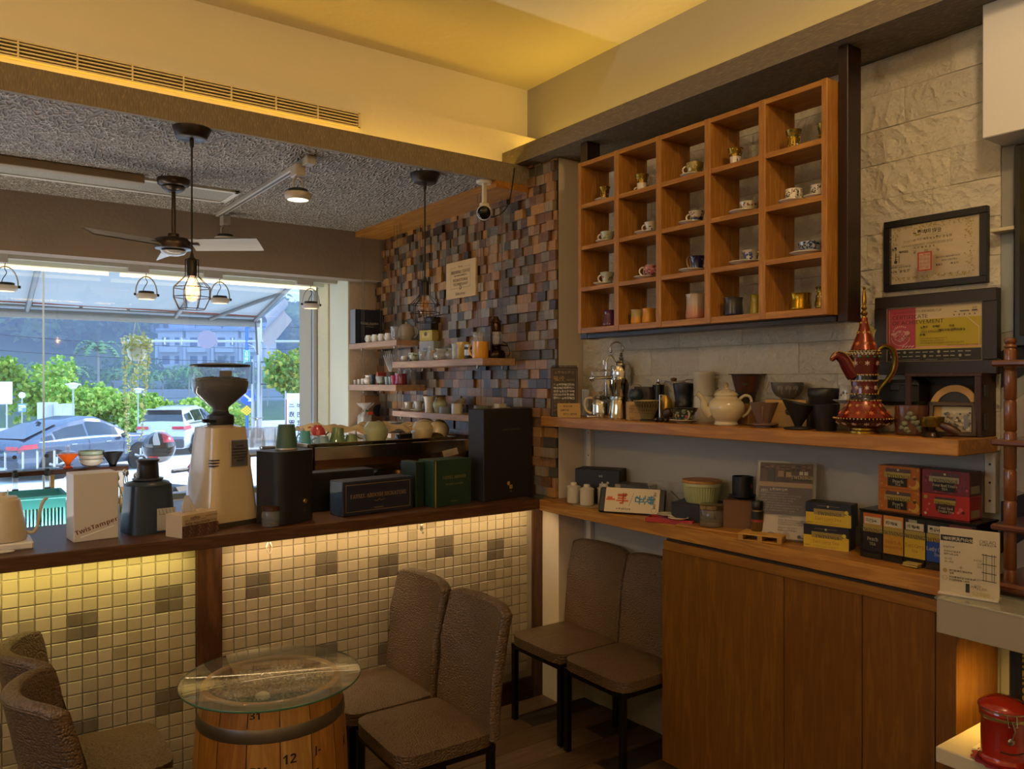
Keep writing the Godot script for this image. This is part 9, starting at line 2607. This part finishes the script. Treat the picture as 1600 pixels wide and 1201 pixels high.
func street_furniture() -> void:
	var gal := mat("b4b6c0", 0.4, 0.5)
	var blue := mat("3a6fb8", 0.4, 0.3)
	# sign post with street name, arrow disc and chequered board
	var t := thing("sign_post", "blue post with green street name board, blue arrow disc and yellow chequered board", "sign post", V(11.15, -0.86, -36.3), -0.55)
	part(t, "post", pole(Geo.new(), 0, 0, 0, 5.2, 0.075), blue)
	var g := Geo.new()
	part(t, "name_board", Geo.new().box(V(0.02, 3.42, 0.1), V(0.3, 1.2, 0.02), 0.003), mat("1f9a8c", 0.4))
	g.paint("eef6f2")
	g.rect(-0.135, -0.59, 0.27, 0.012).rect(-0.135, 0.575, 0.27, 0.012).rect(-0.135, -0.59, 0.012, 1.18).rect(0.123, -0.59, 0.012, 1.18)
	g.line(Vector2(-0.06, 0.5), Vector2(0, 0.54), 0.03).line(Vector2(0.06, 0.5), Vector2(0, 0.54), 0.03)
	var ks := ["wang", "shun", "lu", "er", "duan"]
	for i in 5:
		g.glyph(CH[ks[i]], -0.07, 0.31 - i * 0.185, 0.14, 0.022)
	g.rect(-0.12, -0.40, 0.24, 0.01).glyph(CH["hui"], -0.035, -0.51, 0.07, 0.012).rect(-0.05, -0.55, 0.1, 0.012)
	part(t, "name_print", g, ink()).position = V(0.02, 3.42, 0.111)
	part(t, "arrow_disc", Geo.new().at(V(0.06, 1.86, 0.1), V(PI / 2, 0, 0)).lathe(P2([0, 0.012, 0.33, 0.012, 0.34, 0, 0.33, -0.012, 0, -0.012]), 36), mat("1f5fd0", 0.35))
	g = Geo.new()
	g.paint("f2f6fa").line(Vector2(-0.2, 0.17), Vector2(0.12, -0.10), 0.085)
	g.tri(V(0.22, -0.2, 0), V(0.0, -0.17, 0), V(0.19, 0.03, 0), Vector3.BACK, Vector3.BACK, Vector3.BACK)
	part(t, "arrow", g, ink()).position = V(0.06, 1.86, 0.114)
	g = Geo.new()
	for i in 4:
		for j in 4:
			if (i + j) < 8:
				g.at(V((i - j) * 0.072, (i + j - 3) * 0.062, 0)).disc(0, 0, 0.052, "f0c030", -1, 10)
	g.xf = Transform3D.IDENTITY
	part(t, "warning_board", Geo.new().at(V(0.02, 1.26, 0.1), V(0, 0, PI / 4)).box(V(0, 0, 0), V(0.36, 0.36, 0.02)), mat("2a2418", 0.5))
	part(t, "warning_dots", g, ink()).position = V(0.02, 1.26, 0.112)
	# signal poles
	t = thing("traffic_signal", "grey street pole with two traffic signal heads and a long overhead arm", "traffic signal", V(11.62, -0.86, -36.0), -0.55)
	part(t, "pole", pole(pole(Geo.new(), 0, 0, 0, 7.0, 0.12), -0.28, 0.05, 0, 3.6, 0.085), gal)
	part(t, "arm", Geo.new().rod(V(-6.0, 4.42, 0), V(4.5, 4.42, 0), 0.06, 8).tube(smooth(P3([-0.7, 4.35, 0, -0.2, 4.1, 0, -0.02, 3.3, 0])), 0.03, 6), gal)
	for s in [[-0.42, 2.98], [0.62, 2.98]]:
		var hd := part(t, "signal_head", Geo.new().box(V(s[0], s[1], 0.1), V(0.36 if s[0] > 0 else 0.3, 1.0, 0.3), 0.02), mat("3c5a66", 0.5))
		part(hd, "visor", Geo.new().ext(PV([-0.45, 0.42, -0.02, 0.42, -0.02, 0.02, -0.2, 0.06]), -0.12, 0.12).at(Vector3.ZERO), mat("36525e", 0.5)).position = V(s[0] - 0.1 if s[0] < 0 else s[0] + 0.6, s[1], 0.1)
		part(hd, "visor", Geo.new().ext(PV([-0.45, 0.42, -0.02, 0.42, -0.02, 0.02, -0.2, 0.06]), -0.12, 0.12).at(Vector3.ZERO), mat("36525e", 0.5)).position = V(s[0] - 0.1 if s[0] < 0 else s[0] + 0.6, s[1] - 0.48, 0.1)
	part(t, "bracket", Geo.new().box(V(0.32, 3.48, 0.05), V(0.5, 0.05, 0.05)).box(V(0.32, 2.46, 0.05), V(0.5, 0.05, 0.05)), mat("22343c", 0.5))
	for i in 6:
		part(t, "arm_bolt", Geo.new().box(V(-1.2 - i * 0.75, 4.42, 0), V(0.05, 0.32, 0.1)), gal)
	part(t, "round_sign", Geo.new().at(V(-2.3, 4.5, 0.1), V(PI / 2, 0, 0)).lathe(P2([0, 0.01, 0.42, 0.01, 0.42, -0.01, 0, -0.01]), 32), mat("8c8494", 0.5))
	part(t, "arm_lamp", Geo.new().box(V(-5.4, 4.3, 0), V(1.2, 0.18, 0.3), 0.03), mat("8a8d94", 0.5))
	# lamp posts
	for e in [[4.35, -38.0, "white capped street lamp standing before the bushes", 2.28], [7.6, -42.0, "small white capped street lamp behind the trailing vine", 2.02]]:
		t = thing("street_lamp", e[2], "street lamp", V(e[0], -0.86, e[1]))
		part(t, "pole", pole(Geo.new(), 0, 0, 0, e[3], 0.035), mat("a8b4b0", 0.4, 0.4))
		part(t, "shade", Geo.new().lathe(P2([0.0, e[3], 0.12, e[3], 0.2, e[3] + 0.14, 0.3, e[3] + 0.16, 0.32, e[3] + 0.2, 0.0, e[3] + 0.26]), 20), mat("dfe8e4", 0.4))
	# board, little signs, cabinets
	t = thing("white_board", "large blank white roadside board at the left edge of the window view", "sign board", V(1.2, -0.86, -39.5))
	part(t, "board", Geo.new().box(V(0, 2.1, 0), V(2.1, 0.95, 0.06), 0.01), mat("eef2f4", 0.5))
	part(t, "leg", pole(Geo.new(), 0.85, 0, 0, 1.7, 0.035), gal)
	part(t, "leg", pole(Geo.new(), -0.85, 0, 0, 1.7, 0.035), gal)
	t = thing("road_sign", "small blue and white road sign with a white lozenge above it", "road sign", V(2.6, -0.86, -39.5))
	part(t, "post", pole(Geo.new(), 0, 0, 0, 2.0, 0.025), gal)
	part(t, "plate", Geo.new().box(V(0, 1.46, 0.03), V(0.3, 0.36, 0.015)), mat("6f9cc4", 0.4))
	part(t, "plate_print", Geo.new().at(V(0, 1.46, 0.039)).rect(-0.12, 0.05, 0.24, 0.07, "eef2f4").rect(-0.12, -0.12, 0.12, 0.06).line(Vector2(-0.1, -0.02), Vector2(0.12, 0.04), 0.05), ink())
	part(t, "lozenge", Geo.new().at(V(0, 2.0, 0.02), V(PI / 2, 0, 0)).lathe(P2([0, 0.01, 0.14, 0.01, 0.14, -0.01, 0, -0.01]), 8), mat("e4e8e4", 0.4))
	for i in 2:
		t = thing("utility_cabinet", ["taller grey white utility cabinet before the bushes", "lower grey white utility cabinet with a white end wall before the bushes"][i], "utility cabinet", V([3.45, 4.02][i], -0.86, -38.4 + i * 0.3), 0.5)
		part(t, "cabinet", Geo.new().box(V(0, 0.85 - i * 0.03, 0), V(0.62, 1.7 - i * 0.07, 0.5), 0.02), mat("c4c8ce", 0.5))
		part(t, "door", Geo.new().box(V(0, 0.85, 0.252), V(0.52, 1.5, 0.012), 0.004), mat("b8bcc2", 0.5))
	# shop flag banner
	t = thing("flag_banner", "white cloth banner with rows of dark lettering beside the outer pillar", "banner", V(5.05, -0.86, -13.6), -0.5)
	part(t, "pole", pole(Geo.new(), -0.19, 0, 0, 2.4, 0.012), gal)
	g = Geo.new()
	for k in 3:
		g.surf(func(u, v): return V(lerpf(-0.17, 0.14, u) + k * 0.03, lerpf(1.0, 2.36 - 0.1 * k, v), 0.06 * k + 0.02 * sin(u * 8.0)), 8, 4, 0, 1, 0, 1, Vector3.BACK)
	part(t, "cloth", g, mat("d8dce8", 0.8, 0.0, "back"))
	g = Geo.new()
	g.paint("3a3f52")
	var kk: Array = CH.keys()
	for i in 14:
		g.glyph(CH[kk[(i * 5) % kk.size()]], -0.10 + (i % 2) * 0.14, 2.1 - (i / 2) * 0.15, 0.085, 0.012)
	g.rect(-0.16, 1.05, 0.02, 1.2, "a03a4a")
	part(t, "cloth_print", g, ink()).position.z = 0.16
	t = thing("overhead_cables", "thin dark cables strung across the street against the hillside", "cables", V(0, 0, 0))
	g = Geo.new()
	for e in [[6.2, 5.2, -50.0], [4.6, 4.1, -54.0], [3.6, 3.3, -56.0]]:
		g.tube(smooth(P3([-10, e[0] + 1.0, e[2], 8, e[1], e[2], 30, e[0] - 0.5, e[2]]), 5), 0.016, 4)
	part(t, "cable", g, mat("3a4250", 0.7))

func hillside() -> void:
	var hh := func(x: float, z: float) -> float:
		var d := clampf((-z - 112.0) / 75.0, 0.0, 1.1)
		var near := clampf((-z - 55.0) / 57.0, 0.0, 1.0)
		var side := smoothstep(75.0, 5.0, x) * 0.8 + 0.2
		return -1.2 + 4.4 * near * near + pow(d, 1.1) * 44.0 * side + 1.5 * sin(x * 0.11 + z * 0.05) * d
	var g := Geo.new()
	g.surf(func(u, v):
		var x := lerpf(-90.0, 120.0, u)
		var z := lerpf(-52.0, -190.0, v)
		return V(x, hh.call(x, z) if z < -53.0 else -1.0, z), 42, 28, 0, 1, 0, 1, Vector3.UP)
	struct("hill", g, mat("4a6648", 0.95))
	var crown := Geo.new()
	var q := RandomNumberGenerator.new()
	q.seed = 15
	for i in 170:
		var d := V(q.randfn(), q.randfn() * 0.8, q.randfn()).normalized() * pow(q.randf(), 0.3)
		crown.at(d + V(0, 0.5, 0), V(q.randf() * TAU, q.randf() * TAU, q.randf() * TAU))
		crown.flat(V(-0.16, 0, 0), V(0.16, 0, 0), V(0.05, 0.26, 0), Vector3.BACK)
		crown.flat(V(-0.16, 0, 0), V(0.05, 0.26, 0), V(-0.1, 0.22, 0), Vector3.BACK)
	var mm := MultiMesh.new()
	mm.transform_format = MultiMesh.TRANSFORM_3D
	mm.use_colors = true
	mm.mesh = crown.mesh()
	mm.instance_count = 900
	for i in 900:
		var low := i % 5 == 0
		var z := -86.0 - q.randf() * 24.0 if low else -118.0 - pow(q.randf(), 0.9) * 66.0
		var x := q.randf_range(-25.0, 85.0)
		var s := q.randf_range(0.8, 1.5) if low else q.randf_range(2.2, 4.0)
		if not low and x > 22.0 and x < 42.0 and z > -126.0:
			z -= 12.0
		mm.set_instance_transform(i, Transform3D(Basis.from_euler(V(0, q.randf() * TAU, 0)).scaled(V(s, s * q.randf_range(0.8, 1.3), s)), V(x, hh.call(x, z) + s * 0.3, z)))
		mm.set_instance_color(i, Color(["6f9a68", "5f8a60", "83aa70", "54805a", "96b878"][q.randi() % 5]).srgb_to_linear())
	var o := MultiMeshInstance3D.new()
	o.name = "forest"
	o.multimesh = mm
	o.material_override = mats["ffffff 0.60 0.00 leaf"]
	o.set_meta("kind", "stuff")
	add_child(o)
	var fog := FogVolume.new()
	fog.name = "haze"
	fog.size = V(300, 80, 130)
	fog.position = V(20, 30, -125)
	var fm := FogMaterial.new()
	fm.density = 0.011
	fm.albedo = Color("b4d4ff")
	fog.material = fm
	add_child(fog)
	tag(o, "dense hazy forest covering the hill beyond the road", "forest")
	# palms at the foot of the hill
	var first: Node3D = null
	for i in 11:
		var x: float = [8.6, 10.6, 12.2, 13.4, 14.9, 16.2, 17.6, 19.0, 22.5, 24.0, 25.3][i]
		var p := V(x, -1.1, -74.0 - (i % 3) * 2.0)
		var lab: String = "thin palm at the foot of the hill, %s from the left" % ["first", "second and tallest", "third", "fourth", "fifth", "sixth", "seventh", "eighth", "ninth", "tenth", "eleventh"][i]
		if first == null:
			first = palm(lab, p)
		else:
			first = first
			var c := copy(first, p, i * 1.3, lab)
			c.scale = Vector3.ONE * [1.0, 1.55, 0.9, 1.05, 0.85, 0.95, 1.0, 0.8, 0.9, 1.0, 0.85][i]

func palm(label: String, p: Vector3) -> Node3D:
	var t := thing("palm_tree", label, "palm tree", p, 0.0, "palms at the foot of the hill")
	part(t, "trunk", Geo.new().tube(P3([0, 0, 0, 0.05, 1.8, 0, 0, 3.6, 0]), [0.09, 0.07, 0.06], 8), mat("a8a496", 0.8))
	for k in 9:
		var a := TAU * k / 9.0
		var g := Geo.new()
		var pts := smooth([V(0, 3.6, 0), V(cos(a) * 0.5, 4.1 - (k % 2) * 0.2, sin(a) * 0.5), V(cos(a) * 1.0, 3.95 - (k % 2) * 0.3, sin(a) * 1.0), V(cos(a) * 1.25, 3.4 - (k % 2) * 0.2, sin(a) * 1.25)], 3)
		var s := V(-sin(a), 0, cos(a))
		for i in pts.size() - 1:
			for m in [-1.0, 1.0]:
				g.flat(pts[i], pts[i + 1], pts[i] + s * m * 0.24 - V(0, 0.14, 0), Vector3.UP)
		part(t, "frond", g, mat("6f9a5c", 0.6))
	return t

func houses() -> void:
	var wall := mat("e4e6ec", 0.7)
	var win := mat("5a6c88", 0.2)
	for i in 4:
		var t := thing("townhouse", "white hillside townhouse with balconies, %s in the row" % ["leftmost", "second", "third", "rightmost"][i], "house", V(26.0 + i * 3.1, 3.2, -115.5 + i * 2.0), -0.62, "white townhouses")
		part(t, "walls", Geo.new().box(V(0, 2.7, 0), V(3.3, 5.4, 5.0)).box(V(-1.5, 2.2, 2.9), V(0.35, 4.4, 0.9)), wall)
		part(t, "roof", Geo.new().box(V(0, 5.6, 0.1), V(3.6, 0.35, 5.5)).box(V(0.3, 6.2, -0.6), V(2.2, 1.0, 3.5)), mat("a8bcd8", 0.6))
		for k in 2:
			var w := part(t, "window", Geo.new().box(V(-0.55, 1.4 + k * 2.5, 2.52), V(1.1, 1.4, 0.08)), mat("c8ccd4", 0.5))
			part(w, "pane", Geo.new().box(V(-0.55, 1.4 + k * 2.5, 2.57), V(0.95, 1.25, 0.05)), win)
			var w2 := part(t, "window", Geo.new().box(V(0.95, 1.5 + k * 2.5, 2.52), V(0.7, 1.2, 0.08)), mat("c8ccd4", 0.5))
			part(w2, "pane", Geo.new().box(V(0.95, 1.5 + k * 2.5, 2.57), V(0.55, 1.05, 0.05)), win)
			part(t, "balcony", Geo.new().box(V(0.1, 0.5 + k * 2.4, 3.0), V(2.4, 0.75, 0.9)), wall)
	var t := thing("apartment_block", "pale lilac apartment block beyond the street tree at the right", "building", V(45.5, 4.0, -128.0), -0.45)
	part(t, "walls", Geo.new().box(V(0, 3.6, 0), V(5.2, 7.2, 4.0)), mat("c4c4dc", 0.7))
	part(t, "stair_tower", Geo.new().box(V(2.3, 4.0, 1.2), V(0.8, 8.0, 2.0)), mat("e0d4dc", 0.7))
	for r in 5:
		for c in 4:
			part(t, "window", Geo.new().box(V(-1.9 + c * 1.0, 1.0 + r * 1.4, 2.02), V(0.6, 0.7, 0.06)), win)
	t = thing("hotel_block", "pale blue building with a flat roof rising behind the white townhouses", "building", V(31.0, 8.5, -124.0), -0.6)
	part(t, "walls", Geo.new().box(V(0, 1.3, 0), V(13.0, 2.6, 4.0)), mat("b8cce8", 0.7))
	for c in 9:
		part(t, "window", Geo.new().box(V(-5.6 + c * 1.4, 1.3, 2.02), V(0.8, 1.0, 0.06)), win)
	# stepped stone terraces at the foot of the slope
	for i in 3:
		struct("terrace_wall", Geo.new().box(V(24.0, -0.4 + i * 0.9, -82.0 - i * 4.0), V(34.0, 0.9, 0.6), 0.03), mat("98a0a8", 0.9))
